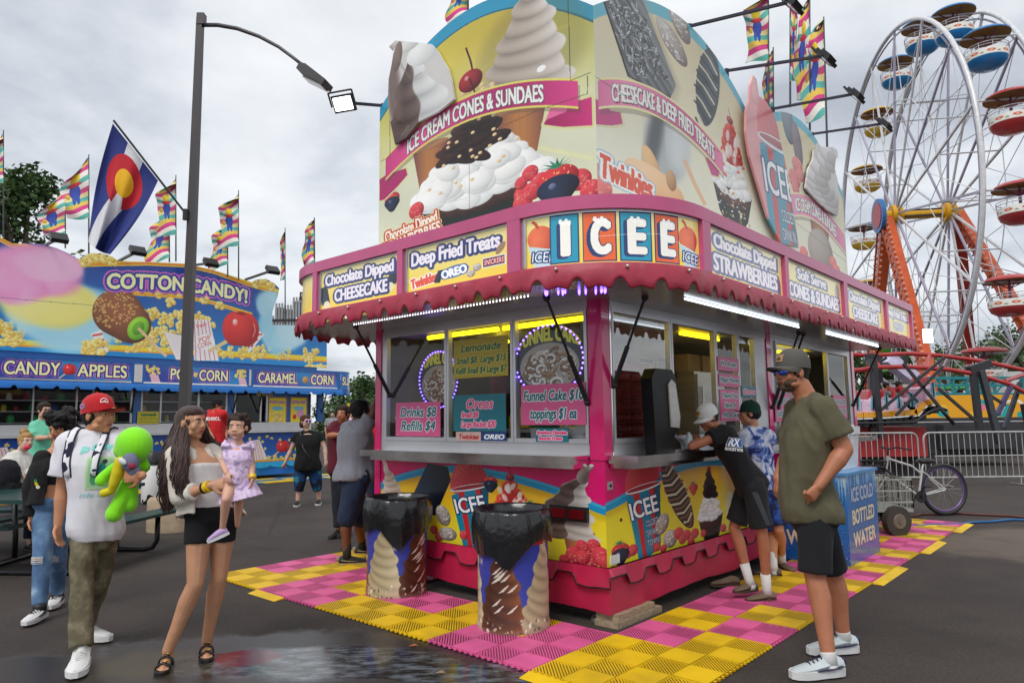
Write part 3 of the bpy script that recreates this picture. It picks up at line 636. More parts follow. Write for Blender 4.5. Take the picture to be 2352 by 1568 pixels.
def canvas_bbR(which):
    Wd=3.15 if which==1 else 3.2; a0=0 if which==1 else 3.15
    c=Canvas('billboard_print_right%d'%which,Wd*QR,2.45,280,'DCCFA8'); z0=3.0
    T=lambda x,y:(lambda q:((q[0]-a0)*QR,q[1]-z0))(wr(1317.1+.4321*x,.4321*y))
    c.comp(np.ones((c.h,c.w)),lambda X,Y:bgR(X/QR,Y))
    tf=(lambda t:top2(t,0)) if which==1 else (lambda t:top2(t,3.15)-.0)
    xs=np.linspace(0,Wd*QR,60); tp=np.array([[x,tf(x/QR+a0)-z0+.05] for x in xs]); c.poly(np.vstack([tp,(tp-np.array([0,.17]))[::-1]]),'5CB6CC')
    if which==1:
        c.poly([T(170,-40),T(370,-40),T(570,470),T(540,540),T(300,425)],'A89C80',.5,soft=.02)
        c.poly([T(145,-60),T(345,-60),T(545,455),T(515,520),T(292,405)],lambda X,Y:c8('5C5F63')+.08*np.sin(X*60+Y*55)[...,None]); c.poly([T(345,-60),T(545,455),T(530,500),T(300,-60)],'8C8F92',.5); c.line([T(140,-60),T(292,405),T(515,520)],.02,'17181A')
        for _ in range(330):
            t=random.random();s_=random.random(); x,y=T(165+s_*190+t*150,0+t*400+s_*40); a=random.uniform(0,3); c.line([(x,y),(x+.03*math.cos(a),y+.04*math.sin(a))],.008,random.choice(['16181C','D6DADB','A9AEB1','2A2D33']),.9)
        for a,b,e,f,g in((560,110,.10,.20,.4),(525,225,.11,.20,.7)): x,y=T(a,b); powder(c,x,y,e,f,g)
        x,y=T(715,460); c.ell(x,y-.0,.13,.46,'2E3A42',rot=-.16); c.ell(x+.05,y+.1,.07,.3,'4E5C66',.7,rot=-.16,soft=.02)
        for k in range(11):
            t=k/10; xx,yy=T(738-t*70,300+t*370); s_=math.sin(math.pi*(.2+.7*t)); c.line([(xx-.12*s_,yy+.07),(xx-.02,yy+.03),(xx+.10*s_,yy-.08)],.026,'E7DAC2' if k%2 else '141A22',.85)
        x,y=T(500,770); c.ell(x,y,.20,.36,'AEB5B8',rot=-.12,soft=.03); x,y=T(430,740); c.ell(x,y,.06,.42,'4C5258',rot=-.2,soft=.02); x,y=T(560,760); c.ell(x,y,.11,.3,'D3DADB',rot=-.1,soft=.05)
        c.line([T(590,850),T(640,970),T(700,1090)],.05,'E9B78C',.9); x,y=T(415,880); c.ball(x,y,.07,.17,'C98A4A','F2C48C',.3)
        x,y=T(440,970); c.ball(x,y,.27,.13,'E8A062','F9D3A6',-.2); c.ball(*T(520,960),.05,.1,'8A5A30','D0A070')
        for a,b in((140,930),(150,990)): x,y=T(a,b); berry(c,x,y,.08,'B5404A','F08078')
        x,y=T(860,1260); sundae(c,x,y+.1,.50,1.22,'straw'); c.speck(T(860,1130)[0],T(860,1130)[1],.2,.25,60,.012,['B98A50','E8D4B0','FFFFFF'])
        x,y=T(285,1000); c.text('Twinkies',x,y,.19,'E0503A',w=T(420,1000)[0]-T(150,1000)[0],slant=.1,rot=-.02,out=[(.03,'8FB8D8'),(.02,'F7F7F2')],bold=.008)
        rp=[T(*q) for q in((130,430),(260,425),(400,472),(520,535),(640,640),(720,730),(790,815))]
        c.poly([T(100,520),T(160,545),T(200,590),T(250,600),T(262,660),T(200,668),T(104,660)],'C23C80',out=[(.02,'DDDBAE')])
        c.poly([T(700,840),T(790,830),T(770,940),T(735,930)],'C23C80',out=[(.014,'DDDBAE')])
        ribbon(c,rp,.22,'CHEESECAKE & DEEP FRIED TREATS',.15,T(205,480)[0],T(745,760)[0],'CF5088','EE86B2','EFE9A8')
        for p,q in((T(90,390),T(240,490)),(T(240,490),T(780,810))): c.line([p,q],.006,'3F3A30',.7)
    else:
        x,y=T(1140,650); c.ball(x,y,.11,.28,'3E4A55','7C8C98',.1); x,y=T(1190,770); c.ball(x,y,.09,.3,'3C3E48','8A7A80',.1)
        for a,b,q in((1190,880,.10),(1175,950,.11),(1205,930,.08),(1180,1000,.07)): x,y=T(a,b); berry(c,x,y,q,'B04A50','E88A88')
        x,y=T(1320,1180); conebody(c,x-.05,y+.1,.42,.75); x,y=T(1290,1060); swirl(c,x+.05,y+.0,.62,.9,'9C9490','E9E6E4','8C8480','C9C2BE',n=7,side=-1,lean=.1)
        x,y=T(1300,1290); c.ball(x+.05,y-.1,.26,.3,'6E5C56','BBAEA6')
        rp=[T(*q) for q in((1135,1040),(1190,1030),(1260,1055),(1330,1110),(1390,1180),(1440,1250))]
        ribbon(c,rp,.27,'ICE CREAM CONES & SUNDAES',.17,T(1180,1080)[0],T(1395,1230)[0],'D9689A','F098BC','EFE9B8')
        for a,b in((1225,1345),(1380,1395),(1400,1440)): x,y=T(a,b); berry(c,x,y,.08,'B5404A','F08078')
        c.line([(0,1.0),(3.2*QR,.72)],.006,'3F3A30',.7)
    c.a=c.a*.9+c8('F2F0E6')*.1  # whitish haze over the board mixed into the print colours
    return c
def bluearc(c,pts,Wd,Hh,th):
    p=np.array(sorted(pts)); xs=np.linspace(-.02,Wd+.02,80); ys=np.interp(xs,p[:,0],p[:,1]); ys=blur(ys[None,:],3)[0] if len(ys)>8 else ys
    q=np.stack([xs,ys],1)
    c.poly(np.vstack([q,[(Wd+.02,-.1),(-.02,-.1)]]),lambda X,Y:c8('EFB820')+(c8('ECE030')-c8('EFB820'))*np.clip(1.35-np.abs(Y-.1)*1.8-np.exp(-((X-Wd/2)/.8)**2)*np.clip(Y*2,0,1),0,1)[...,None])
    c.line(q-np.array([0,th*.75]),th*.7,'A8861E',.45,soft=.02); c.line(q,th,'1F92C6'); c.line(q+np.array([0,th*.3]),th*.25,'4FB8DC',.7)
def canvas_lowL():
    c=Canvas('lower_print_left',LB*QL,.80,420,'DA0D6E'); z0=.41
    T=lambda x,y:(lambda q:((LB-q[0])*QL,q[1]-z0))(wl(809.1+.3119*x,1016+.3119*y))
    bluearc(c,[T(*q) for q in((150,360),(240,300),(330,262),(520,210),(700,190),(900,200),(1200,262),(1500,350),(1740,450),(1865,520))],LB*QL,.8,.065)
    x,y=T(305,470); swirl(c,x,y-.05,.28,.5,'B09A86','F2EEE6',n=8,lean=-.3,side=1)
    x,y=T(580,335); chocbar(c,x,y,.27,.48,-.35); x,y=T(440,470); c.ball(x,y,.05,.04,'C9B070','EFE6B0')
    x,y=T(905,745); iceecup(c,x+.01,y-.03,.33,.74,.24)
    x,y=T(1018,285); strawb(c,x,y,.055,True); x,y=T(1312,480); strawb(c,x,y,.055,False)
    x,y=T(1165,650); sundae(c,x,y-.12,.38,.58,'straw')
    x,y=T(1690,720); conebody(c,x-.02,y+.06,.2,.24)
    x,y=T(1600,650); swirl(c,x-.03,y-.02,.42,.52,'A09890','F1EFEC','54413C','93827A',n=7,side=-1,lean=.28)
    for a,b,q in((600,640,.035),(640,690,.04),(820,680,.035),(1640,830,.062),(1740,870,.06),(1745,800,.045),(1775,760,.045),(1830,830,.055),(1855,880,.045),(1690,760,.04),(1560,860,.035),(1700,840,.045)): x,y=T(a,b); berry(c,x,y,q)
    x,y=T(668,535); powder(c,x,y,.062,.095,.35); x,y=T(702,672); powder(c,x,y,.08,.06)
    return c
def canvas_lowR():
    Wd=RA*QR; c=Canvas('lower_print_right',Wd,.80,360,'DA0D6E'); z0=.41
    T=lambda x,y:(lambda q:(q[0]*QR,q[1]-z0))(wr(1354.8+.3522*x,1016+.3522*y))
    pts=[T(*q) for q in((108,450),(175,400),(250,345),(350,270),(470,210),(620,150),(820,118))]; pts+= [(2*1.57*QR-p[0]+.02,p[1]) for p in pts]; pts+=[(p[0]+3.15*QR,p[1]) for p in pts]
    bluearc(c,pts,Wd,.8,.065)
    for o in(0,3.15*QR):
        x,y=T(395,735); iceecup(c,x+o,y,.29,.78,.17)
        x,y=T(575,350); c.ell(x+o,y,.085,.31,'16110F',rot=.38)
        for k in range(13):
            t=k/12; xx=x+o-.10+.20*t; yy=y+.26-.50*t; s_=math.sin(math.pi*(.12+.8*t)); c.line([(xx-.09*s_,yy-.03),(xx,yy-.03),(xx+.09*s_,yy+.04)],.019,'E8D9B6' if k%2 else '8A4F2A',.95)
        x,y=T(675,290); strawb(c,x+o,y,.045,False)
        x,y=T(795,620); sundae(c,x+o,y-.03,.26,.68,'choc')
        x,y=T(472,530); powder(c,x+o,y,.055,.09,-.4); x,y=T(525,625); powder(c,x+o,y,.062,.075)
        for a,b,q in((580,590,.045),(632,600,.04),(685,590,.04),(440,680,.03),(480,690,.03),(740,590,.03),(870,555,.035),(660,645,.035),(250,720,.035),(280,700,.04),(605,630,.035)): x,y=T(a,b); berry(c,x+o,y,q)
        x,y=T(200,700); strawb(c,x+o,y,.065,True); c.ell(x+o+.01,y+.22,.009,.014,'33301A')
        x,y=T(915,420); c.ell(x+o,y,.045,.15,'E6E2B8')
    return c
def gap(c): pass
def hp_bg(c,W_,H_):
    c.comp(np.ones((c.h,c.w)),lambda X,Y:c8('F1CF3A')+(c8('E6E0B4')-c8('F1CF3A'))*np.clip(Y/H_*.8+.1*np.sin(X*4),0,1)[...,None])
def txt2(c,t,x,y,h,w,**k): c.text(t,x,y,h,'EBE4EF',w=w,out=[(.017,'28356F')],sh=(.006,-.012,'28356F',1,.017),bold=.0045,**k)
def header_canvas(kind,WW,H_=.40):
    q={'cheesecake':.6,'treats':.63,'cups':.8,'strawberries':.42,'cones':.42,'treats2':.42,'treats3':.42,'end':.6}[kind]
    W_=WW*q; c=Canvas('header_print_'+kind,W_,H_,420,'EDE6B0'); hp_bg(c,W_,H_); m=W_/2; k=W_
    if kind=='cheesecake':
        chocbar(c,.05,.14,.08,.2,.2); c.ell(.07,.05,.03,.04,'E6DCC0'); chocbar(c,k-.05,.22,.08,.22,-.2); c.ell(k-.08,.1,.03,.04,'E6DCC0')
        txt2(c,'Chocolate Dipped',m,.24,.105,k*.84); txt2(c,'CHEESECAKE',m+.02,.07,.11,k*.64)
    if kind=='treats':
        txt2(c,'Deep Fried Treats',m-.01,.235,.115,k*.84)
        c.text('Twinkies',.145,.055,.08,'E0503A',w=.2,slant=.15,rot=.16,out=[(.01,'F6F4EC')],bold=.004); chocbar(c,.25,.1,.05,.11,-.3)
        c.ell(.36,.115,.10,.05,'5B8DC0',rot=.12); c.text('OREO',.36,.082,.065,'F4F6FA',w=.17,rot=.12,out=[(.008,'163E86')],bold=.004); powder(c,.47,.07,.03,.028); powder(c,.51,.11,.028,.032)
        c.rect(.545,.09,.69,.17,'E8E8EE'); c.rect(.551,.098,.684,.162,'2A3350'); c.text('SNICKERS',.617,.112,.038,'F4F6FA',w=.12,out=[(.005,'B02A2A')],slant=.1); c.ell(.66,.22,.022,.05,'9A7A60',rot=-.5)
    if kind=='cups':
        for x_,sg in((.115,1),(W_-.105,-1)):
            for j in range(8): c.ball(x_,.23-.008*j,.085-.003*j,.09,'B23A22','E9734A')
            c.line([(x_-.01,.3),(x_-.03,.34),(x_-.05,.36)],.02,'C2492E'); c.poly([(x_-.08,.18),(x_+.09,.13),(x_+.07,-.02),(x_-.03,-.02)],'BFD6DE'); c.text('ICEE',x_+.015,.05,.075,'F4F8FA',w=.14,rot=-.1,out=[(.01,'1D3F78')])
        wd=(.175,.19,.19,.175)
        for i,(ch,cc) in enumerate(zip('ICEE',('1694B4','E2622C','1694B4','E2622C'))):
            xx=W_/2-.385+sum(wd[:i])+i*.012; ww=wd[i]-.006
            c.rect(xx,.022,xx+ww,.378,'1C2C63'); c.rect(xx+.007,.030,xx+ww-.007,.370,cc)
            c.text(ch,xx+ww*.54,.085,.235,'F1EFE8',w=(ww*.18 if ch=='I' else ww*.46),bold=.015,out=[(.005,'1A2450')],sh=(-.017,-.014,'17386F',1,.019))
            for s_ in range(4): c.ell(xx+ww*(.38+.10*s_),.326-.014*(s_%2),ww*.06,.02,'FBFBF8')
        c.line([(.45,.2),(.8,.23),(1.1,.12)],.003,'FFFFFF',.7)
    if kind=='strawberries':
        c.ell(.03,.1,.03,.06,'3C4A66'); c.ell(k-.03,.08,.015,.09,'3C3A46'); txt2(c,'Chocolate Dipped',m,.245,.105,k*.82); txt2(c,'STRAWBERRIES',m,.06,.13,k*.84)
    if kind=='cones':
        c.ell(k-.05,.25,.03,.1,'8A8478'); txt2(c,'Soft Serve',m-.03,.25,.10,k*.5); txt2(c,'CONES & SUNDAES',m,.06,.13,k*.88)
    if kind=='treats2':
        txt2(c,'Chocolate Dipped',m,.24,.105,k*.78); txt2(c,'CHEESECAKE',m,.06,.12,k*.62)
    if kind=='treats3':
        txt2(c,'Deep Fried Treats',m,.24,.10,k*.84); c.text('OREO',m,.07,.1,'F4F6FA',w=k*.4,rot=.1,out=[(.01,'163E86')])
    if kind=='end': swirl(c,m,.1,.15,.25); conebody(c,m,.1,.12,.1)
    return c
SCR=dict(slant=.28,cond=.5)
def price_sign(name,W_,H_,bg,lines,col,halo):
    c=Canvas('sign_'+name,W_,H_,420,bg)
    for t,x,y,h,w in lines: c.text(t,x*W_,y*H_,h*H_,col,w=w*W_,slant=.25,out=[(.007,halo)],sh=(.005,-.006,col,.55,.001),bold=.003)
    return c
def build_boothA():
    st=thing('ice_cream_stand','bright pink corner food stand with tall ice cream billboards and curved sign band','food stand',A(1.5,1.2,0))
    T=lambda a,b,z=0:A(a,b,z); global STAND; STAND=st
    # --- shell
    m=MB(T); m.box(.02,RA-.02,.02,LB-.02,2.36,2.46); part('roof',m,mt_white,st)
    m=MB(T); m.box(.05,RA-.05,.05,LB-.05,.36,.42); part('floor_deck',m,mt_dark,st)
    mi=M('interior_panel',(.10,.085,.07),.6,var=.1,sc=2)
    m=MB(T); m.box(.02,RA-.02,LB-.06,LB-.02,.42,1.2); m.box(.02,RA-.02,LB-.06,LB-.02,2.2,2.36); m.box(RA-.06,RA-.02,.05,LB-.06,.42,2.36); m.box(.02,1.6,LB-.06,LB-.02,1.2,2.2); m.box(1.9,RA-.02,LB-.06,LB-.02,1.2,2.2); part('back_wall',m,mi,st)
    # lower printed walls
    cl=canvas_lowL(); m=MB(T); m.quad((0,LB,.41),(0,0,.41),(0,0,1.21),(0,LB,1.21)); m.box(.004,.03,.004,LB-.01,.41,1.3); o=part('lower_wall_panel',m,printmat(cl,.3,.35),st,fix=False); o.data.materials.append(mt_hotpink); [setattr(p,'material_index',1) for p in o.data.polygons if p.index>0]; o['label']='yellow and pink lower panel with printed cones and cups'
    cr_=canvas_lowR(); m=MB(T); m.quad((0,0,.41),(RA,0,.41),(RA,0,1.21),(0,0,1.21)); m.box(.034,RA-.01,.004,.03,.41,1.3); o=part('lower_wall_panel',m,printmat(cr_,.3,.35),st,fix=False); o.data.materials.append(mt_hotpink); [setattr(p,'material_index',1) for p in o.data.polygons if p.index>0]
    # skirt of pink vinyl, with a scalloped upper flap
    m=MB(T); NS=90
    def sk(s,z):
        # s from -LB (left wall) .. 0 corner .. RA
        w=.010*math.sin(s*7)+.006*math.sin(s*19+1); k=(1-(z-.09)/.32); o_=.03+w*k+.01; zz=z-(0.012*math.sin(s*4)*k if z<.2 else 0)
        if s<0: return (-o_,-s,zz)
        return (s,-o_,zz)
    cols=[-LB+LB*i/30 for i in range(30)]+[RA*i/66 for i in range(67)]
    ids=[[m.av(((-.045,-.045,z) if abs(s)<1e-6 else sk(s,z))) for s in cols] for z in(.09,.18,.27,.36,.415)]
    for j in range(4):
        for i in range(len(cols)-1): m.face((ids[j][i],ids[j][i+1],ids[j+1][i+1],ids[j+1][i]))
    part('skirt',m,mt_skirt,st,smooth=60)
    m=MB(T);tr=MB(T);fl=[]
    def flap(s):
        ph=(s/.42)%1; return .355-.085*(1 if .18<ph<.82 else 0)*min(1,min(ph-.18,.82-ph)/.07 if .18<ph<.82 else 0)*(.75+.25*math.sin(math.pi*(ph-.18)/.64))+.0
    SS=np.arange(-LB,RA,.02); prev=None; pts=[]
    for s in SS:
        q=lambda z,o_:( -o_,-s,z) if s<0 else (s,-o_,z)
        z=flap(s+10); a=m.av(q(.418,.05)); b=m.av(q(z,.068))
        if abs(s)<.03: a=m.av((-.05,-.05,.418)); b=m.av((-.068,-.068,z))
        if prev: m.face((prev[0],prev[1],b,a))
        prev=(a,b); pts.append(T(*((-.070,-.070,z) if abs(s)<.03 else q(z,.070))))
    part('skirt_flap',m,mt_skirt,st,smooth=True)
    m=MB(); m.tube(pts,.006,5); part('skirt_edging',m,mt_trim,st,smooth=True)
    # posts
    def post(a0,a1,b0,b1,z0=1.2,z1=2.40,mt=mt_hotpink,nm='post'):
        m=MB(T); m.box(a0,a1,b0,b1,z0,z1); part(nm,m,mt,st)
    post(-.012,.09,-.012,.12,1.19,2.44); post(-.012,.05,LB-.075,LB+.01,.41,2.44); post(3.16,3.28,-.012,.05,.42,2.44); post(RA-.1,RA+.01,-.012,.05,.41,2.44)
    post(.0,.05,2.6,LB-.076,1.2,2.4,mt_alu,'window_jamb');post(.091,.11,-.016,.05,1.2,2.4,mt_chrome,'corner_trim');post(2.84,3.155,.0,.05,1.2,2.4,mt_alu,'window_jamb');post(3.285,3.40,.0,.05,1.2,2.4,mt_alu,'window_jamb'); post(6.02,RA-.105,0,.05,1.2,2.4,mt_alu,'window_jamb')
    m=MB(T); m.box(-.006,.05,.125,2.6,2.352,2.44); part('window_header',m,mt_alu,st); m=MB(T); m.box(.11,6.15,-.006,.05,2.352,2.44); part('window_header',m,mt_alu,st)
    # windows: frame > glass
    def window(face,t0,t1,z0=1.31,z1=2.35,glass=True,fw=.028,back=0.):
        m=MB((lambda t,o_,z:T(-o_-back,t,z)) if face=='L' else (lambda t,o_,z:T(t,-o_-back,z)))
        m.box(t0,t1,-.03,.02,z0,z0+fw*1.3);m.box(t0,t1,-.03,.02,z1-fw,z1);m.box(t0,t0+fw,-.03,.019,z0+fw*1.3,z1-fw);m.box(t1-fw,t1,-.03,.019,z0+fw*1.3,z1-fw)
        f=part('window_frame',m,mt_alu,st)
        if glass:
            m=MB(m.T); m.quad((t0+fw,-.004,z0+fw*1.3),(t1-fw,-.004,z0+fw*1.3),(t1-fw,-.004,z1-fw),(t0+fw,-.004,z1-fw)); part('window_pane',m,mt_glass2 if (face=='R' and t0<1) else mt_glass,f,fix=False)
    for t0,t1 in((.125,.885),(.889,1.70),(1.704,2.6)): window('L',t0,t1)
    for t0,t1,g in((.115,1.035,True),(1.04,1.90,False),(1.905,2.40,True),(2.405,2.835,True),(3.405,4.25,True),(4.255,5.15,False),(5.155,6.02,True)): window('R',t0,t1,glass=g)
    # sill aprons, counters
    m=MB(T); m.box(-.012,.04,.125,2.6,1.212,1.308); part('window_sill',m,mt_alu,st); m=MB(T); m.box(.115,6.1,-.012,.04,1.212,1.308); part('window_sill',m,mt_alu,st)
    m=MB(T); m.box(-.24,-.014,.13,2.70,1.165,1.225); m.box(-.19,-.014,.15,2.6,1.13,1.164); part('counter_shelf',m,mt_chrome,st); m=MB(T); m.box(.03,3.1,-.27,-.014,1.165,1.225); m.box(.06,3.05,-.22,-.014,1.13,1.164);part('counter_shelf',m,mt_chrome,st); m=MB(T); m.box(3.42,6.2,-.27,-.014,1.165,1.225); part('counter_shelf',m,mt_chrome,st)
    # ---- awning plan path (a,b) with arc length
    path=[]
    R9=.9
    for a in np.linspace(2.6,.15,14): path.append((a,LB+.8))
    for t in np.linspace(math.pi/2,0,14)[1:]: path.append((.1-R9*math.cos(t),2.65+R9*math.sin(t)))
    for b in np.linspace(2.65,.1,30)[1:]: path.append((-.8,b))
    for t in np.linspace(0,math.pi/2,16)[1:]: path.append((.1-R9*math.cos(t),.1-R9*math.sin(t)))
    i_arc1=len(path)-1
    for a in np.linspace(.1,6.25,64)[1:]: path.append((a,-.8))
    path=np.array(path); seg=np.linalg.norm(np.diff(path,axis=0),axis=1); S=np.concatenate([[0],np.cumsum(seg)])
    def at(s): return np.array([np.interp(s,S,path[:,0]),np.interp(s,S,path[:,1])])
    def nr(s):
        d=at(min(s+.02,S[-1]))-at(max(s-.02,0)); d/=np.linalg.norm(d)+1e-9; return np.array([-d[1],d[0]])*-1 if False else np.array([d[1]*-1,d[0]])
    # outward normal check: path runs anticlockwise seen from above? choose sign by distance from centre
    cen=np.array([3,1.4])
    def outn(s):
        n=nr(s); return n if n@(at(s)-cen)>0 else -n
    def sweep(name,s0,s1,o0,o1,z0,z1,mat,ds=.06,sm=40,stop=True):
        m=MB(T); n=max(2,int((s1-s0)/ds)); rs=[]
        for i in range(n+1):
            s=s0+(s1-s0)*i/n;p=at(s);q=outn(s); rs.append([(*(p+q*o0),z0),(*(p+q*o1),z0),(*(p+q*o1),z1),(*(p+q*o0),z1)])
        m.rings(rs); return part(name,m,mat,st,smooth=sm)
    # soffit and canopy top
    for nm,z0,z1,mat in(('awning_soffit',2.41,2.43,mt_soffit),('canopy_roof',2.955,2.97,mt_white)):
        m=MB(T); inner=[(2.6,LB+.0)]+[(.02,LB)]*1; n=len(path)
        q0=[m.av((*(path[i]+outn(S[i])*-.035),z0)) for i in range(n)]
        inn=[]
        for i in range(n):
            a,b=path[i]; inn.append((min(max(a,-.005 if z0<2.5 else .3),RA),min(max(b,-.005 if z0<2.5 else .3),LB)))
        q1=[m.av((*p,z0)) for p in inn]
        for i in range(n-1): m.face((q0[i],q0[i+1],q1[i+1],q1[i]))
        part(nm,m,mat,st,fix=False)
    sA=S[13+13]; sB=S[13+13+29]; sC=S[i_arc1]; sD=S[-1]
    # rails
    sweep('top_rail',0,S[13],-.035,.02,2.885,2.98,mt_pinkrail)
    sweep('top_rail',S[13],sA,-.035,.02,2.885,2.98,mt_pinkrail); sweep('top_rail',sA,sB,-.035,.02,2.885,2.98,mt_pinkrail); sweep('top_rail',sB,sC,-.035,.02,2.885,2.98,mt_pinkrail); sweep('top_rail',sC,sD,-.035,.02,2.885,2.98,mt_pinkrail)
    sweep('bottom_rail',0,sD,-.035,.018,2.46,2.52,mt_pinkrail)
    bpos=lambda b:sA+(2.65-b); apos=lambda a:sC+(a-.1)
    posts=[(bpos(2.64),.035),(bpos(1.40),.035),(bpos(.16),.06),(apos(.15),.06),(apos(1.67),.04),(apos(3.32),.06),(apos(4.94),.04),(apos(6.20),.03),(.1,.03)]
    for s_,w_ in posts: sweep('sign_post',s_-w_,s_+w_,-.034,.019,2.521,2.884,mt_pinkrail,ds=.05)
    panels=[('end',posts[8][0]+.03,S[13]-.05),('end',S[13]+.0,posts[0][0]-.035),('cheesecake',posts[0][0]+.035,posts[1][0]-.035),('treats',posts[1][0]+.035,posts[2][0]-.06),('cups',posts[2][0]+.06,posts[3][0]-.06),('strawberries',posts[3][0]+.06,posts[4][0]-.04),('cones',posts[4][0]+.04,posts[5][0]-.06),('treats2',posts[5][0]+.06,posts[6][0]-.04),('treats3',posts[6][0]+.04,posts[7][0]-.03)]
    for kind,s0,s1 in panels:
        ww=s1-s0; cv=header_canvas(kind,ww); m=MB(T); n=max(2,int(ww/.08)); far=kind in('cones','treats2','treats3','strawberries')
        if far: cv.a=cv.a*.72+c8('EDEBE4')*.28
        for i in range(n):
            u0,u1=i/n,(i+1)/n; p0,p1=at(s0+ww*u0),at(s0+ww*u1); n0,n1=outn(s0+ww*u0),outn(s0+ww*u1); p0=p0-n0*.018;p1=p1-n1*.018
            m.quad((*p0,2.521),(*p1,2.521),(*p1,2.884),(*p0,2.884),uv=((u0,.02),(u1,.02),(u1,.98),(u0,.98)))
        pn=part('sign_panel',m,printmat(cv,.25,.5,emi=.22,dirt=.06),st,smooth=True,fix=False)  # weak glow added to the print to keep the sign panels bright
        # metal retainers
        sweep('panel_trim',s0,s0+.035,-.016,-.004,2.535,2.875,mt_alu); 
        sweep('panel_trim',s0+.036,s1,-.016,-.005,2.868,2.884,mt_alu)
    # scalloped valance
    m=MB(T); NSC=.27; ds=.0125; n=int((sD)/ds); rows=[]
    for i in range(n+1):
        s=i*ds; p=at(s);q=outn(s); ph=(s/NSC)%1; notch=math.sqrt(max(0,1-(abs(ph-.5)/.18)**2)) if abs(ph-.5)<.18 else 0
        zb=2.352+.008*math.cos(ph*4*math.pi)+.052*notch+.006*math.sin(s*3.1); wv=.006*math.sin(s*6.1)-.006*math.cos(ph*2*math.pi)
        col=[]
        for o_,z in((.022,2.515),(.030,2.495),(.042,2.465),(.046+wv*.5,lerp(2.46,zb,.5)),(.044+wv,zb+.010),(.036+wv,zb),(.028+wv*.6,zb+.02),(.02,2.45)): col.append(m.av((*(p+q*o_),z)))
        rows.append(col)
    for i in range(n):
        for j in range(7): m.face((rows[i][j],rows[i+1][j],rows[i+1][j+1],rows[i][j+1]))
    part('scalloped_valance',m,mt_vinyl,st,smooth=True)
    m=MB(T)
    for i in range(1,int(sD/.45)):
        s=i*.45;p=at(s);q=outn(s);m2=MB(T);m2.ell((*(p+q*.05),2.485),.013,.013,.013,n=8,m=5); part('rivet',m2,mt_bolt,st,smooth=True)
    # --- billboards
    def bill(name,cv,T2,t0,t1,topf,n,z0=3.0,flip=False,H0=2.45,y_in=.06):
        m=MB(T2)
        for i in range(n):
            ta,tb=t0+(t1-t0)*i/n,t0+(t1-t0)*(i+1)/n; za,zb=topf(ta),topf(tb)
            ua,ub=((t1-ta)/(t1-t0),(t1-tb)/(t1-t0)) if flip else ((ta-t0)/(t1-t0),(tb-t0)/(t1-t0))
            m.cur=0; m.poly([(ta,0,z0),(tb,0,z0),(tb,0,zb),(ta,0,za)],[(ua,0),(ub,0),(ub,(zb-z0)/H0),(ua,(za-z0)/H0)])
            m.poly([(ta,0,za),(tb,0,zb),(tb,y_in,zb),(ta,y_in,za)],[(ua,(za-z0)/H0-.01)]*4)
            m.cur=1; m.poly([(ta,y_in,2.45),(tb,y_in,2.45),(tb,y_in,zb),(ta,y_in,za)])
        m.cur=1; m.box(t0+.003,t1-.003,.003,y_in-.003,2.46,z0)
        return part(name,m,[printmat(cv,.42,.06,dirt=.06),mt_white],st,fix=False)
    bill('billboard',canvas_bbL(),lambda t,o_,z:T(o_,t,z),0,LB,top1,40,flip=True)
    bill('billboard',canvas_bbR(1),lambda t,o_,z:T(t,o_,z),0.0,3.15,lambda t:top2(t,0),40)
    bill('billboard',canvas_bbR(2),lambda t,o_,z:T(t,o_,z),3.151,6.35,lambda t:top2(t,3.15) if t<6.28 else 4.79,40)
    m=MB(T); m.box(6.2,6.34,.07,1.4,2.46,4.75); part('billboard_end',m,mt_white,st)
    # --- cut-out figures standing proud of the boards
    def cutout(name,outline,o_,face,cvw,cvh,x0,z0,painter,lab=None):
        qq=QL if face=='L' else QR; c=Canvas(name+'_print',cvw*qq,cvh,300,'CFC9C4'); painter(c)
        if face=='L':   # canvas x = (x0 - b)
            X=-ll;nn=-rr;o=CC+ll*x0-rr*o_+UP*z0
        else: X=rr;nn=-ll;o=CC+rr*x0-ll*o_+UP*z0
        m=MB(); m.prism(outline,o,X,UP,nn,.025,lambda x,y:(x/cvw,y/cvh)); return part(name,m,printmat(c,.3,.2),st,label=lab,fix=False)
    # chocolate and vanilla swirl rising over the left arch
    TL0=lambda x,y:(lambda q:(LB+.0-q[0],q[1]-3.9))(wl(827.9+.3721*x,.3721*y)); TL=lambda x,y:(TL0(x,y)[0]*QL,TL0(x,y)[1])
    ol=[TL0(*q) for q in((196,300),(235,262),(330,270),(460,285),(500,330),(530,385),(560,430),(580,500),(600,620),(500,700),(380,760),(300,860),(235,900),(205,760),(190,640),(195,500),(215,400),(225,330))]
    def pc(c):
        c.comp(np.ones((c.h,c.w)),lambda X,Y:c8('D8D6D4')+0*X[...,None]); x,y=TL(360,905)
        swirl(c,x+.06,y-.02,.78,1.12,'B9BBBD','FAFAF8','4A3630','9A867C',n=5,side=-1,lean=-.16,tip=0)
        c.line([TL(205,300),TL(216,400),TL(222,520),TL(232,650),TL(250,760)],[.03,.10,.14,.14,.10],'6E5850',.9,soft=.02); c.ball(*TL(400,340),.16,.12,'C6C8CA','FCFCFB',-.3); c.ball(*TL(300,300),.14,.06,'B9BBBD','F6F6F4',-.2); c.ball(*TL(250,360),.05,.16,'57433C','8F7A70',-.1)
        c.line([TL(235,290),TL(275,420),TL(335,500),TL(400,460)],.012,'8A7870',.7,soft=.006)
    cutout('swirl_cutout',ol,.02,'L',1.5,1.5,LB,3.9,pc)
    # tall frozen drink cut-out between the two right boards
    TR0=lambda x,y:(lambda q:(q[0]-2.9,q[1]-3.0))(wr(1317.1+.4321*x,.4321*y,.05)); TRr=lambda x,y:(TR0(x,y)[0]*QR,TR0(x,y)[1])
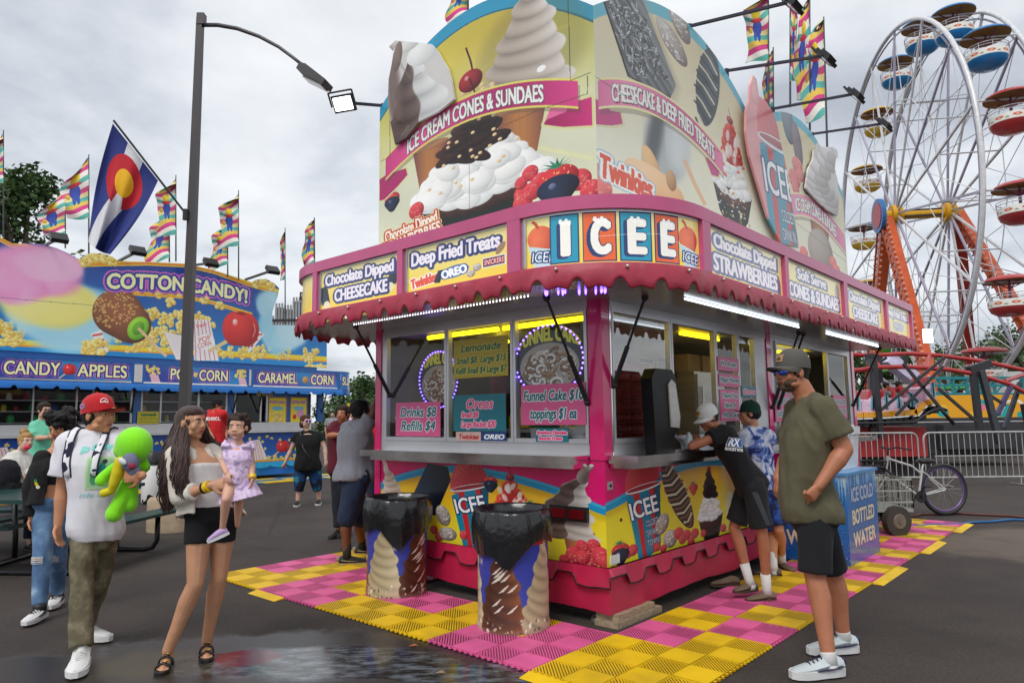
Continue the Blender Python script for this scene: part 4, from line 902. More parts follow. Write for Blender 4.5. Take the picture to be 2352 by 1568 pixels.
    ol=[TR0(*q) for q in((945,405),(962,425),(975,515),(1010,540),(1050,600),(1075,680),(1088,750),(1110,840),(1130,950),(1160,1150),(1190,1320),(1090,1290),(1020,1150),(960,950),(925,830),(905,700),(908,590),(925,530),(930,450))]
    o2=np.array(ol); x0=o2[:,0].min()
    def pi(c):
        c.comp(np.ones((c.h,c.w)),lambda X,Y:c8('E08A90')+0*X[...,None])
        bx,by=TRr(1120,1420); tx,ty=TRr(985,430)
        rot=math.atan2(-(tx-bx),(ty-by)); h_=math.hypot(tx-bx,ty-by)*1.03; iceecup(c,bx+.02,by-.1,.62,h_*1.02,rot*1.0)
        for q in((950,430),(950,470),(955,510)): c.ball(*TRr(*q),.06,.12,'C06A70','F0A8A8')
        c.a=c.a*.82+c8('F0ECE6')*.18  # same pale haze mixed into the cut-out's print
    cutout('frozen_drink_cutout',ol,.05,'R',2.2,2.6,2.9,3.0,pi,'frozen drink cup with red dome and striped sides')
    TR4=lambda x,y:(lambda q:(q[0]-4.6,q[1]-3.6))(wr(1317.1+.4321*x,.4321*y,.02)); TR3=lambda x,y:(TR4(x,y)[0]*QR,TR4(x,y)[1])
    ol=[TR4(*q) for q in((1270,800),(1300,782),(1370,785),(1392,800),(1398,835),(1385,850),(1380,900),(1395,960),(1402,1050),(1395,1150),(1340,1120),(1270,1050),(1225,1000),(1240,900),(1265,850))]
    def p3(c):
        c.comp(np.ones((c.h,c.w)),lambda X,Y:c8('CFCBC8')+0*X[...,None])
        for i in range(9):
            t=i/8; x,y=TR3(1310+30*math.sin(i),1120-t*300); c.ball(x,y,.36*(1-t*.45),.13,'9A9490','EDEAE8',.3,rim=.3); c.ball(x+.1,y-.02,.2*(1-t*.4),.1,'807772','BDB5B0',.3,al=.8)
    cutout('swirl_cutout',ol,.02,'R',2.3,2.0,4.6,3.6,p3)
    # --- signs that print on a round plaque, lights, struts
    def lampbar(p,q,r_,mat,nm): m=MB(T); m.tube([T(*p),T(*q)],r_,8) if False else None; mm=MB(); mm.tube([T(*p),T(*q)],r_,8); return part(nm,mm,mat,st,smooth=40)
    lampbar((.16,.2,2.305),(.16,1.15,2.305),.022,mt_tube,'fluorescent_tube'); lampbar((.16,1.22,2.305),(.16,2.15,2.305),.022,mt_tube,'fluorescent_tube'); lampbar((1.9,.35,2.335),(2.75,.35,2.335),.018,mt_tube,'fluorescent_tube'); lampbar((.6,1.5,2.25),(1.1,2.1,2.25),.02,mt_tube,'fluorescent_tube'); lampbar((.2,.2,2.30),(.42,.2,2.30),.022,mt_tube,'fluorescent_tube'); lampbar((3.6,.25,2.29),(5.2,.25,2.29),.022,mt_tube,'fluorescent_tube')  # tube in front of the partition is added to brighten that part inside
    wtube=emis('white_tube_light',(.80,.90,1.),2.0)
    lampbar((.40,-.5,2.396),(2.78,-.5,2.396),.010,wtube,'awning_light'); lampbar((3.57,-.52,2.396),(5.6,-.52,2.396),.010,wtube,'awning_light')
    m=MB(T)
    for i in range(62):
        b=2.47-2.16*i/61; mm=MB(T); mm.ell((-.49,b,2.406),.006,.006,.006,n=6,m=4); part('light_bead',mm,mt_led,st,smooth=True)
    for k in range(16):
        t=random.uniform(0,1); mm=MB(T); p0=(-.55+.25*t,.1-.35*t,2.40); mm.ell(p0,.008,.008,.03*random.uniform(.4,1),n=6,m=4); part('light_bead',mm,mt_ledb,st,smooth=True)
    def strut(p,q):
        m=MB(); P0,P1=T(*p),T(*q); mid=P0*.45+P1*.55; m.tube([P0,mid],.011,8); m.tube([mid,P1],.019,8); m.ell(P0,.03,n=8,m=5); m.ell(P1,.026,n=8,m=5); part('gas_strut',m,mt_black,st,smooth=40)
    strut((-.45,2.50,2.40),(-.02,2.52,1.75)); strut((-.36,.24,2.40),(-.02,.13,1.62)); strut((.15,-.30,2.40),(.12,-.02,1.75)); strut((3.35,-.3,2.40),(3.2,-.03,1.6)); strut((3.5,-.3,2.40),(3.36,-.03,1.6)); strut((5.95,-.45,2.40),(6.15,-.02,1.65))
    # flood lamps on arms
    def flood(base,end,face,lit=False,par=st):
        m=MB(); B,E=T(*base),T(*end); m.beam(B,E,.026,.026); m.beam(B-UP*.35,B+UP*.02,.04,.04); ar=part('lamp_arm',m,M('dark_steel',(.035,.03,.05),.45,metal=.4),par)
        m=MB(); d=nrm(face); s_=nrm(np.cross(d,UP)); u_=np.cross(s_,d); c=E+d*.05
        m.prism([(-.12,-.085),(.12,-.085),(.12,.085),(-.12,.085)],c-d*.035,s_,u_,d,.035); m.prism([(-.09,-.06),(.09,-.06),(.07,.06),(-.07,.06)],c-d*.06,s_,u_,d,.025)
        for k in(-1,1): m.beam(c+s_*.135*k-u_*.02,c+s_*.135*k+u_*.12,.010,.02)
        m.beam(c+s_*.135+u_*.12,c-s_*.135+u_*.12,.02,.010)
        h=part('lamp_head',m,mt_black,ar)
        m=MB(); m.prism([(-.10,-.065),(.10,-.065),(.10,.065),(-.10,.065)],c+d*.0005,s_,u_,d,.006); part('lamp_glass',m,emis('flood_lit',(1,1,1),5) if lit else M('lamp_lens',(.5,.52,.58),.1,coat=1),ar)
    flood((.06,LB+.02,4.85),(-.42,LB+.02,4.72),V3(-.25,-.75,-.55),True)
    for a_,z_,d_,ze in((1.72,5.37,1.0,5.2),(2.55,5.22,1.02,5.01),(3.83,5.22,.94,5.10),(5.23,5.33,.90,5.21)): flood((a_,.03,z_),(a_,-d_,ze),ll*.8-UP*.6)
    # little details on the corner
    m=MB(T); m.box(.03,.09,-.008,0.001,.97,1.03); part('cable_port',m,mt_alu,st); m=MB(); m.tube([T(.06,-.008,1.0),T(.06,-.014,1.0)],.012,10); part('port_hole',m,mt_black,st)
    m=MB(T); m.box(.04,.16,-.006,0.001,.425,.49); part('maker_plate',m,M('label_white',(.7,.7,.68),.5),st)
    # tail light on the lower left wall
    m=MB(T); m.box(-.035,-.001,.15,.51,.725,.835); tl=part('tail_light',m,mt_black,st)
    m=MB(T); m.box(-.042,-.036,.172,.315,.745,.815); m.box(-.042,-.036,.345,.49,.745,.815); part('red_lens',m,M('dark_red_lens',(.10,.004,.006),.15,coat=.8),tl)
    # ---- interior
    ft=M('stainless_door',(.5,.47,.43),.3,metal=.9,var=.15,sc=3,stretch=(1,1,6))
    fr=thing('refrigerator','tall stainless steel refrigerator inside the pink stand behind the open window','refrigerator',A(3.2,1.0,.42)); m=MB(T); m.box(2.88,3.6,.72,1.3,.42,2.02); part('cabinet',m,ft,fr); m=MB(T); m.box(2.9,3.58,.69,.717,1.25,1.99); d=part('door',m,ft,fr); m=MB(T); m.box(2.95,2.975,.655,.688,1.45,1.85); part('handle',m,mt_chrome,d)
    m=MB(T); m.box(2.9,3.58,.69,.717,.5,1.23);part('door',m,ft,fr)
    m=MB(T); m.box(2.0,2.86,.95,1.0,.42,2.34); pw=part('partition',m,M('partition_beige',(.34,.29,.22),.6,dirt=.2),st); cvp=Canvas('notice',.3,.22,300,'C9B894'); cvp.rect(.02,.16,.28,.2,'2A2420')
    for k in range(5): cvp.rect(.03,.03+.025*k,.03+.2*random.uniform(.6,1),.04+.025*k,'5A5044')
    pm=printmat(cvp,.7)
    for k,(a_,z_) in enumerate(((2.08,1.92),(2.45,1.95),(2.08,1.62),(2.12,1.33),(2.5,1.45))):
        m=MB(T); m.quad((a_,.944,z_),(a_+.3,.944,z_),(a_+.3,.944,z_+.24),(a_,.944,z_+.24)); part('notice',m,pm,pw,fix=False)
    bxm=M('cardboard',(.42,.30,.19),.85,var=.15,bump=.1)
    for i,(a_,b_,z_,w_) in enumerate(((3.05,.95,2.025,.3),(3.4,.95,2.025,.28),(1.75,1.9,1.82,.26),(1.75,1.9,1.6,.26),(1.75,1.9,2.04,.26))):
        m=MB(T); m.box(a_-w_/2,a_+w_/2,b_-.15,b_+.15,z_,z_+.2); m.box(a_-.02,a_+.02,b_-.152,b_+.152,z_+.001,z_+.202); solo('cardboard_box',m,bxm,('brown carton on top of the steel refrigerator, nearer the window','brown carton on top of the steel refrigerator, farther along','lower middle brown carton on the shelf inside the stand','bottom brown carton on the shelf inside the stand','topmost brown carton on the shelf inside the stand')[i],'box',A(a_,b_,z_))
    m=MB(T); m.box(1.55,1.95,1.7,2.1,.42,1.6); part('inner_cupboard',m,mi,st)
    m=MB(T); m.box(.12,3.1,.12,.5,1.15,1.2); m.box(.12,.5,.5,2.5,1.15,1.2); part('inner_counter',m,mt_alu,st)
    # cup towers: red and green plush-like sleeves of stacked cups
    for i,(a_,cc,nm) in enumerate(((.42,'0F7A3C','green'),(.66,'A83A38','red'),(.88,'B04A40','pale red'))):
        m=MB(); pr=[]
        for k in range(26): z=1.2+k*.030; pr+=[(.085+.006*math.sin(k*2.1),z),(.098+.006*math.sin(k*1.7),z+.022)]
        m.lathe(A(a_,.28,0),pr,18,cap=True); solo('cup_stack',m,M('cups_'+nm,cc,.5,var=.35,sc=30),'tall stack of %s paper cups behind the window right of the corner post'%nm,'cup stack',A(a_,.28,1.2),smooth=40)
    for i in range(9):
        b=.25+i*.27+random.uniform(-.05,.05); m=MB(); c_=A(.14+.05*(i%2),b,1.30); m.lathe(c_,[(.032,0),(.048,.12),(.052,.125),(.04,.125)],14,cap=True); solo('paper_cup',m,M('paper_cup_white',(.7,.7,.72),.6),'white paper cup standing behind the left window, number %s from the corner'%('one','two','three','four','five','six','seven','eight','nine')[i] if False else 'white paper cup standing on the ledge behind the left windows','paper cup',c_,group='paper cups on the ledge behind the left windows',smooth=40)
    for i,(b_,cc,nm) in enumerate(((.62,'C8B400','yellow'),(1.2,'C8B400','yellow'),(.95,'0A6A2A','green'))):
        m=MB(T); m.box(.55,.75,b_,b_+.22,1.42,1.60 if i else 1.66); m.box(.56,.74,b_+.01,b_+.21,1.601 if i else 1.661,1.62 if i else 1.68); solo('plastic_tub',m,M('tub_'+nm,cc,.4),('tall yellow plastic tub on the inner shelf below the lemonade sign','small yellow plastic tub on the inner shelf left of the green one','green plastic tub on the inner shelf right of the lemonade sign')[i],'tub',A(.6,b_,1.4))
    m=MB(T); m.box(.5,.8,.3,1.6,1.38,1.41); part('inner_shelf',m,mt_alu,st)
    for i in range(12):
        b_=.28+i*.19; cc=('B01828','1848A0','C8A010','18803A','C05010','701860')[i%6]; m=MB(); m.lathe(A(1.0+.06*(i%2),b_,1.32),[(.04,0),(.042,.2),(.016,.26),(.015,.31)],12,cap=True); solo('syrup_bottle',m,M('syrup_'+cc,cc,.25,coat=.4),'coloured syrup bottle on the inner bench behind the left windows','bottle',A(1.0,b_,1.32),group='syrup bottles on the inner bench behind the left windows',smooth=40)
    m=MB(T); m.box(.9,1.2,.2,2.5,1.28,1.315); part('inner_bench',m,mt_alu,st)
    for i,(b_,z_,r_) in enumerate(((2.42,1.50,.3),(2.30,1.46,-.25),(.33,1.36,.4),(.24,1.42,-.2))):
        m=MB(); d=nrm(ll*math.cos(r_)+UP*math.sin(r_)); c_=A(.12,b_,z_); m.tube([c_-d*.13,c_+d*.05,c_+d*.13],[.035,.045,.048],12); solo('cup_sleeve',m,M('paper_cup_white',(.7,.7,.72),.6),('upper tilted sleeve of white cups in the leftmost window','lower tilted sleeve of white cups in the leftmost window','tilted sleeve of white cups near the corner post','crossed sleeve of white cups near the corner post')[i],'paper cups',c_,smooth=40)
    m=MB(T); m.box(1.59,1.91,LB-.055,LB-.03,1.2,2.2); part('back_gap_panel',m,M('gap_panel_pink','C04A86',.6,var=.4,sc=5),st)  # added pink panel, closes the gap that let bright sky through
    # --- round lit plaques
    def plaque(t0,t1,z0,z1,off,lab):
        W_=t1-t0;Hh=z1-z0; c=Canvas('plaque%d'%int(t0*100),W_,Hh,330,'141018'); c.ell(W_/2,Hh*.44,W_*.47,Hh*.40,'2A2230'); c.ell(W_/2,Hh*.42,W_*.43,Hh*.33,'A99C94')
        for k in range(70):
            a=random.uniform(0,6.28);q=math.sqrt(random.random())*.9; x=W_/2+math.cos(a)*q*W_*.37;y=Hh*.40+math.sin(a)*q*Hh*.25; t=np.linspace(0,1,12); a2=random.uniform(0,6.28); r2=random.uniform(.04,.1)
            pts=np.stack([x+np.cos(a2+t*4)*r2*W_,y+np.sin(a2+t*4)*r2*Hh*.8],1); c.line(pts-np.array([0,.006]),.026*W_/.7,'3A2012',.9); c.line(pts,.022*W_/.7,random.choice(['8A5A38','A87850','D8C8BC','ECE6E2','E2DAD6']),.95)
        c.text('FUNNEL CAKE',W_/2,Hh*.66,Hh*.2,'E6DC1E',w=W_*.88,warp=arcwarp(W_/2,0,W_,Hh*.12),out=[(.008,'14201A')],bold=.006)
        cx,cz=(t0+t1)/2,(z0+z1)/2
        p=thing('funnel_cake_sign',lab,'sign',A(off,cx,z0)); m=MB(T); n=28
        pl=[(math.cos(k*2*math.pi/n)*W_*.5*(1-.0),math.sin(k*2*math.pi/n)*Hh*.5) for k in range(n)]
        m.prism(pl,A(off,cx,cz),-ll,UP,-rr,.02,lambda x,y:(x/W_+.5,y/Hh+.5)) if False else None
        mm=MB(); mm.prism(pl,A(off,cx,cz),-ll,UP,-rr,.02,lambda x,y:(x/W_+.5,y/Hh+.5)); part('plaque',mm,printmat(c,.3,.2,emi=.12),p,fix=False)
        for k in range(44):
            a=k*2*math.pi/44; q=A(off-.026,cx-math.cos(a)*W_*.49,cz+math.sin(a)*Hh*.49); mm=MB(); mm.ell(q,.0085,n=6,m=4); part('light_bead',mm,mt_ledb,p,smooth=True)
    plaque(.17,.88,1.68,2.26,.03,'large round funnel cake picture sign ringed with violet lights behind the right pane'); plaque(1.98,2.56,1.62,2.20,.42,'smaller copy of the funnel cake sign with violet lights, standing in for its reflection in the left pane')  # second plaque is a solid copy in place of the sign's glass reflection
    # --- price signs on the glass
    def psign(face,u0,v0,u1,v1,cv_,lab,off=.022,rough=.35):
        f=wl if face=='L' else wr
        (ta,za),(tb,zb)=f(u0,v0,off),f(u1,v1,off)
        t0,t1=sorted((ta,tb)); z1,z0=max(za,zb),min(za,zb); W_=t1-t0;Hh=z1-z0; cv=price_sign(cv_[0],W_,Hh,*cv_[1:])
        if face=='L': X=-ll;nn=-rr;o=A(-off,t1,z0)
        else: X=rr;nn=-ll;o=A(t0,-off,z0)
        m=MB(); m.prism([(0,0),(W_,0),(W_,Hh),(0,Hh)],o,X,UP,nn,.004,lambda x,y:(x/W_,y/Hh)); solo('price_sign',m,printmat(cv,rough,dirt=.05),lab,'sign',o,fix=False)
    TEAL='0F5E6E';PK='D9588E';HW='DCE6E6'
    psign('L',1043,783,1168,862,('lemonade','B8A526',[('Lemonade',.5,.68,.2,.72),('Small $8  Large $15',.5,.38,.17,.9),('Refill Small $4 Large $7',.5,.12,.16,.92)],'1A6A4A','D6C84A'),'yellow lemonade price sign in the top of the middle left window')
    psign('L',1042,908,1163,990,('cookies','0B6F7F',[('Oreos',.5,.62,.26,.5),('Small $8',.32,.38,.15,.32),('Large Bucket $20',.48,.12,.16,.64)],'E0487C','E9C2CF'),'teal cookie price sign with pink lettering in the middle left window')
    psign('L',910,925,1012,1002,('drinks',PK,[('Drinks $8',.5,.58,.27,.78),('Refills $4',.5,.18,.27,.74)],TEAL,HW),'pink drinks and refills price sign low in the leftmost window')
    psign('L',1197,885,1347,975,('funnel',PK,[('Funnel Cake $10',.5,.6,.25,.92),('toppings $1 ea',.5,.16,.25,.72)],TEAL,HW),'pink funnel cake and toppings price sign beside the corner post')
    psign('L',1231,983,1306,1015,('toppings','0B6F7F',[('Strawberry, Chocolate,',.5,.58,.22,.92),('Bavarian Cream',.45,.15,.22,.7)],'E0487C','E9C2CF'),'small teal toppings sign under the funnel cake price sign')
    for (u0,v0,u1,v1,bg,t,lab,cc) in ((1048,991,1105,1012,'C9A8A0','Twinkies','white snack box with red lettering under the teal cookie sign','B02028'),(1106,991,1163,1012,'123A78','OREO','blue cookie box with white lettering under the teal cookie sign','F0F2F6')):
        psign('L',u0,v0,u1,v1,(t+'box',bg,[(t,.5,.2,.5,.8)],cc,bg),lab,off=.03)
    psign('R',1647,818,1697,855,('accept',PK,[('We Accept',.5,.4,.32,.75)],TEAL,HW),'pink we accept sign, topmost in the right hand window')
    psign('R',1650,857,1699,890,('magic',PK,[('Magic Money',.5,.4,.34,.9)],TEAL,HW),'pink magic money sign between two others in the right hand window')
    psign('R',1652,893,1699,966,('thanks',PK,[('Thank You',.5,.74,.15,.82),('Have A',.5,.44,.15,.6),('Nice Day',.5,.14,.15,.8)],TEAL,HW),'pink thank you have a nice day sign, lowest in the right hand window')
    psign('R',1702,885,1737,912,('churros','0B6F7F',[('Churros',.5,.3,.4,.8)],'E0487C','E9C2CF'),'small teal and pink sign behind the green cap')
    psign('R',1778,902,1818,968,('funnel2',PK,[('Funnel Cake',.5,.62,.24,.9),('Sunday $12',.5,.2,.24,.8)],TEAL,HW),'pink funnel cake sign in the far window behind the olive shirt')
    psign('R',1912,907,1946,960,('drinks2',PK,[('Drinks $8',.5,.6,.24,.8),('Refills $4',.5,.2,.24,.8)],TEAL,HW),'pink drinks sign at the end of the far window')
    # tall black drink dispenser on the counter
    g=thing('drink_dispenser','tall black tilted drink dispenser with clear front on the steel counter','dispenser',A(.72,-.12,1.226))
    X_=rr;N_=-ll
    body=[(.02,0),(.42,0),(.40,.07),(.30,.12),(.40,.2),(.43,.27),(.36,.60),(.30,.66),(.04,.66),(-.02,.58)]
    m=MB(); m.prism([(x*1.0,z) for x,z in body],A(.40,-.10,1.226),X_,UP,N_,.10); part('housing',m,M('black_gloss',(.006,.006,.007),.4,spec=.2),g)
    m=MB(); m.prism([(.24,.20),(.37,.19),(.39,.28),(.33,.55),(.27,.58),(.22,.54)],A(.40,-.201,1.226),X_,UP,N_,.012); part('window',m,M('frosted_window',(.45,.43,.40),.25,coat=.5,sc=20),g)
    m=MB(T); m.box(.60,.95,-.26,-.02,1.226,1.25); part('drip_tray',m,mt_chrome,g)
    m=MB(); m.lathe(A(1.02,-.16,1.227),[(.035,0),(.036,.10),(.015,.125),(.014,.15)],14,cap=True); solo('water_bottle',m,M('bottle_clear',(.5,.6,.65),.1,coat=1),'clear bottle with light blue cap beside the black dispenser','bottle',A(1.02,-.16,1.227),smooth=40)
    # wood block under the corner
    wd=M('weathered_wood',(.33,.25,.16),.8,var=.3,sc=5,stretch=(1,9,9),bump=.4,bs=20)
    for i,(a0,b0,z0,w_,h_,lab) in enumerate(((-.03,-.10,.0,.62,.045,'weathered board lying flat under the stand corner'),(.0,-.09,.046,.5,.045,'short weathered wooden block wedged on the flat board under the corner'))):
        m=MB(T); m.box(a0,a0+w_,b0,b0+.20,z0,z0+h_); solo('wooden_block',m,wd,lab,'wood block',A(a0,b0,z0))
    m=MB(); m.tube([A(.12,.12,.0),A(.12,.12,.36)],.05,12); m.tube([A(.12,.12,.0),A(.12,.12,.02)],.1,12); part('jack_leg',m,mt_alu,st)
    for b_ in(.25,2.5):
        m=MB(); m.tube([A(2.9,b_-.1,.33),A(2.9,b_+.1,.33)],.33,20); w_=part('wheel',m,M('tyre_rubber',(.02,.02,.02),.85),st,smooth=40); m=MB(); m.tube([A(2.9,b_-.105,.33),A(2.9,b_+.105,.33)],.2,14); part('rim',m,mt_bolt,w_)
    # street number lying under the stand
build_boothA()
# ================= the blue stand across the way
def onB(u,v,b0):
    d=ray(u,v);o=np.array([0,0,H]);k=((CC+ll*b0-o)@ll)/(d@ll);p=o+d*k; return (p-CC)@rr,p[2]
def build_boothB():
    T=A; st=thing('cotton_candy_stand','long blue food stand with tall cotton candy billboard and blue scalloped awning','food stand',A(2,15,0))
    blue=M('blue_paint','1560B0',.35,var=.08,coat=.3,dirt=.1); blue2=M('blue_vinyl','1E74C8',.4,var=.1,bump=.3,bs=12); cy=M('cyan_vinyl','17A5DC',.4,var=.1,bump=.3,bs=6)
    wht=M('stand_white',(.72,.72,.73),.35,var=.04,dirt=.08)
    a0,a1=-4.5,6.75; bw=14.6; bh=14.0
    # billboard
    W_=8.4; ax0=-1.5; c=Canvas('cotton_candy_billboard',W_,2.5,110,'1C5FB4')
    Z=lambda x,y:(lambda q:(q[0]-ax0,q[1]-3.0))(onB(x*.39,282.2+.39*y,14.3))
    c.comp(np.ones((c.h,c.w)),lambda X,Y:c8('1E93D6')+(c8('1A3B94')-c8('1E93D6'))*np.clip(Y/2.3,0,1)[...,None])
    top=[Z(*q) for q in((-200,640),(0,680),(60,710),(470,830),(600,826),(860,822),(1080,833),(1250,870),(1450,942),(1640,1000))]; top=np.array(top)
    c.line(top,.16,'F4D21E'); c.line(top-np.array([0,.03]),.05,'E8882A')
    inn=[Z(*q) for q in((640,990),(860,1010),(1080,1025),(1250,1060),(1480,1130))]; c.line(inn,.10,'F4C81E'); c.line(np.array(inn)-np.array([0,.01]),.03,'E8882A')
    for off,col,th in((1290,'F6D92A',.14),(1305,'F09A2A',.04),(1345,'1787CC',.22)):
        c.line([Z(-200,off-8),Z(0,off),Z(1920,off+100)],th,col)
    popheap(c,*[Z(0,0)[0]-.6,Z(230,0)[0]],Z(0,1290)[1],Z(0,1180)[1],50,.10); popheap(c,Z(240,0)[0],Z(1900,0)[0],Z(900,1350)[1],Z(900,1270)[1],90,.085)
    def puff(x,y,rx,ry,lo,hi,n=22):
        for k in range(n):
            a=random.uniform(0,6.28);q=random.random()**.5*.55; c.ell(x+math.cos(a)*rx*q,y+math.sin(a)*ry*q,rx*.55,ry*.55,c8(lo)+(c8(hi)-c8(lo))*random.random(),.5,soft=.05)
        c.ell(x,y,rx*.7,ry*.7,c8(lo)*.35+c8(hi)*.65,.5,soft=.12)
    for (x_,y_,rx,ry,lo,hi) in((430,1150,1.15,.75,'8CD0EC','C8EEF8'),(300,1060,.95,.55,'F0E060','FAF6B8'),(215,880,.88,.58,'EE86C4','F8C4E4'),(110,960,.5,.42,'EE86C4','F8C4E4'),(290,840,.6,.38,'F0A0D2','F8D0EA')): x,y=Z(x_,y_); puff(x,y,rx,ry,lo,hi,40)
    for (x_,y_,rx,ry,lo,hi) in((1640,1200,.6,.75,'8CD0EC','C8EEF8'),(1580,1060,.35,.4,'8CD0EC','D8F2FA'),(1700,1260,.5,.4,'9CD8EE','D8F2FA')): x,y=Z(x_,y_); puff(x,y,rx,ry,lo,hi,30)
    for x_ in(560,1530):
        sg=1 if x_==560 else -1; p,q=Z(x_,1230),Z(x_+sg*70,1350); c.line([p,q],[.26,.05],'F4F2F0')
        for k in range(3): t=.15+.28*k; u_=Z(x_+sg*70*t,1230+120*t); c.line([(u_[0]-.12*(1-t),u_[1]-.03),(u_[0]+.12*(1-t),u_[1]+.03)],.04,'D83A3A')
    popheap(c,Z(890,0)[0],Z(1290,0)[0],Z(0,1240)[1],Z(0,1010)[1],70,.10); popheap(c,Z(560,0)[0],Z(690,0)[0],Z(0,1340)[1],Z(0,1240)[1],14,.1)
    for (x_,y_) in((940,1010),(1000,1060),(1200,1040),(1290,1080),(1050,1000)): x,y=Z(x_,y_); popcorn(c,x,y,.13)
    q=[Z(960,1230),Z(1100,1260),Z(1100,1420),Z(1040,1410)]; c.poly(q,'F0E6E8'); q=[Z(1130,1160),Z(1230,1160),Z(1285,1400),Z(1140,1400)]; c.poly(q,'F2EAEC')
    for k in range(5): c.line([Z(1140+k*20,1165),Z(1150+k*28,1400)],.02,'C9707C')
    x,y=Z(1205,1290); c.ell(x,y,.24,.2,'F8F4F2',rot=.2); c.text('POP',x,y+.02,.12,'D03040',w=.3,rot=.35); c.text('CORN',x,y-.12,.12,'D03040',w=.34,rot=.35); x,y=Z(1185,1195); c.text('fresh',x,y-.03,.09,'D03040',w=.26,rot=.35)
    x,y=Z(730,1150)
    for k in range(6): c.ball(x-.15+.06*k,y+.12-.05*k,.52-.015*k,.55-.02*k,'4A230E','A2603A',-.6)
    for _ in range(150):
        a=random.uniform(0,6.28); r_=math.sqrt(random.random())*.55; px_,py_=x-.18+math.cos(a)*r_*.85,y+.16+math.sin(a)*r_*.85
        if (px_-x)+(y-py_)<.12: c.ball(px_,py_,.028,.024,'9C6A2C','F0C878')
    x2,y2=Z(810,1210); c.ball(x2,y2,.22,.30,'4E9A12','A8E838',-.5); c.ball(x2,y2,.12,.18,'3E7A10','78C028',-.5); c.line([Z(810,1210),Z(975,1375)],.07,'E6C890')
    x,y=Z(1415,1215); candyapple(c,x,y,.46,'A00E14','F03A34',(-1.1,-.9))
    tw=lambda X,Y:(X,Y+0)
    cx0,cx1=Z(680,0)[0],Z(1482,0)[0]; pl=np.array([Z(*q) for q in((690,975),(860,978),(1080,992),(1260,1015),(1470,1068))]); cf=np.polyfit(pl[:,0],pl[:,1],3)
    c.text('COTTON CANDY!',(cx0+cx1)/2,0,.34,'FBF6B8',w=cx1-cx0,warp=lambda X,Y:(X,np.polyval(cf,X)+Y+.0),out=[(.085,'E06AC8'),(.05,'2A3A9C')],bold=.014,sh=(.02,-.03,'14246A',.8,.08))
    popheap(c,Z(1850,0)[0]-.1,Z(1920,0)[0],Z(0,1440)[1],Z(0,1330)[1],14,.1)
    for (x_,y_) in((500,820),(540,800),(580,790),(620,800),(660,815),(1510,950),(1550,945),(1590,965)): x,y=Z(x_,y_); popcorn(c,x,y,.14)
    c.line([Z(0,1030),Z(600,1080)],.01,'404860',.6)
    ZO=lambda x,y:(lambda q:(q[0]-ax0,q[1]-3.0))(onB(x*.39,282.2+.39*y,14.3))
    ol=[(0,-.03)]+[ZO(*q) for q in((-250,620),(0,676),(70,712),(160,712),(250,715),(330,740),(400,770),(450,800),(480,805),(490,785),(530,768),(600,770),(660,790),(690,815),(860,820),(1080,830),(1250,866),(1480,940),(1500,925),(1560,918),(1610,945),(1640,975),(1632,1020),(1600,1110),(1598,1190),(1755,1192),(1830,1245),(1920,1258),(1920,1442))]; ol=[(max(0,x),z) for x,z in ol]; ol[0]=(0,ol[-1][1])
    m=MB(); m.prism(ol[::-1] if False else ol,A(ax0,14.3,3.0),rr,UP,-ll,.04,lambda x,y:(x/W_,y/2.5)); part('billboard',m,printmat(c,.3,.25,emi=.05,dirt=.05),st,fix=False)
    m=MB(T); m.box(a0,ax0,14.28,14.32,3.0,5.3); m.box(a0,a1,14.34,14.4,2.9,3.6); part('billboard_wing',m,blue,st)
    # body
    m=MB(T); m.box(a0,a1,bw+2.3,bw+2.35,.3,2.9); m.box(a0,a0+.05,bw,bw+2.3,.3,2.9); m.box(a1-.05,a1,bw+.01,bw+2.3,.3,2.3); part('body_wall',m,M('booth_inner',(.09,.08,.085),.7),st)
    m=MB(T); m.box(a0,a1,bw,bw+2.3,2.45,2.5); m.box(a0,a1,bw,bw+2.3,.25,.3); part('floor_and_roof',m,wht,st)
    cl=Canvas('blue_lower_print',5.6,.95,130,'1B5FB8'); cl.comp(np.ones((cl.h,cl.w)),lambda X,Y:c8('1F6FC4')+(c8('18409A')-c8('1F6FC4'))*np.clip(Y,0,1)[...,None])
    cl.rect(0,0,5.6,.12,'F4B824'); cl.rect(0,.03,5.6,.06,'E87830')
    for base in(0,2.8):
        popheap(cl,base+.8,base+2.8,.08,.24,50,.05); [popcorn(cl,base+random.uniform(.8,2.8),random.uniform(.3,.85),.05) for _ in range(16)]
        for k,(lo,hi) in enumerate((('E88CC4','F8CCE6'),('8CD0EC','D8F2FA'))): cl.ell(base+.35+.15*k,.55-.25*k,.38,.28,hi,1,soft=.03)
        cl.poly([(base+1.0,.08),(base+1.5,.12),(base+1.25,.75),(base+.95,.7)],'F0E2E6')
        for k in range(5): cl.line([(base+1.02+.09*k,.1),(base+.97+.06*k,.7)],.012,'CF6070')
        candyapple(cl,base+1.95,.5,.19); cl.ball(base+2.5,.48,.19,.2,'5A3216','C89050'); cl.ball(base+2.4,.4,.09,.11,'4E9A12','A8E838')
    m=MB(T); m.quad((1.15,bw,.42),(a1,bw,.42),(a1,bw,1.22),(1.15,bw,1.22)); o=part('lower_wall_panel',m,printmat(cl,.3,.2,emi=.04),st,fix=False)
    m=MB(T); m.quad((a0,bw,.42),(1.149,bw,.42),(1.149,bw,1.22),(a0,bw,1.22)); o=part('lower_wall_panel',m,printmat(cl,.3,.2,emi=.04),st,fix=False)
    m=MB(T)
    n=120; prev=None
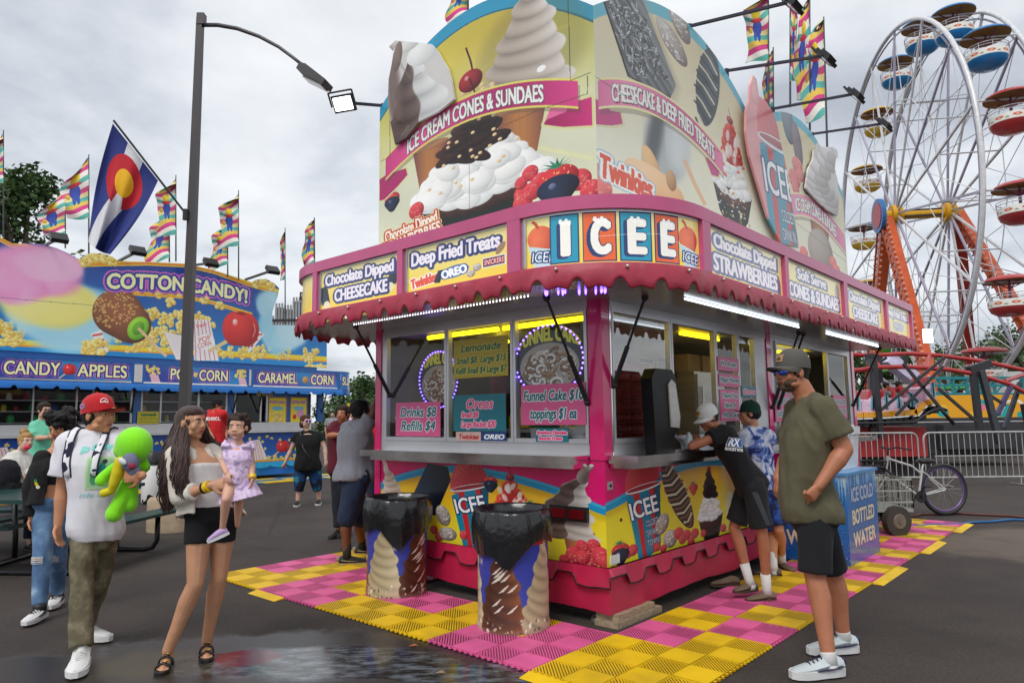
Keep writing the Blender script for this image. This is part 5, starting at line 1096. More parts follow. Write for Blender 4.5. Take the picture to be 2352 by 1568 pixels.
    for i in range(n+1):
        s=a0+(a1-a0)*i/n; ph=(s/.5)%1; zt=.44; zm=.33-.06*abs(math.sin(math.pi*ph)); r_=[m.av((s,bw-.03-.02*math.sin(s*9),z)) for z in(.10,.25)]+[m.av((s,bw-.045,zm)),m.av((s,bw-.05,zt))]
        if prev:
            for j in range(3): m.face((prev[j],r_[j],r_[j+1],prev[j+1]))
        prev=r_
    part('skirt',m,blue2,st,smooth=50)
    m=MB(T); prev=None
    for i in range(n*3+1):
        s=a0+(a1-a0)*i/(n*3); ph=(s/.5)%1; r_=[m.av((s,bw-.055,.45)),m.av((s,bw-.07,.36-.07*math.sin(math.pi*ph)**.5))]
        if prev: m.face((prev[0],r_[0],r_[1],prev[1]))
        prev=r_
    part('skirt_flap',m,cy,st)
    m=MB(T); m.box(a0,a1+.02,bw-.16,bw+.02,1.23,1.27); m.box(a0,a1,bw-.03,bw+.01,1.275,1.50); part('counter_shelf',m,wht,st)
    # posts, windows
    ws=[onB(u,950,bw)[0] for u in(-60,75,175,212,300,318,372,452,540,585,622,660,668,705,740)]
    pa=lambda u:onB(u,950,bw)[0]
    for u0,u1,mt in((305,321,blue),(522,535,blue),(728,742,blue)): m=MB(T); m.box(pa(u0),pa(u1),bw-.02,bw+.05,1.5,2.45); part('post',m,mt,st)
    for u0,u1 in((-80,-74),(72,76),(172,176),(210,214),(298,303),(322,326),(366,370),(452,457),(517,521),(537,541),(596,600),(610,614)): m=MB(T); m.box(pa(u0),pa(u1),bw-.015,bw+.04,1.52,2.42); part('window_jamb',m,mt_alu,st)
    for u0,u1 in((-78,72),(77,172),(177,210),(215,298),(327,366),(371,452),(458,517),(542,596)):
        m=MB(T); m.quad((pa(u0),bw-.005,1.52),(pa(u1),bw-.005,1.52),(pa(u1),bw-.005,2.42),(pa(u0),bw-.005,2.42)); part('window_pane',m,mt_glass,st,fix=False)
    m=MB(T); m.box(a0,a1,bw-.018,bw+.04,2.425,2.5); part('window_header',m,mt_alu,st)
    # stock on shelves inside
    cols=['B02838','D8C020','2858B0','30A050','C050A0','E07020','E8E0D0','602070','901828']
    for sh_ in(1.55,1.8,2.05):
        m=MB(T); m.box(a0+.2,pa(520),bw+.75,bw+1.0,sh_-.02,sh_); part('shelf',m,mt_alu,st)
    k=0
    for sh_ in(1.55,1.8,2.05):
        s=-2.4
        while s<pa(515):
            w_=random.uniform(.10,.20); h_=random.uniform(.10,.2)
            m=MB(T); m.lathe(A(s,bw+.85,sh_+.0),[(w_*.42,0),(w_*.48,h_*.3),(w_*.4,h_*.8),(w_*.15,h_)],8,cap=True) if False else None
            mm=MB(); mm.lathe(A(s,bw+.85,sh_),[(w_*.42,0),(w_*.48,h_*.3),(w_*.4,h_*.8),(w_*.15,h_)],8,cap=True)
            cc=random.choice(cols); solo('candy_bag',mm,M('bag_'+cc,cc,.35,var=.3,sc=30),'bag of sweets on the shelves inside the blue stand','bag of sweets',A(s,bw+.85,sh_),group='bags of sweets on the shelves inside the blue stand'); s+=w_*1.5+random.uniform(.02,.25)
    # posters right
    for u0,u1,t in((617,656,'POPCORN'),(667,703,'COTTON CANDY')):
        (x0,z1),(x1,z0)=onB(u0,912,bw),onB(u1,975,bw); w_=x1-x0;h_=z1-z0; cv=Canvas('poster_'+t,w_,h_,260,'F2C81E'); cv.rect(0,0,w_,h_,'E88A1E'); cv.rect(.02,.02,w_-.02,h_-.02,'F6E02A')
        cv.text(t,w_/2,h_*.78,h_*.09,'8A4A9A',w=w_*.85,out=[(.008,'E0A0D0')]); cv.ell(w_/2,h_*.6,w_*.34,h_*.08,'7CC4E0')
        if t=='POPCORN': popheap(cv,.08,w_-.08,h_*.12,h_*.45,24,.05)
        else: cv.ell(w_*.6,h_*.4,w_*.25,h_*.16,'E8A0D0',soft=.02); cv.ball(w_*.25,h_*.3,.06,.07,'A01018','F04040'); cv.ball(w_*.7,h_*.25,.07,.07,'5A3216','C89050')
        m=MB(T); m.box(x0-.06,x1+.06,bw-.012,bw+.03,1.52,2.42); pp=part('poster_board',m,blue,st)
        m=MB(T); m.quad((x0,bw-.018,z0),(x1,bw-.018,z0),(x1,bw-.018,z1),(x0,bw-.018,z1)); part('poster',m,printmat(cv,.4,emi=.05),pp,fix=False)
    (x0,z1),(x1,z0)=onB(316,945,bw-.05),onB(364,973,bw-.05); w_=x1-x0;h_=z1-z0; cv=Canvas('lemonade_sign_far',w_,h_,260,'DCC82A'); cv.text('Lemonade',w_/2,h_*.66,h_*.24,'1A7A5A',w=w_*.7,slant=.25,bold=.005); cv.text('Small $8  Large $15',w_/2,h_*.38,h_*.15,'1A7A5A',w=w_*.85,slant=.25); cv.text('Refill Small $4 Large $7',w_/2,h_*.12,h_*.15,'1A7A5A',w=w_*.9,slant=.25)
    m=MB(); m.prism([(0,0),(w_,0),(w_,h_),(0,h_)],A(x0,bw-.05,z0),rr,UP,-ll,.004,lambda x,y:(x/w_,y/h_)); solo('price_sign',m,printmat(cv,.4),'yellow lemonade price sign in a window of the blue stand','sign',A(x0,bw,z0),fix=False)
    (x0,z1),(x1,z0)=onB(590,897,bw-.03),onB(626,909,bw-.03)
    cv=Canvas('corn_sign',x1-x0,z1-z0,200,'E8D8A0'); cv.text('CORN',(x1-x0)*.6,.03,(z1-z0)*.5,'C03A1A',w=(x1-x0)*.6,bold=.004); m=MB(); m.prism([(0,0),(x1-x0,0),(x1-x0,z1-z0),(0,z1-z0)],A(x0,bw-.03,z0),rr,UP,-ll,.004,lambda x,y:(x/(x1-x0),y/(z1-z0))); part('corn_sign',m,printmat(cv,.4),st,fix=False)
    # header
    P_=[onB(u,850,bh)[0] for u in(-300,-4,306,328,570,580,776,783)]
    heads=[('candy',-16,303,'CANDY','APPLES'),('pop',331,569,'POP','CORN'),('caramel',582,775,'CARAMEL','CORN')]
    hz0,hz1=2.42,2.88
    aR=onB(783,860,bh)[0]
    m=MB(T); m.box(a0,aR,bh,bh+.04,hz1-.03,hz1+.04); m.box(a0,aR,bh,bh+.04,hz0-.06,hz0+.02); 
    part('sign_rail',m,blue,st)
    for u0,u1,mt in((303,309,blue),(309,328,wht),(328,333,blue),(568,573,blue),(573,578,wht),(578,584,blue),(775,783,blue)):
        m=MB(T); m.box(onB(u0,850,bh)[0],onB(u1,850,bh)[0]-.002,bh+.003,bh+.037,hz0+.021,hz1-.031); part('sign_post',m,mt,st)
    for nm,u0,u1,t1_,t2_ in heads:
        x0,x1=onB(u0,850,bh)[0],onB(u1,850,bh)[0]; w_=x1-x0;h_=hz1-hz0; cv=Canvas('header_'+nm,w_,h_,170,'1A66B8'); cv.comp(np.ones((cv.h,cv.w)),lambda X,Y:c8('1F86C8')+(c8('2A3F9C')-c8('1F86C8'))*np.clip(np.sin(X*2+Y*5)*.5+.5,0,1)[...,None]); cv.rect(.01,.01,w_-.01,.03,'BFD8EC')
        kw=dict(out=[(.045,'D070C8'),(.03,'2A2A8C')],bold=.008); m_=w_/2
        if nm=='candy': cv.text(t1_,w_*.26,.11,.27,'FBF3B0',w=w_*.38,**kw); candyapple(cv,w_*.52,.25,.12); cv.text(t2_,w_*.77,.11,.27,'FBF3B0',w=w_*.38,**kw)
        elif nm=='pop':
            for x_ in(.18,w_-.2): popheap(cv,x_-.12,x_+.15,.16,.4,16,.045); cv.poly([(x_,.02),(x_+.2,.02),(x_+.14,.2),(x_-.05,.22)],'E8B8C8')
            cv.text(t1_,w_*.34,.11,.26,'FBF3B0',w=w_*.2,**kw); popcorn(cv,w_*.475,.24,.06); cv.text(t2_,w_*.65,.11,.26,'FBF3B0',w=w_*.28,**kw)
        else: cv.text(t1_,w_*.28,.11,.26,'FBF3B0',w=w_*.44,**kw); cv.ball(w_*.6,.22,.1,.1,'8A5A20','D8A860'); cv.text(t2_,w_*.81,.11,.26,'FBF3B0',w=w_*.28,**kw)
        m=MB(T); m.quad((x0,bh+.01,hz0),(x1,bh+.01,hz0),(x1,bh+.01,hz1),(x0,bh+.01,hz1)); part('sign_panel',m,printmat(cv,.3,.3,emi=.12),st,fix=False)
        m=MB(T); m.box(x0,x1,bh-.002,bh+.008,hz0+.0,hz0+.03); part('panel_trim',m,mt_chrome,st)
    # curved end with SLUSHY
    c_=(aR,bh+.55); R_=.55; m=MB(T); mb=MB(T); cv=Canvas('header_slush',.86,.46,170,'1F72C0'); cv.text('SLUSHY',.43,.12,.23,'FBF3B0',w=.72,out=[(.03,'2A2A8C')],bold=.008)
    for i in range(10):
        t0_,t1__=i/10*math.pi/2,(i+1)/10*math.pi/2; p=lambda t,r_=R_:(c_[0]+r_*math.sin(t),c_[1]-r_*math.cos(t))
        m.quad((*p(t0_),hz0),(*p(t1__),hz0),(*p(t1__),hz1),(*p(t0_),hz1),uv=((i/10,0),((i+1)/10,0),((i+1)/10,1),(i/10,1)))
        for z0,z1 in((hz1,hz1+.04),(hz0-.06,hz0)): mb.quad((*p(t0_,.56),z0),(*p(t1__,.56),z0),(*p(t1__,.56),z1),(*p(t0_,.56),z1)); mb.quad((*p(t0_,.56),z1),(*p(t1__,.56),z1),(*p(t1__,.5),z1),(*p(t0_,.5),z1))
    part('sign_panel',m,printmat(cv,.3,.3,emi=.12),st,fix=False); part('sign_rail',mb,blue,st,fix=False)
    m=MB(T); m.poly([(a0,bh,2.40),(aR,bh,2.40)]+[(c_[0]+R_*math.sin(t),c_[1]-R_*math.cos(t),2.40) for t in np.linspace(.1,math.pi/2,8)]+[(c_[0]+R_,bw+.6,2.40),(a0,bw+.6,2.40)]); part('awning_soffit',m,mt_soffit,st,fix=False)
    m=MB(T); m.poly([(a0,bh+.02,2.9),(aR,bh+.02,2.9)]+[(c_[0]+.53*math.sin(t),c_[1]-.53*math.cos(t),2.9) for t in np.linspace(.1,math.pi/2,8)]+[(c_[0]+.5,bw+.6,2.9),(a0,bw+.6,2.9)]); part('canopy_roof',m,wht,st,fix=False)
    pth=[(s,bh) for s in np.arange(a0,aR,.03)]+[(c_[0]+R_*math.sin(t),c_[1]-R_*math.cos(t)) for t in np.linspace(0,math.pi/2,30)]+[(c_[0]+R_,b) for b in np.arange(bh+.6,bw+.7,.03)]
    m=MB(T); prev=None; s=0
    for i,(a_,b_) in enumerate(pth):
        if i: s+=math.hypot(a_-pth[i-1][0],b_-pth[i-1][1])
        ph=(s/.38)%1; nt_=math.sqrt(max(0,1-((ph-.5)/.13)**2)) if abs(ph-.5)<.13 else 0; zb=2.245+.06*nt_
        oo=-.02 if b_<=bh+.001 else 0; r_=[m.av((a_,b_+oo,2.40)),m.av((a_+.02*(a_>aR),b_+oo*2.6,2.34)),m.av((a_+.02*(a_>aR),b_+oo*2.5,zb)),m.av((a_,b_+oo,zb+.03))]
        if prev:
            for j in range(3): m.face((prev[j],r_[j],r_[j+1],prev[j+1]))
        prev=r_
    part('scalloped_valance',m,blue2,st,smooth=60)
    for u0,u1 in((548,534),(603,592),(752,738),(312,300)):
        m=MB(); m.tube([A(onB(u0,905,bh+.2)[0],bh+.2,2.39),A(onB(u1,960,bw)[0],bw-.02,1.75)],.02,6); part('gas_strut',m,mt_black,st)
    # floods
    for (ux,uy,bx,by) in((135,547,98,566),(316,577,272,600),(484,604,437,610),(626,621,564,642)):
        e=P(ux,uy,{135:14.2,316:15.3,484:16.6,626:17.6}[ux]); b_=onB(bx,by,14.6); B=A(b_[0],14.6,b_[1]); m=MB(); m.beam(B-UP*.5,B,.05,.05); m.beam(B,e,.05,.05); ar=part('lamp_arm',m,mt_black,st); m=MB(); d=nrm(ll*.7-UP*.7); s_=rr; u_=np.cross(d,s_); m.prism([(-.16,-.12),(.16,-.12),(.16,.12),(-.16,.12)],e-d*.06,s_,u_,d,.1); part('lamp_head',m,mt_black,ar)
    # far mat under the blue stand
    my=M('far_tile_yellow','D9B31A',.6); mbq=M('far_tile_blue','2E6E96',.6)
    fl=thing('tile_mat','yellow and blue floor tiles along the front of the blue stand','floor mat',A(2,14,.004)); mm={}
    for i in range(24):
        for j in range(3):
            k='Y' if (i//2+j)%2 else 'B'
            if k not in mm:
                t=MB(lambda a,b,z:rr*a+ll*b+UP*z); t.box(.004,.45,.004,.45,0,.018); mm[k]=t.mesh('far_tile'); mm[k].materials.append(my if k=='Y' else mbq)
            o=bpy.data.objects.new('tile',mm[k]); COL.objects.link(o); o.parent=fl; o.location=tuple(A(-3.6+i*.455,13.15+j*.455,.004)-A(2,14,.004))
build_boothB()
# ================= street lamp and state flag
def build_lamp():
    Y=10.2; b=P(413,1215,Y); b[2]=0; t=P(463,42,Y); hz=t[2]; st=thing('street_lamp','tall dark bronze street lamp with curved arm behind the long haired woman','street lamp',b)
    dk=M('bronze_paint','3A3436',.45,var=.1,sc=3,coat=.1); con=M('concrete','A8957C',.9,var=.2,sc=8,bump=.4)
    m=MB(); x,y=b[0],b[1]; m.rings([[(x+s*w,y+q*w,z) for s,q in((-1,-1),(1,-1),(1,1),(-1,1))] for z,w in((.5,.068),(3.5,.060),(hz,.045))]); part('pole',m,dk,st)
    m=MB(); m.lathe((x-.08,y,0),[(.36,0),(.36,.42),(.33,.46),(.1,.47)],28,cap=True); part('concrete_base',m,con,st,smooth=40)
    for k in range(4):
        a=k*math.pi/2+.4; m=MB(); m.tube([(x+.15*math.cos(a),y+.15*math.sin(a),.465),(x+.15*math.cos(a),y+.15*math.sin(a),.53)],.018,6); part('anchor_bolt',m,mt_bolt,st)
    arm=[P(u,v,Y-.35*i/6) for i,(u,v) in enumerate(((466,58),(500,58),(545,66),(595,84),(640,108),(675,134),(705,158)))]
    m=MB(); m.tube(arm,[.032,.032,.030,.028,.026,.025,.025],10); part('arm',m,dk,st,smooth=True)
    m=MB(); m.beam(t-UP*.12,t+UP*.06,.11,.11); part('pole_cap',m,dk,st)
    e=arm[-1]; d=nrm(P(770,192,Y-.45)-P(690,152,Y-.35)); s_=nrm(np.cross(d,UP)); u_=np.cross(s_,d)
    m=MB(); o=P(694,160,Y-.35); m.prism([(0,-.05),(.12,-.09),(.5,-.085),(.5,.0),(.1,.07),(0,.05)],o-s_*.14,d,u_,s_,.28); h=part('lamp_head',m,dk,st); m=MB(); m.prism([(.14,-.115),(.47,-.11),(.47,-.0865),(.14,-.0925)],o-s_*.11,d,u_,s_,.22); part('lamp_lens',m,M('lens_grey',(.38,.37,.34),.2,coat=.6),h)
    # flag on a slanted staff
    b0=P(426,490,Y-.08); t0=P(261,277,Y-.35); fs=thing('flag','large blue, white and blue flag with red C and gold disc on a slanted staff','flag',b0)
    m=MB(); m.tube([b0,t0],.016,8); part('staff',m,mt_black,fs); m=MB(); m.tube([b0+UP*.06,b0-UP*.1],.04,8); part('bracket',m,mt_black,fs)
    cv=Canvas('state_flag',1.0,1.5,260,'F0F0F2'); cv.comp(np.ones((cv.h,cv.w)),lambda X,Y:np.where(((X+.5*np.maximum(0,.72-Y)<.333)|(X+.5*np.maximum(0,.72-Y)>.666))[...,None],c8('26357E'),c8('DCDCE2'))) 
    # hoist runs along the staff (canvas x), fly hangs down (canvas y from 1.5 to 0)
    cx,cy=.5,1.02; n=40; R1,R2=.36,.185
    t=np.linspace(.34,2*math.pi-.34,n)+(-math.pi/2); ring=[(cx+R1*math.cos(a),cy+R1*math.sin(a)) for a in t]+[(cx+R2*math.cos(a),cy+R2*math.sin(a)) for a in t[::-1]]; cv.poly(ring,'C01A2C'); cv.ell(cx,cy,R2,R2,'F2B71E')
    m=MB(); n1,n2=26,40; ids=[]
    A0=np.array([259,284.]);B0=np.array([363,415.]);A1=np.array([203,556.]);B1=np.array([253,584.])
    for i in range(n1+1):
        s=i/n1; row=[]
        for j in range(n2+1):
            t_=j/n2; p=lerp(lerp(A0,B0,s),lerp(A1,B1,s),t_); p=p+np.array([-6*math.sin(math.pi*t_)*(1-s)*1.5+10*math.sin(math.pi*t_)*s, 6*math.sin(3.1*s)*t_])
            fold=.10*math.sin(s*9.5+t_*2.2)*(.15+t_)+.05*math.sin(s*21-t_*3)*t_
            row.append(m.av(P(p[0],p[1],Y-.3+.2*s*(1-t_)+fold)))
        ids.append(row)
    for i in range(n1):
        for j in range(n2): m.face((ids[i][j],ids[i+1][j],ids[i+1][j+1],ids[i][j+1]),((i/n1,1-j/n2),((i+1)/n1,1-j/n2),((i+1)/n1,1-(j+1)/n2),(i/n1,1-(j+1)/n2)))
    part('cloth',m,printmat(cv,.8,bump=.15,bs=30),fs,smooth=True,fix=False)
build_lamp()
# ================= feather flags
def flag_canvas():
    c=Canvas('stripy_flag',1,2.6,150,'E8D8A0'); cols=['5FB8AE','E9C65A','D6438A','F3EFE6','5FB8AE','F3EFE6','E0568F','F0DCA0']
    for k in range(13):
        y0=2.6-.2*k; xs=np.linspace(0,1,20); up=np.stack([xs,y0+.06*np.sin(xs*5+k*.6)-.15*xs],1); lo=up-np.array([0,.22]); c.poly(np.vstack([up,lo[::-1]]),cols[k%8])
    c.ell(.5,2.38,.36,.13,'3A2430',rot=-.2); c.ell(.45,2.38,.08,.05,'D84A8A'); c.ell(.62,2.36,.07,.05,'E8D86A')
    c.ball(.5,1.78,.17,.2,'C8A020','F4DC3A'); c.ball(.5,1.25,.2,.34,'2A3E98','4A62C0'); c.ball(.5,1.55,.26,.09,'B02038','E04A5A'); c.ball(.42,.92,.07,.2,'2A3E98','4060B8'); c.ball(.6,.92,.07,.2,'2A3E98','4060B8'); c.ball(.8,1.15,.1,.13,'8A6A18','E8C84A')
    return c
FM=printmat(flag_canvas(),.8,bump=.2,bs=12)
def feather(pu,pv0,pv1,xl,pend,Y,lab,grp,ph=0.,lean=0.,inw=1.,top=.25):
    b=P(pu+lean,pend,Y); t=P(pu,pv0-3,Y); o=thing('feather_flag',lab,'flag',b,grp); m=MB(); m.tube([b,t],[.018,.010],6); part('pole',m,M('flag_pole',(.06,.06,.07),.4,metal=.5),o)
    m=MB(); n1,n2=8,22; ids=[]; w=xl-pu
    for i in range(n1+1):
        s=i/n1; row=[]
        for j in range(n2+1):
            t_=j/n2; wv=min(1,(t_/top)**.7 if top>0 else 1)*(1+.13*math.sin(t_*7+ph)+.06*math.sin(t_*13+ph*2)); u=pu+lean*t_*.3+w*s*wv*inw; v=lerp(pv0,pv1,t_)+(10*math.sin(s*2.2+t_*4+ph)-4)*s*(abs(w)/50)+abs(w)*.30*s
            row.append(m.av(P(u,v,Y+.13*math.sin(s*4.2+t_*5+ph)*s+.05*math.sin(t_*11+s*3))))
        ids.append(row)
    for i in range(n1):
        for j in range(n2): m.face((ids[i][j],ids[i+1][j],ids[i+1][j+1],ids[i][j+1]),((i/n1,1-j/n2),((i+1)/n1,1-j/n2),((i+1)/n1,1-(j+1)/n2),(i/n1,1-(j+1)/n2)))
    part('cloth',m,FM,o,smooth=True,fix=False)
g='pink, teal and yellow striped flags behind the blue stand'
for a in((8,302,420,-30,560,16,'striped feather flag cut off by the left edge of the photo'),(204,358,500,147,585,16,'taller striped feather flag left of the blue, white and red flag'),(150,432,540,95,570,17,'lower striped feather flag in front of the left tree'),(404,405,540,360,600,16.5,'upper striped feather flag just left of the lamp post'),(389,498,592,340,602,16.8,'lower striped feather flag just left of the lamp post'),(548,440,566,503,642,17,'upper striped feather flag right of the lamp post'),(523,518,608,484,636,17.5,'lower striped feather flag right of the lamp post'),(655,526,643,644,745,18.5,'striped feather flag seen almost edge on in front of the grey wall'),(722,503,606,697,640,12,'striped feather flag beside the left end of the pink sign band')): feather(*a,g,ph=a[0]*.7)
g='pink, teal and yellow striped flags on the roof of the pink stand'
for a,k in(((1075,-60,40,1030,90,8.5,'striped flag at the left of the tall swirl, cut off by the top edge'),{}),((1765,-30,140,1712,262,11,'striped flag nearest the tall right billboard'),{}),((1776,112,246,1754,262,11.6,'small low striped flag left of the other roof flags'),{}),((1815,-20,186,1830,246,11.3,'narrow folded striped flag hanging second from left'),{}),((1860,-10,224,1828,316,11.1,'striped flag overlapping the rightmost one from the left'),{}),((1892,42,268,1846,345,11,'rightmost striped flag with its pole ending above the far swirl'),dict(lean=8))): feather(*a,g,ph=a[0]*.37,**k)
# ================= trees
leafm=[pattern('leaf_a',['2E4620','3D5A28','587438'],[0,.45,.62],sc=3,rough=.6,bump=.0),pattern('leaf_b',['344826','465C32','647A48'],[0,.45,.62],sc=3,rough=.6,bump=.0)]
bark=M('bark',(.09,.07,.05),.9,var=.3,bump=.5)
def tree(c,h,w,lab,n=2600,ls=.22,seed=1,k=0,crown0=.25,grp=None):
    R=random.Random(seed); o=thing('tree',lab,'tree',c,grp); c=np.array(c,float); m=MB(); m.tube([c,c+V3(.1,0,h*.3),c+V3(0,.1,h*.62)],[w*.06,w*.045,w*.02],9)
    cl=[]
    for i in range(16):
        a=R.uniform(0,6.28); t=R.random(); rr_=w*.42*math.sin(math.pi*(.18+.75*t))*R.uniform(.5,1); p=c+V3(math.cos(a)*rr_,math.sin(a)*rr_,h*(crown0+(1-crown0)*.9*t)); cl.append((p,w*R.uniform(.12,.2)))
        m.tube([c+V3(0,0,h*(.2+.35*t)),lerp(c+V3(0,0,h*(.25+.4*t)),p,.6)+V3(0,0,.1),p],[w*.022,w*.012,w*.004],5)
    part('trunk',m,bark,o); m=MB()
    for i in range(n):
        p,r_=R.choice(cl); d=nrm([R.gauss(0,1),R.gauss(0,1),R.gauss(0,1)*.8]); q=p+d*r_*R.uniform(.35,1.15); a=nrm([R.gauss(0,1),R.gauss(0,1),R.gauss(0,.6)]); b=nrm(np.cross(a,[R.gauss(0,1),R.gauss(0,1),R.gauss(0,1)])); s=ls*R.uniform(.5,1.2)
        m.poly([q-a*s*.5,q+b*s*.3,q+a*s*.5,q-b*s*.3])
    part('crown',m,leafm[k],o,stuff=True,fix=False)
def tp(u,Y): p=P(u,960,Y); p[2]=0; return p
tree(tp(30,24),10.6,5.6,'tall leafy tree behind the left end of the blue stand',7500,.26,3); tree(tp(150,27),9.0,4.2,'smaller tree showing between the flags behind the blue stand',3400,.26,4,1); tree(tp(-60,25),7.5,4.5,'tree at the left edge behind the tall leafy one',2000,.28,8)
for i,(u,Y,h_,w_,lab) in enumerate(((845,48,4.2,5,'low round tree in the gap left of the pink stand'),(815,55,4.4,6,'low tree behind the blue stand\'s right end'),(885,50,4.0,5,'low tree half hidden by the pink stand\'s left end'),(2010,55,7.6,6,'tree behind the far end of the pink stand'),(2075,60,8.8,6,'tree behind the orange leg of the big wheel'),(2150,58,7.0,7,'tree low between the orange legs of the big wheel'),(2235,60,8.3,7,'tree under the middle of the big wheel'),(2300,57,8.8,7,'tree behind the red gondolas low on the right'),(2375,60,8.5,8,'tree at the right edge behind the ride'),(2100,70,6.5,8,'far tree behind the coaster cars'),(2200,72,6,9,'far tree behind the yellow ride panel'))): tree(tp(u,Y),h_*1.06,w_*1.2,lab,4200,.36,20+i,i%2,crown0=.1)
# ================= Ferris wheel
def build_wheel():
    c=V3(21.4,38,12.55); p=V3(.175,.985,0); p=nrm(p); n=V3(p[1],-p[0],0); R_=10.; w=2.7
    st=thing('ferris_wheel','big white ferris wheel with blue, yellow and red gondolas on orange legs','ferris wheel',V3(c[0],c[1],0))
    wh=M('wheel_white',(.66,.66,.68),.35,var=.12,metal=.1); pu=M('wheel_spoke',(.36,.34,.44),.4,var=.3,sc=.5); org_=M('orange_leg','C4521C',.4,var=.15,sc=2,coat=.2); yl=M('yellow_trim','E0A818',.4); rd=M('leg_red','9A2A1E',.4)
    q=lambda ang,r_,o_:c+p*(-r_*math.cos(ang))+UP*(r_*math.sin(ang))+n*o_
    for o_ in(0,w):
        m=MB(); N_=72; m.tube([q(k*2*math.pi/N_,R_,o_) for k in range(N_)],.11,8,closed=True); part('rim',m,wh,st,smooth=True); 
        m=MB(); m.tube([q(k*2*math.pi/N_,R_-.32,o_+.02) for k in range(N_)],.05,5,closed=True); part('inner_rim',m,pu,st,smooth=True)
        for k in range(16):
            a=k*math.pi/8+PH; m=MB(); m.beam(q(a+.2,.35,o_),q(a,R_,o_),.10,.10); part('spoke',m,pu if k%2 else wh,st)
        m=MB()
        for k in range(16):
            a=k*math.pi/8+PH; m.tube([q(a,R_*.98,o_),q(a+math.pi/8*1.0,R_*.45,o_)],.022,4); m.tube([q(a,R_*.98,o_),q(a-math.pi/8,R_*.45,o_)],.022,4); m.tube([q(a,R_*.62,o_),q(a+math.pi/8,R_*.62,o_)],.028,4)
        part('brace_rods',m,wh,st,stuff=True)
        m=MB(); m.tube([q(0,0,o_-.25),q(0,0,o_+.25)],.55,16); part('hub_plate',m,yl,st,smooth=40)
    m=MB()
    for k in range(16):
        a=k*math.pi/8+PH; m.tube([q(a,R_,0),q(a,R_,w)],.05,5); m.tube([q(a,R_*.6,0),q(a,R_*.6,w)],.04,4); m.tube([q(a,R_*.6,0),q(a,R_,w)],.025,4)
    part('cross_rods',m,wh,st,stuff=True)
    m=MB(); m.tube([q(0,0,-.6),q(0,0,w+.6)],.28,12); part('axle',m,yl,st,smooth=40); m=MB(); m.beam(q(0,0,.4),q(0,0,w-.4),.5,.42); part('axle_housing',m,mt_dark,st)
    m=MB(); m.tube([q(0,0,-.95),q(0,0,-.75)],.95,24); part('hub_badge',m,M('badge_blue','2A6AA8',.4),st,smooth=40); m=MB(); m.tube([q(0,0,-.98),q(0,0,-.955)],.7,24); part('badge_ring',m,M('badge_red','B02A3A',.4),st)
    # legs
    fz=1.2
    for o_,sp,legs in((-.45,0,((5.7,org_),(-5.7,org_))),(w+.45,2.5,((5.7,rd),(-5.7,org_)))):
        for qq,mt in legs:
            top=c+n*o_; ft=V3(c[0],c[1],0)+n*(o_+sp)+p*qq+UP*.2; d=nrm(ft-top); s_=nrm(np.cross(d,n)); m=MB(); m.beam(top,ft,.38,.52,up=n); L_=part('leg',m,mt,st)
            if mt is org_:
                for k in range(34):
                    t=k/34; cc=lerp(top,ft,t); m=MB(); m.beam(cc+s_*.30*(1 if k%2 else 1)-n*.40,cc+s_*.30-n*.40+d*.10,.10,.07) if False else None
                m=MB()
                for k in range(40):
                    t=(k+.3)/40; cc=lerp(top,ft,t); 
                    for sg in(-1,1): m.ell(cc+s_*sg*.32-n*.2,.075,n=6,m=4)
                part('light_bulbs',m,M('bulb_pink',(.75,.35,.28),.3),L_,stuff=True)
                m=MB(); m.beam(top-n*.40,ft-n*.40,.06,.10,up=n); 
                for k in range(26): t=(k+.5)/26; cc=lerp(top,ft,t); m.beam(cc-s_*.26-n*.39,cc+s_*.26-n*.39,.06,.06)
                part('ladder',m,M('leg_dark_orange','A8400E',.5),L_,stuff=True)
    m=MB(); o_=V3(c[0],c[1],0)-n*1.0; m.beam(o_+p*7+UP*.7,o_-p*7+UP*.7,3.0,.8); part('base_frame',m,mt_dark,st)
    # gondolas
    cols={'blue':'1D7FC0','yellow':'DDB01C','red':'B83A3C','green':'4CB83A'}
    cp=Canvas('gondola_print',4,.4,60,'EDEAE4')
    for k in range(8): cp.ell(.25+k*.5,.2,.13,.08,'D06048'); cp.ell(.25+k*.5,.2,.06,.03,'F0C8A0'); cp.ell(.48+k*.5,.12,.06,.04,'8A9A70')
    gm=printmat(cp,.4)
    for k in range(16):
        a=k*math.pi/8+PH; cc=q(a,R_,w/2); deg=math.degrees(a)%360
        col='yellow' if 115<deg<200 else 'blue' if 22<deg<=115 else 'green' if 200<=deg<290 else 'red'
        mt=M('gondola_'+col,cols[col],.35,coat=.3,var=.08)
        m=MB(); m.lathe(cc,[(.98,0),(.985,.05),(.84,.16),(.48,.25),(.01,.28)],24); can=part('canopy',m,mt,st,smooth=50); m=MB(); m.lathe(cc,[(.97,.005),(.5,.05),(.01,.07)],24); part('canopy_underside',m,M('canopy_wood','A87838',.6,var=.1),can)
        m=MB(); m.tube([cc+UP*.1,cc-UP*1.3],.06,8); 
        for j in range(4): an=j*math.pi/2; m.tube([cc-UP*.3,cc+V3(.7*math.cos(an),.7*math.sin(an),.03)],.025,5)
        part('gondola_pole',m,M('gondola_pole_paint','7A2A5A',.4),st)
        m=MB(); m.lathe(cc-UP*1.62,[(.05,0.12),(.5,.17),(.74,.32),(.82,.5)],24); hull=part('gondola_hull',m,mt,st,smooth=50)
        m=MB(); m.lathe(cc-UP*1.12,[(.825,0),(.84,.15),(.835,.30)],24); m.uv=[tuple((u*1.0,v) for u,v in x) for x in m.uv]; part('gondola_panel',m,gm,hull,smooth=True,fix=False)
        m=MB()
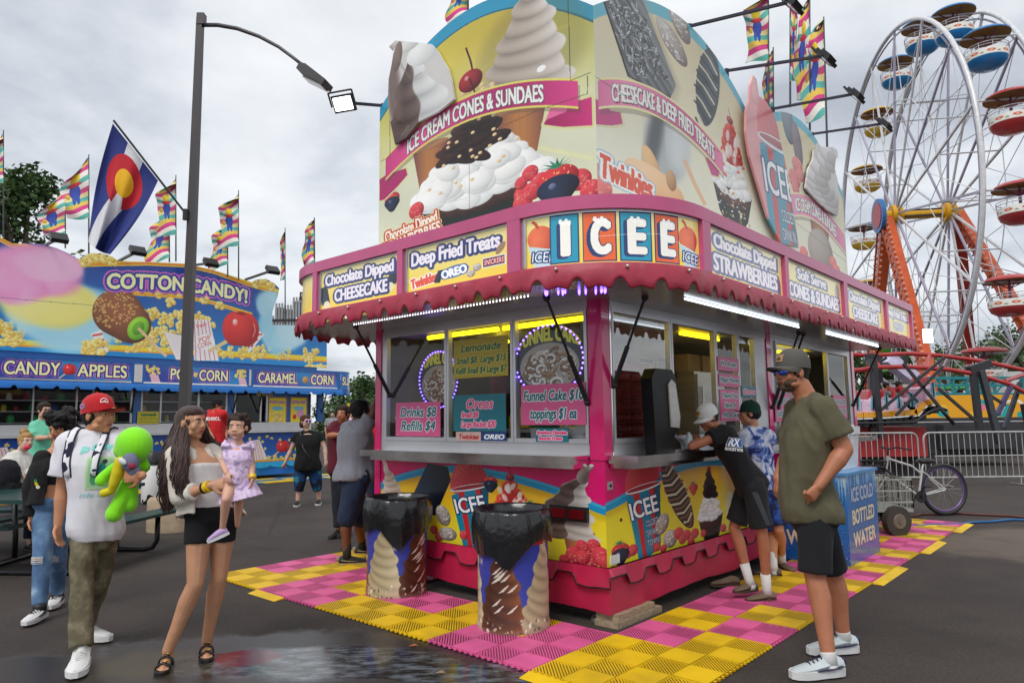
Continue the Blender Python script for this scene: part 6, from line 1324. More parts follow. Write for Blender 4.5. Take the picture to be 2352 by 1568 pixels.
        for zz in(.44,.56): m.tube([cc-UP*(1.12-zz)+V3(.85*math.cos(t),.85*math.sin(t),0) for t in np.arange(20)*2*math.pi/20],.018,4,closed=True)
        for j in range(10): t=j*2*math.pi/10; m.tube([cc-UP*.8+V3(.84*math.cos(t),.84*math.sin(t),0),cc-UP*.56+V3(.85*math.cos(t),.85*math.sin(t),0)],.014,4)
        part('hand_rail',m,wh,hull)
        m=MB(); m.lathe(cc-UP*1.25,[(.01,0),(.45,0),(.5,.02)],14); part('gondola_floor',m,mt_dark,hull)
PH=math.radians(12)
build_wheel()
# ================= bins in front of the pink stand
def bin_canvas(seed):
    random.seed(seed); c=Canvas('bin_print%d'%seed,1.9,.78,260,'2A3AA0'); c.comp(np.ones((c.h,c.w)),lambda X,Y:c8('2238A8')+(c8('3C44A8')-c8('2238A8'))*np.clip(.5+.5*np.sin(X*5+Y*4),0,1)[...,None])
    for _ in range(14): x,y=random.uniform(0,1.9),random.uniform(.4,.75); c.ell(x,y,.03,.006,'F0ECE0',.9,rot=.7,soft=.003); c.ell(x,y,.03,.006,'F0ECE0',.9,rot=-.7,soft=.003)
    for k in range(5):
        x=.19+k*.38; van=(k+seed)%2==0
        for dx in(0,-1.9,1.9): swirl(c,x+dx,-.02,.46,.74,*(('A0906E','EEE4C8') if van else ('3A1A0E','B06A40')),n=8,side=-1,lean=.05)
        if not van:
            for i in range(16): y=random.uniform(.03,.5); w_=.16*(1-y); xx=x+random.uniform(-w_,w_*.5); c.line([(xx,y),(xx+.04,y+.02),(xx+.085,y+.055)],[.004,.018,.006],'F4EEE6',.85)
    c.rect(0,0,1.9,.03,'B8A890',.5,soft=.01); c.speck(.95,.05,.95,.06,90,.012,['C8B8A0','6A5A50','EEE6DC'])
    return c
def build_bin(pos,r0,h,seed,lab,tongue,push=False):
    o=thing('trash_can',lab,'trash can',pos); c=np.array(pos,float); n=48
    m=MB(); pr=[(r0*1.0,.0),(r0*1.02,.03),(r0*.985,.06),(r0*.99,h*.5),(r0*.985,h*.96),(r0*1.02,h)]
    ids=[[m.av(c+V3(math.cos(k*2*math.pi/n)*r_*(1+.004*math.sin(k*.8+z*9)),math.sin(k*2*math.pi/n)*r_*(1+.004*math.sin(k*.8+z*9)),z)) for k in range(n)] for r_,z in pr]
    for i in range(len(pr)-1):
        for k in range(n): m.face((ids[i][k],ids[i][(k+1)%n],ids[i+1][(k+1)%n],ids[i+1][k]),((k/n,pr[i][1]/h),((k+1)/n,pr[i][1]/h),((k+1)/n,pr[i+1][1]/h),(k/n,pr[i+1][1]/h)))
    part('drum',m,printmat(bin_canvas(seed),.4,.2,bump=.12,bs=5,dirt=.25),o,smooth=True,fix=False)
    m=MB(); m.lathe(c,[(r0*.9,.02),(.01,.02)],24); part('drum_floor',m,mt_dark,o)
    # bag: over the rim, hanging outside with loose folds
    R=random.Random(seed); m=MB(); nn=96; prof=[(.88,-.45),(.90,-.2),(.93,-.05),(.985,.012),(1.03,.022),(1.075,.0),(1.12,-.05),(1.14,-.11),(1.12,-.17),(1.10,-.22)]
    ph=[R.uniform(0,6.28) for _ in range(6)]; ids=[]
    for i,(a,z) in enumerate(prof):
        row=[]; out=max(0,(i-4)/5)
        for k in range(nn):
            t=k*2*math.pi/nn; drop=(tongue(t) if out>0 else 0)*out**1.5; w=.020*math.sin(t*7+ph[0]+z*7)+.014*math.sin(t*13+ph[1])+.007*math.sin(t*29+ph[2]+z*14); w*= (1.0 if i>4 else .9 if i<3 else .25)
            ins=-.10*drop*2
            row.append(m.av(c+V3(math.cos(t)*(a+w+ins*.5)*r0,math.sin(t)*(a+w+ins*.5)*r0,h+z-drop+(.010*math.sin(t*6+ph[3])*out))))
        ids.append(row)
    for i in range(len(prof)-1):
        for k in range(nn): m.face((ids[i][k],ids[i][(k+1)%nn],ids[i+1][(k+1)%nn],ids[i+1][k]))
    part('bin_bag',m,M('black_bag',(.010,.010,.012),.22,bump=.6,bs=22,coat=.3,var=.3),o,smooth=True,fix=False)
    return o,c
def bump_f(c0,w,a): return lambda t:a*math.exp(-(((t-c0+math.pi)%(2*math.pi)-math.pi)/w)**2)
def add(*fs): return lambda t:sum(f(t) for f in fs)
B1=G(905,1376); B2=G(1180,1462)
build_bin((B1[0]-.01,B1[1]+.20,.02),.265,.80,1,'swirl printed trash can with black bag, nearer the left end of the pink stand',add(bump_f(4.95,.45,.17),bump_f(5.9,.35,.05),bump_f(3.6,.4,.04)))
o2,c2=build_bin((B2[0]-.0,B2[1]+.22,.02),.262,.82,2,'trash can with blue swirl print and a red patch, nearest the wooden blocks',add(bump_f(4.55,.35,.16),bump_f(3.7,.5,.07),bump_f(5.6,.3,-.03)))
m=MB()
t0=5.05
for i in range(8):
    a,b=t0+i*.075,t0+(i+1)*.075; q=lambda t,z,r_=.268:c2+V3(math.cos(t)*r_,math.sin(t)*r_,z)
    m.quad(q(a,.60),q(b,.60),q(b,.745),q(a,.745)); m.quad(q(a,.60),q(b,.60),q(b,.62,.285),q(a,.62,.285)) if False else None
part('red_panel',m,M('red_plate',(.38,.01,.015),.15,coat=.8),o2,fix=False,smooth=True)
# ================= ice chest display
def build_cooler():
    # wrapped blue tub: near corner at px (1960,1305)
    p0=G(1955,1306); o=thing('drink_tub','large blue ice cold water tub wrapped in a droplet print','cooler',p0)
    a0,b0=(p0-CC)@rr,(p0-CC)@ll; a1=a0+1.05; b1=b0+.72
    cv=Canvas('tub_print',1.1,.95,260,'1C62B0'); cv.comp(np.ones((cv.h,cv.w)),lambda X,Y:c8('1458A8')+(c8('3C8CD4')-c8('1458A8'))*np.clip(Y,0,1)[...,None])
    for _ in range(420):
        x,y=random.uniform(0,1.1),random.uniform(0,.9); r_=random.uniform(.006,.018); cv.ell(x,y,r_,r_*1.2,'0E3A80',.7); cv.ball(x-r_*.2,y+r_*.2,r_*.7,r_*.9,'2468B8','9CCCF0',al=.8)
    for _ in range(26): x=random.uniform(0,1.1); cv.poly([(x-.02,.95),(x+.02,.95),(x,.95-random.uniform(.06,.3))],'BFD8EC',.75)
    for t,y in(('ICE COLD',.66),('BOTTLED',.42),('WATER',.18)): cv.text(t,.56,y,.15,'F0E4C4' if y<.6 else 'BFCBE6',w=.8,out=[(.012,'123A7A')],bold=.008)
    h=.90
    m=MB(A); m.quad((a0,b0,0.02),(a1,b0,.02),(a1,b0,h),(a0,b0,h)); m.quad((a0,b1,.02),(a0,b0,.02),(a0,b0,h),(a0,b1,h)); m.quad((a1,b0,.02),(a1,b1,.02),(a1,b1,h),(a1,b0,h)); m.quad((a1,b1,.02),(a0,b1,.02),(a0,b1,h),(a1,b1,h))
    part('wrap',m,printmat(cv,.3,.5,bump=.2,bs=7),o,fix=False)
    m=MB(A); m.box(a0-.02,a1+.02,b0-.02,b1+.02,h+.001,h+.03); part('tub_rim',m,M('light_blue','4C94D0',.35,coat=.3),o); m=MB(A); m.box(a0+.03,a1-.03,b0+.03,b1-.03,h-.1,h-.02); part('lid_insert',m,mt_white,o)
    x0,x1,y0,y1=a0+.22,a0+1.0,b0+.12,b1-.02; z=h+.032
    w=thing('ice_chest','white plastic ice chest standing on the blue water tub','ice chest',A(x0,y0,z)); m=MB(A); wt=M('cooler_white',(.72,.73,.74),.4,coat=.1,dirt=.06)
    def rb(m,x0,x1,y0,y1,z0,z1,r_,tp_=0):
        prs=[]
        for zz,k in((z0,tp_),(z1,0)):
            ring=[]
            for cx,cy,s in((x1-r_,y1-r_,0),(x0+r_,y1-r_,1),(x0+r_,y0+r_,2),(x1-r_,y0+r_,3)):
                for j in range(5):
                    t=(s+j/4)*math.pi/2; ring.append((cx+math.cos(t)*r_-(k if cx>(x0+x1)/2 else -k),cy+math.sin(t)*r_-(k if cy>(y0+y1)/2 else -k),zz))
            prs.append(ring)
        m.rings(prs)
    rb(m,x0,x1,y0,y1,z,z+.36,.05,.02); part('chest_body',m,wt,w,smooth=40); m=MB(A); rb(m,x0-.015,x1+.015,y0-.015,y1+.015,z+.365,z+.45,.05,0); rb(m,x0+.03,x1-.03,y0+.03,y1-.03,z+.45,z+.47,.05,0); part('chest_lid',m,wt,w,smooth=40)
    for xx in(x0-.03,x1+.03): m=MB(A); m.box(xx-.012,xx+.012,y0+.12,y1-.12,z+.24,z+.29); part('chest_handle',m,wt,w)
    m=MB(A); m.box(x0+.25,x0+.32,y0-.02,y0-.003,z+.30,z+.39); part('latch',m,wt,w)
build_cooler()
# ================= bicycle and cart
def build_bike():
    Y=10.75; rw=P(2168,1123,Y); gr=.0; R_=rw[2]; d=nrm(V3(-1,-.13,0)); s_=nrm(np.cross(d,UP)); o=thing('bicycle','white beach bicycle with purple rims parked by the metal barriers','bicycle',V3(rw[0],rw[1],0))
    L=1.12; fw=rw+d*L; fw[2]=R_; q=lambda x,z,y=0:V3(rw[0],rw[1],0)+d*x+UP*z+s_*y
    bt=M('bike_black',(.02,.02,.02),.5); fr=M('bike_frame',(.62,.62,.62),.3,coat=.4); pr=M('purple_rim',(.20,.12,.30),.3,metal=.5)
    for c in(rw,fw):
        m=MB(); m.tube([c+d*math.cos(t)*R_*.93+UP*math.sin(t)*R_*.93 for t in np.arange(36)*2*math.pi/36],.030,8,closed=True); w=part('bike_wheel',m,bt,o,smooth=True)
        m=MB(); m.tube([c+d*math.cos(t)*R_*.84+UP*math.sin(t)*R_*.84 for t in np.arange(36)*2*math.pi/36],.016,6,closed=True); part('wheel_rim',m,pr,w,smooth=True); m=MB()
        for k in range(18): t=k*2*math.pi/18; m.tube([c+s_*(.03 if k%2 else -.03),c+d*math.cos(t)*R_*.84+UP*math.sin(t)*R_*.84],.0022,3)
        m.tube([c-s_*.06,c+s_*.06],.02,8); part('spokes',m,mt_chrome,w)
    bb=q(.42,.29); seat=q(.30,.78); head=q(.88,.86); hb=q(.93,.66)
    m=MB(); m.tube([bb,q(.33,.70)],.017,7);m.tube([q(.35,.62),q(.5,.74),q(.7,.80),head],.017,7); m.tube([bb,q(.6,.42),hb],.019,7); 
    for y in(-.05,.05): m.tube([rw+s_*y,bb+s_*y*.5],.010,6); m.tube([rw+s_*y,q(.34,.66)+s_*y*.4],.009,6); m.tube([q(.955,.6,y),fw+s_*y],.012,6)
    m.tube([hb,head+UP*.04],.022,8); part('frame',m,fr,o,smooth=40)
    m=MB(); m.tube([head+UP*.02,head+UP*.14+d*-.02,head+UP*.17+s_*.2-d*.02,head+UP*.13+s_*.30-d*.18],.012,6); m.tube([head+UP*.14+d*-.02,head+UP*.17-s_*.2-d*.02,head+UP*.13-s_*.30-d*.18],.012,6); part('handlebar',m,bt,o,smooth=True)
    m=MB(); m.ell(seat+d*-.03+UP*.03,.14,.10,.045,X=d,Y=s_,Z=UP); m.tube([seat+UP*.02,seat+d*.16+UP*.02],[.05,.018],8,flat=.5); part('saddle',m,bt,o,smooth=True); m=MB(); m.tube([q(.33,.70),seat],.013,6); part('seat_post',m,mt_chrome,o)
    m=MB(); m.tube([bb-s_*.09,bb+s_*.09],.015,6); m.tube([bb+s_*.07,bb+s_*.07+UP*-.15+d*.06],.01,6); m.tube([bb-s_*.07,bb-s_*.07+UP*.15-d*.06],.01,6); m.box(0,0,0,0,0,0) if False else None; m.beam(bb+s_*.12+UP*-.15+d*.02,bb+s_*.12-UP*.15+d*.11,.09,.02); m.beam(bb-s_*.12+UP*.15-d*.1,bb-s_*.12+UP*.15-d*.01,.09,.02); m.tube([bb-s_*.05,bb-s_*.055],.09,20); part('crankset',m,bt,o)
    # front basket: black round wire basket
    c=q(1.12,.78); m=MB()
    for z,r_ in((-.12,.14),(-.04,.16),(.05,.18)): m.tube([c+UP*z+d*math.cos(t)*r_+s_*math.sin(t)*r_ for t in np.arange(16)*2*math.pi/16],.012,5,closed=True)
    for k in range(12): t=k*math.pi/6; m.tube([c+UP*-.12+d*math.cos(t)*.14+s_*math.sin(t)*.14,c+UP*.05+d*math.cos(t)*.18+s_*math.sin(t)*.18],.008,4)
    part('basket',m,bt,o,smooth=True)
    # cart with crate
    Y=9.25; g0=G(2062,1232); o=thing('garden_cart','small cart with fat tyres carrying a grey crate and a white mesh ball','cart',g0); ct=M('crate_grey',(.30,.32,.30),.5,var=.15); ty=M('tyre_brown',(.045,.038,.032),.85); hb_=M('hub_tan',(.16,.13,.10),.6)
    wz=.19
    for p in(g0+UP*wz,g0+V3(.30,.62,wz),g0+V3(-.62,.1,wz),g0+V3(-.35,.72,wz)):
        ax=nrm(V3(.9,-.42,0)) if False else nrm(V3(.25,-.97,0)); dd=nrm(V3(.97,.25,0)); m=MB(); m.tube([p-ax*.05,p-ax*.045,p+ax*.045,p+ax*.05],[.15,.185,.185,.15],22,fx=dd); w=part('cart_wheel',m,ty,o,smooth=40); m=MB(); m.tube([p+ax*.045,p+ax*.062],[.10,.085],16); m.tube([p+ax*.06,p+ax*.075],.03,8); part('wheel_hub',m,hb_,w,smooth=40)
    x0,x1,y0,y1=g0[0]-.72,g0[0]+.22,g0[1]-.0,g0[1]+.66
    m=MB(); m.box(x0,x1,y0,y1,.30,.34); 
    for zz in(.42,.56,.70): 
        for (a,b) in(((x0,y0),(x1,y0)),((x1,y0),(x1,y1)),((x1,y1),(x0,y1)),((x0,y1),(x0,y0))): m.beam((*a,zz),(*b,zz),.012,.02)
    for k in range(14):
        x=lerp(x0,x1,k/13)
        for y in(y0,y1): m.beam((x,y,.34),(x,y,.71),.008,.008)
    for k in range(10):
        y=lerp(y0,y1,k/9)
        for x in(x0,x1): m.beam((x,y,.34),(x,y,.71),.008,.008)
    part('crate',m,ct,o); m=MB(); m.box(x0+.05,x1-.05,y0+.05,y1-.05,.26,.295); m.tube([(x0+.1,y0+.1,.28),(x0-.35,y0+.1,.55),(x0-.42,y0+.3,.8)],.015,6); part('cart_frame',m,mt_black,o)
    m=MB(); m.ell((g0[0]-.45,g0[1]+.22,.50),.19,n=16,m=12); solo('mesh_ball',m,M('white_mesh',(.68,.68,.70),.6,bump=.8,bs=60),'white mesh covered ball lying in the grey crate of the cart','ball',(g0[0]-.45,g0[1]+.22,.34),smooth=True)
    # hoses
    for k,(pts,cc,lab) in enumerate((([(2000,1196),(2120,1184),(2200,1180),(2352,1190),(2450,1196)],'5A2A20','brown hose running past the bicycle to the right edge'),([(2040,1208),(2130,1210),(2250,1200),(2352,1196),(2450,1200)],'1F5C92','blue hose lying beside the brown one'))):
        q_=[G(u,v)+UP*.018 for u,v in pts]; m=MB(); fine=[]
        for i in range(len(q_)-1):
            for j in range(6): fine.append(lerp(q_[i],q_[i+1],j/6)+V3(0,.05*math.sin(i*2+j*.8),0))
        m.tube(fine,.018,6); solo('hose',m,M('hose_%d'%k,cc,.5),lab,'hose',q_[0],smooth=True)
build_bike()
# ================= crowd barriers
def build_barriers():
    gv=M('galvanised',(.50,.50,.48),.4,metal=.6,var=.15); L=2.35
    x0=P(2119,983,15.1); o=thing('crowd_barrier','galvanised crowd barrier reaching the right edge behind the bicycle','barrier',V3(x0[0],x0[1],0)); c=V3(x0[0],x0[1],0); r_=.14
    fr=[]; 
    for cx,cz,s in((L-r_,1.12-r_,0),(r_,1.12-r_,1)): fr+= [(cx+math.cos((s+j/5)*math.pi/2)*r_,cz+math.sin((s+j/5)*math.pi/2)*r_) for j in range(6)]
    fr+=[(0,.18),(L,.18)]; m=MB(); m.tube([c+V3(x,0,z) for x,z in fr],.02,8,closed=True); part('barrier_frame',m,gv,o,smooth=40)
    for k in range(1,19): m=MB(); x=L*k/19; m.tube([c+V3(x,0,.18),c+V3(x,0,1.12)],.009,6); part('bar',m,gv,o)
    for x in(.35,L-.35): m=MB(); m.beam(c+V3(x,-.3,.02),c+V3(x,.3,.02),.05,.02); m.beam(c+V3(x,0,.02),c+V3(x,0,.18),.04,.02); part('foot',m,gv,o)
    for dx,dy,lab in((-2.42,.1,'galvanised crowd barrier half hidden behind the white ice chest'),(-4.84,.25,'galvanised crowd barrier mostly hidden by the pink stand'),(2.42,.05,'galvanised crowd barrier just leaving the frame on the right')):
        copy_tree(o,None,c+V3(dx,dy,0),lab)
    for q in[o]+[x for x in COL.objects if x.name.startswith('crowd_barrier')]: q['group']='crowd barriers in front of the rides'
    b=thing('orange_fence','low silver fence in front of the yellow ride panel','fence',P(2210,960,19)*V3(1,1,0)); bb=P(2210,960,19); m=MB()
    for zz in(.4,1.3): m.tube([(bb[0]-1.5,bb[1],zz),(bb[0]+3,bb[1],zz)],.02,6)
    part('fence_rail',m,gv,b)
build_barriers()
# ================= kiddie coaster
def build_coaster():
    Z=lambda x,y:(1956.9+.168*x,733.8+.168*y); Y=17.
    rt=M('red_track','A82A2A',.35,var=.15,coat=.3); dk=M('support_black',(.025,.025,.03),.5); gy=M('support_grey',(.06,.065,.075),.4,metal=.4)
    o=thing('roller_coaster','small red railed roller coaster track on black supports','roller coaster',P(2100,1060,Y)*V3(1,1,0))
    def tb(pts,r_,Y0=Y,Y1=None): 
        n=len(pts); return [P(*Z(*p),lerp(Y0,Y1 if Y1 else Y0,i/max(1,n-1))) for i,p in enumerate(pts)]
    for pts,Ya in(([(-260,470),(0,475),(270,490),(750,463),(1200,490),(1800,570),(2352,690),(2700,790)],Y+.9),([(-200,700),(90,690),(380,652),(760,645),(1300,680),(1700,745),(2150,880),(2352,990),(2700,1200)],Y)):
        m=MB(); m.tube(tb(pts,0,Ya),.055,8); part('rail',m,rt,o,smooth=True)
    for pts,Ya,Yb in(([(270,500),(385,650)],Y+.9,Y),([(1060,485),(1010,660)],Y+.9,Y),([(2090,840),(2450,720)],Y,Y+.9)): m=MB(); m.tube(tb(pts,0,Ya,Yb),.05,6); part('track_tie',m,rt,o)
    for pts,w,mt,dy in(([(255,540),(270,1600)],.11,gy,.2),([(300,560),(395,1620)],.11,dk,-.2),([(345,520),(372,870)],.14,dk,.7),([(1650,690),(1745,1500)],.13,dk,0),([(1765,700),(2020,1700)],.13,gy,-.1),([(1600,700),(1880,600)],.2,dk,.4),([(2180,880),(1990,1300)],.09,M('support_violet',(.07,.05,.13),.4),0),([(2300,860),(2090,1480)],.09,gy,.2),([(2350,1150),(2440,1568)],.12,dk,0),([(200,520),(345,530)],.2,dk,.5)):
        m=MB(); q=tb(pts,0,Y+dy); m.beam(q[0],q[1],w,w); part('support',m,mt,o)
    for pts,dy in(([(700,600),(1400,1440)],-.3),([(1270,510),(390,1240)],-.35),([(1240,640),(600,1310)],-.3),([(1180,940),(1700,1390)],-.3),([(720,480),(735,640)],.2),([(2100,1170),(1860,1020)],0),([(470,520),(250,670)],.4)): m=MB(); q=tb(pts,0,Y+dy); m.beam(q[0],q[1],.06,.06); part('brace',m,dk,o)
    # lower track under the train
    m=MB(); m.tube(tb([(-300,1400),(120,1390),(840,1370),(1000,1240),(1150,1180),(1300,1240)],0,Y+.5),.035,6); m.tube(tb([(-300,1420),(120,1415),(860,1400),(1060,1260),(1200,1210),(1400,1420)],0,Y-.4),.03,6); part('lower_rail',m,dk,o,smooth=True)
    # station block
    m=MB(); a=P(*Z(150,1500),17.4); b=P(*Z(940,1440),17.4); m.box(a[0]-3,b[0],17.2,19,.5,a[2]+.05); part('station',m,M('station_red','A8262A',.5,dirt=.2),o)
    m=MB(); m.box(a[0]-3,b[0]+.4,17.6,18.8,.0,.5); part('station_base',m,mt_dark,o)
    # train
    cpn=Canvas('car_print',1,1,100,'E8D0E0')
    for _ in range(120): cpn.ell(random.random(),random.random(),.018,.018,random.choice(['C060A0','F4E8F0','8060B0']))
    cm=M('car_lilac','D8B8D0',.35,var=.25,sc=28,coat=.3); ym=M('car_yellow','E09A12',.3,coat=.3); rm_=M('car_red','B81E24',.3,coat=.4); tm=M('car_teal','6FB8C4',.3); bm=M('car_dark',(.02,.02,.05),.4)
    tr=thing('coaster_train','lilac and yellow coaster train with red seat backs and teal striped fins','coaster train',P(2040,957,Y)*V3(1,1,0))
    seats=[]
    for k,(xl,yl,xr,yr) in enumerate(((-340,1345,-140,1345),(-135,1345,110,1342),(120,1340,320,1335),(325,1335,500,1325),(505,1322,665,1312),(670,1310,845,1300),(850,1310,975,1170),(985,1165,1135,1150))):
        p=P(*Z(xl,yl),Y);q=P(*Z(xr,yr),Y); d=nrm(q-p);L=np.linalg.norm(q-p);u=nrm(np.cross(d,V3(0,1,0)))*-1
        if u[2]<0:u=-u
        s_=V3(0,1,0); pr=lambda pts,dy0,dep,nm,mt,par: part(nm,MB().prism([(x*L,z*.66) for x,z in pts],p+s_*dy0,d,u,s_,dep),mt,par)
        body=pr([(0,.12),(1,.12),(1,.62),(.82,.72),(.7,.58),(.25,.56),(.1,.66),(0,.60)],-.1,1.0,'car_body',cm,tr)
        pr([(0,.0),(1,.0),(1,.19),(0,.19)],-.16,1.1,'bumper',ym,body); pr([(0,-.06),(1,-.06),(1,-.01),(0,-.01)],-.14,1.05,'runner',mt_chrome,body)
        pr([(.72,.45),(.98,.5),(1.02,.95),(.95,1.02),(.85,.98)],.1,.66,'seat_back',rm_,body)
        for j in range(3): pr([(.58+.12*j,.30-.02*j),(.66+.12*j,.30),(.74+.1*j,.75),(.68+.1*j,.80)],-.13,.03,'fin_stripe',tm if j%2==0 else bm,body)
        m=MB()
        for xx in(.2,.8): c_=p+d*L*xx-u*.14; m.tube([c_-s_*.1,c_+s_*.9],.09,10)
        part('car_wheels',m,mt_black,body); seats.append(p+d*L*.45+s_*.4+u*.30)
    return seats
SEATS=build_coaster()
# ================= other ride bases beyond
def build_rides():
    Y=27.; o=thing('fair_fence','long yellow ride fence panel with teal and pink shapes','fence',P(2250,960,Y)*V3(1,1,0)); a=P(2118,908,Y);b=P(2420,960,Y)
    c=Canvas('ride_panel_print',b[0]-a[0],1.2,70,'E8A414'); W_=b[0]-a[0]
    for k in range(12): x=random.uniform(0,W_); c.ell(x,random.uniform(.1,1),.22,.2,random.choice(['1FA0A0','E87898','1FA0A0','F0C040'])); 
    c.line([(2.9,.3),(3.2,.9),(3.7,.9),(4.1,.4)],.14,'F4E8D8')
    z1=a[2];z0=z1-1.0; m=MB(); m.quad((a[0],Y,z0),(b[0],Y,z0),(b[0],Y,z1),(a[0],Y,z1)); m.box(a[0],b[0],Y+.01,Y+.08,z0,z1-.002); part('panel',m,printmat(c,.4),o,fix=False)
    m=MB(); m.box(a[0],b[0],Y-1.6,Y-1.2,.3,z0+.0); m.box(a[0]-.5,b[0],Y-1.15,Y+1.0,.4,z0-.02); part('platform',m,mt_dark,o)
    tl=M('teal_steel','127A82',.4); m=MB(); Yt=29; 
    for k in range(9):
        p=P(2125+k*32,905,Yt);q=P(2125+k*32,868,Yt); m.beam(p,q,.09,.09)
        if k: m.beam(P(2125+k*32-32,905,Yt),q,.05,.05)
    m.beam(P(2120,868,Yt),P(2400,868,Yt),.12,.12); m.beam(P(2120,905,Yt),P(2400,905,Yt),.12,.12); m.beam(P(2120,885,Yt),P(2400,885,Yt),.1,.1)
    for k in range(5): m.beam(P(2130+k*64,905,Yt),P(2130+k*64,1005,Yt),.18,.18)
    solo('teal_lattice',m,tl,'teal steel lattice of the ride behind the yellow panel','ride frame',P(2120,905,Yt)*V3(1,1,0))
    m=MB(); a=P(2305,853,31);b=P(2375,905,31); m.box(a[0],b[0],31,33.5,.6,a[2]); t=thing('equipment_trailer','plain white box trailer behind the teal lattice','trailer',V3(a[0],31,0)); part('trailer_body',m,mt_white,t); m=MB(); m.tube([(a[0]+.4,30.95,.45),(a[0]+.4,31.2,.45)],.4,14); m.tube([(b[0]-.4,30.95,.45),(b[0]-.4,31.2,.45)],.4,14); part('trailer_wheels',m,mt_black,t)
    # dark ride boxes in front of panel
    m=MB(); a=P(2125,960,21);b=P(2360,1008,21); m.box(a[0],b[0],21,22.5,.35,a[2]); m.box(a[0]+.3,b[0]-.4,20.6,20.98,.5,a[2]-.2); solo('ride_deck',m,M('deck_dark',(.03,.03,.035),.5,var=.3),'black steel deck in front of the yellow ride panel','ride deck',V3(a[0],21,0))
    # purple / white slide arm
    m=MB(); m.beam(P(2036,822,22),P(2095,868,22),.5,.35); solo('slide_boom',m,M('arm_lilac','C8C0DC',.4,var=.2),'pale lilac ride arm slanting behind the coaster rails','ride arm',P(2036,822,22)*V3(1,1,0))
    # light on wheel leg
    p=P(2136,770,30); m=MB(); m.box(p[0]-.22,p[0]+.12,p[1],p[1]+.15,p[2]-.3,p[2]+.28); solo('work_light',m,emis('work_light_on',(.95,.9,1),4),'lit white work light on the orange wheel leg','lamp',p)
    # grey wall building
    Y=34.; o=thing('grandstand_wall','grey corrugated grandstand back between the two food stands','grandstand',P(680,960,Y)*V3(1,1,0)); gm=M('grey_sheet',(.30,.31,.32),.6,var=.15,sc=1.2,dirt=.2)
    us=[612,632,652,672,692,712]; tops=[735,706,710,692,680,676]
    for i in range(len(us)-1):
        a=P(us[i],tops[i],Y);b=P(us[i+1],tops[i+1],Y); m=MB(); zt=a[2]
        m.box(a[0],b[0]-.05,Y,Y+.3,.0,zt); part('panel',m,gm,o)
        for k in range(3): x=lerp(a[0],b[0],(k+.5)/3); m=MB(); m.box(x-.04,x+.04,Y-.06,Y-.005,2,zt+.2); part('batten',m,gm,o)
    m=MB(); 
    for z in(5.2,6.4): m.box(P(612,735,Y)[0],P(712,700,Y)[0],Y-.09,Y-.061,z,z+.1)
    m.tube([P(690,690,Y-.2),P(690,672,Y-.2),P(706,672,Y-.2)],.05,5); part('rail',m,mt_dark,o)
    # yellow game booth tops / people area in the gap
    yb=M('yellow_board','D8BC18',.5)
    for i,(u0,v0,u1,v1,Y,lab) in enumerate(((822,925,842,946,30,'yellow game board far behind the black shirted woman'),(797,926,806,942,32,'narrow yellow board at the end of the blue stand'))):
        a=P(u0,v0,Y);b=P(u1,v1,Y); t=thing('game_board',lab,'board',V3(a[0],Y,0)); m=MB(); m.box(a[0],b[0],Y,Y+.1,b[2],a[2]); part('board',m,yb,t); m=MB(); 
        for x in(a[0]+.05,b[0]-.05): m.box(x-.03,x+.03,Y+.02,Y+.08,0,b[2]-.002)
        part('leg',m,mt_white,t)
    a=P(790,945,36);b=P(850,1000,36); t=thing('game_tent','low white and pink game tent in the gap between the stands','tent',V3(a[0],36,0)); m=MB(); m.box(a[0],b[0],36,38,1.9,a[2]+.1); part('valance',m,M('tent_pink','C890A0',.6),t); m=MB()
    for x in(a[0],lerp(a[0],b[0],.5),b[0]): m.box(x-.05,x+.05,36,36.1,0,1.9)
    part('leg',m,mt_white,t)
    # swing ride arms against the sky by the small tree
    m=MB(); m.beam(P(815,868,60),P(848,892,60),.35,.25); m.beam(P(820,880,60),P(840,868,60),.2,.2); m.beam(P(832,905,60),P(832,880,60),.4,.4); m.beam(P(832,960,60),P(832,900,60),.5,.5); solo('swing_ride',m,M('swing_pale','C0CCD0',.5),'pale swing ride arms far away above the low round tree','ride',P(832,960,60)*V3(1,1,0))
    # utility wires
build_rides()
# ================= picnic tables, bins behind
def picnic(x0,y0,yaw,lab,Lh=1.0):
    gt=M('green_plastisol','0D3B38',.4,var=.1,coat=.2); c=V3(x0,y0,0); d=V3(math.cos(yaw),math.sin(yaw),0); s=V3(-d[1],d[0],0); o=thing('picnic_table',lab,'picnic table',c)
    T=lambda a,b,z:c+d*a+s*b+UP*z
    m=MB(T); m.box(-Lh,Lh,-.38,.38,.735,.775); part('table_top',m,gt,o)
    for sg in(-1,1): m=MB(T); m.box(-Lh,Lh,sg*.75-.15,sg*.75+.15,.43,.465); part('bench',m,gt,o)
    for a in(-Lh*.68,Lh*.68):
        for sg in(-1,1):
            m=MB(); m.tube([T(a,0,.03)]+[T(a,sg*(.60),.03),T(a,sg*.70,.05),T(a,sg*.75,.13),T(a,sg*.75,.425)],.030,8); part('leg',m,mt_black,o,smooth=True)
        [part('leg',MB().tube([T(a,sg*.32,.72),T(a,sg*.26,.3),T(a,sg*.25,.04)],.028,8),mt_black,o,smooth=True) for sg in(-1,1)]
    return o
picnic(-6.2,8.15,.05,'dark green picnic table at the left edge behind the girl in ripped jeans',1.0)
picnic(-5.02,7.9,math.pi/2-.08,'dark green picnic table partly hidden behind the boy in the red cap',.95)
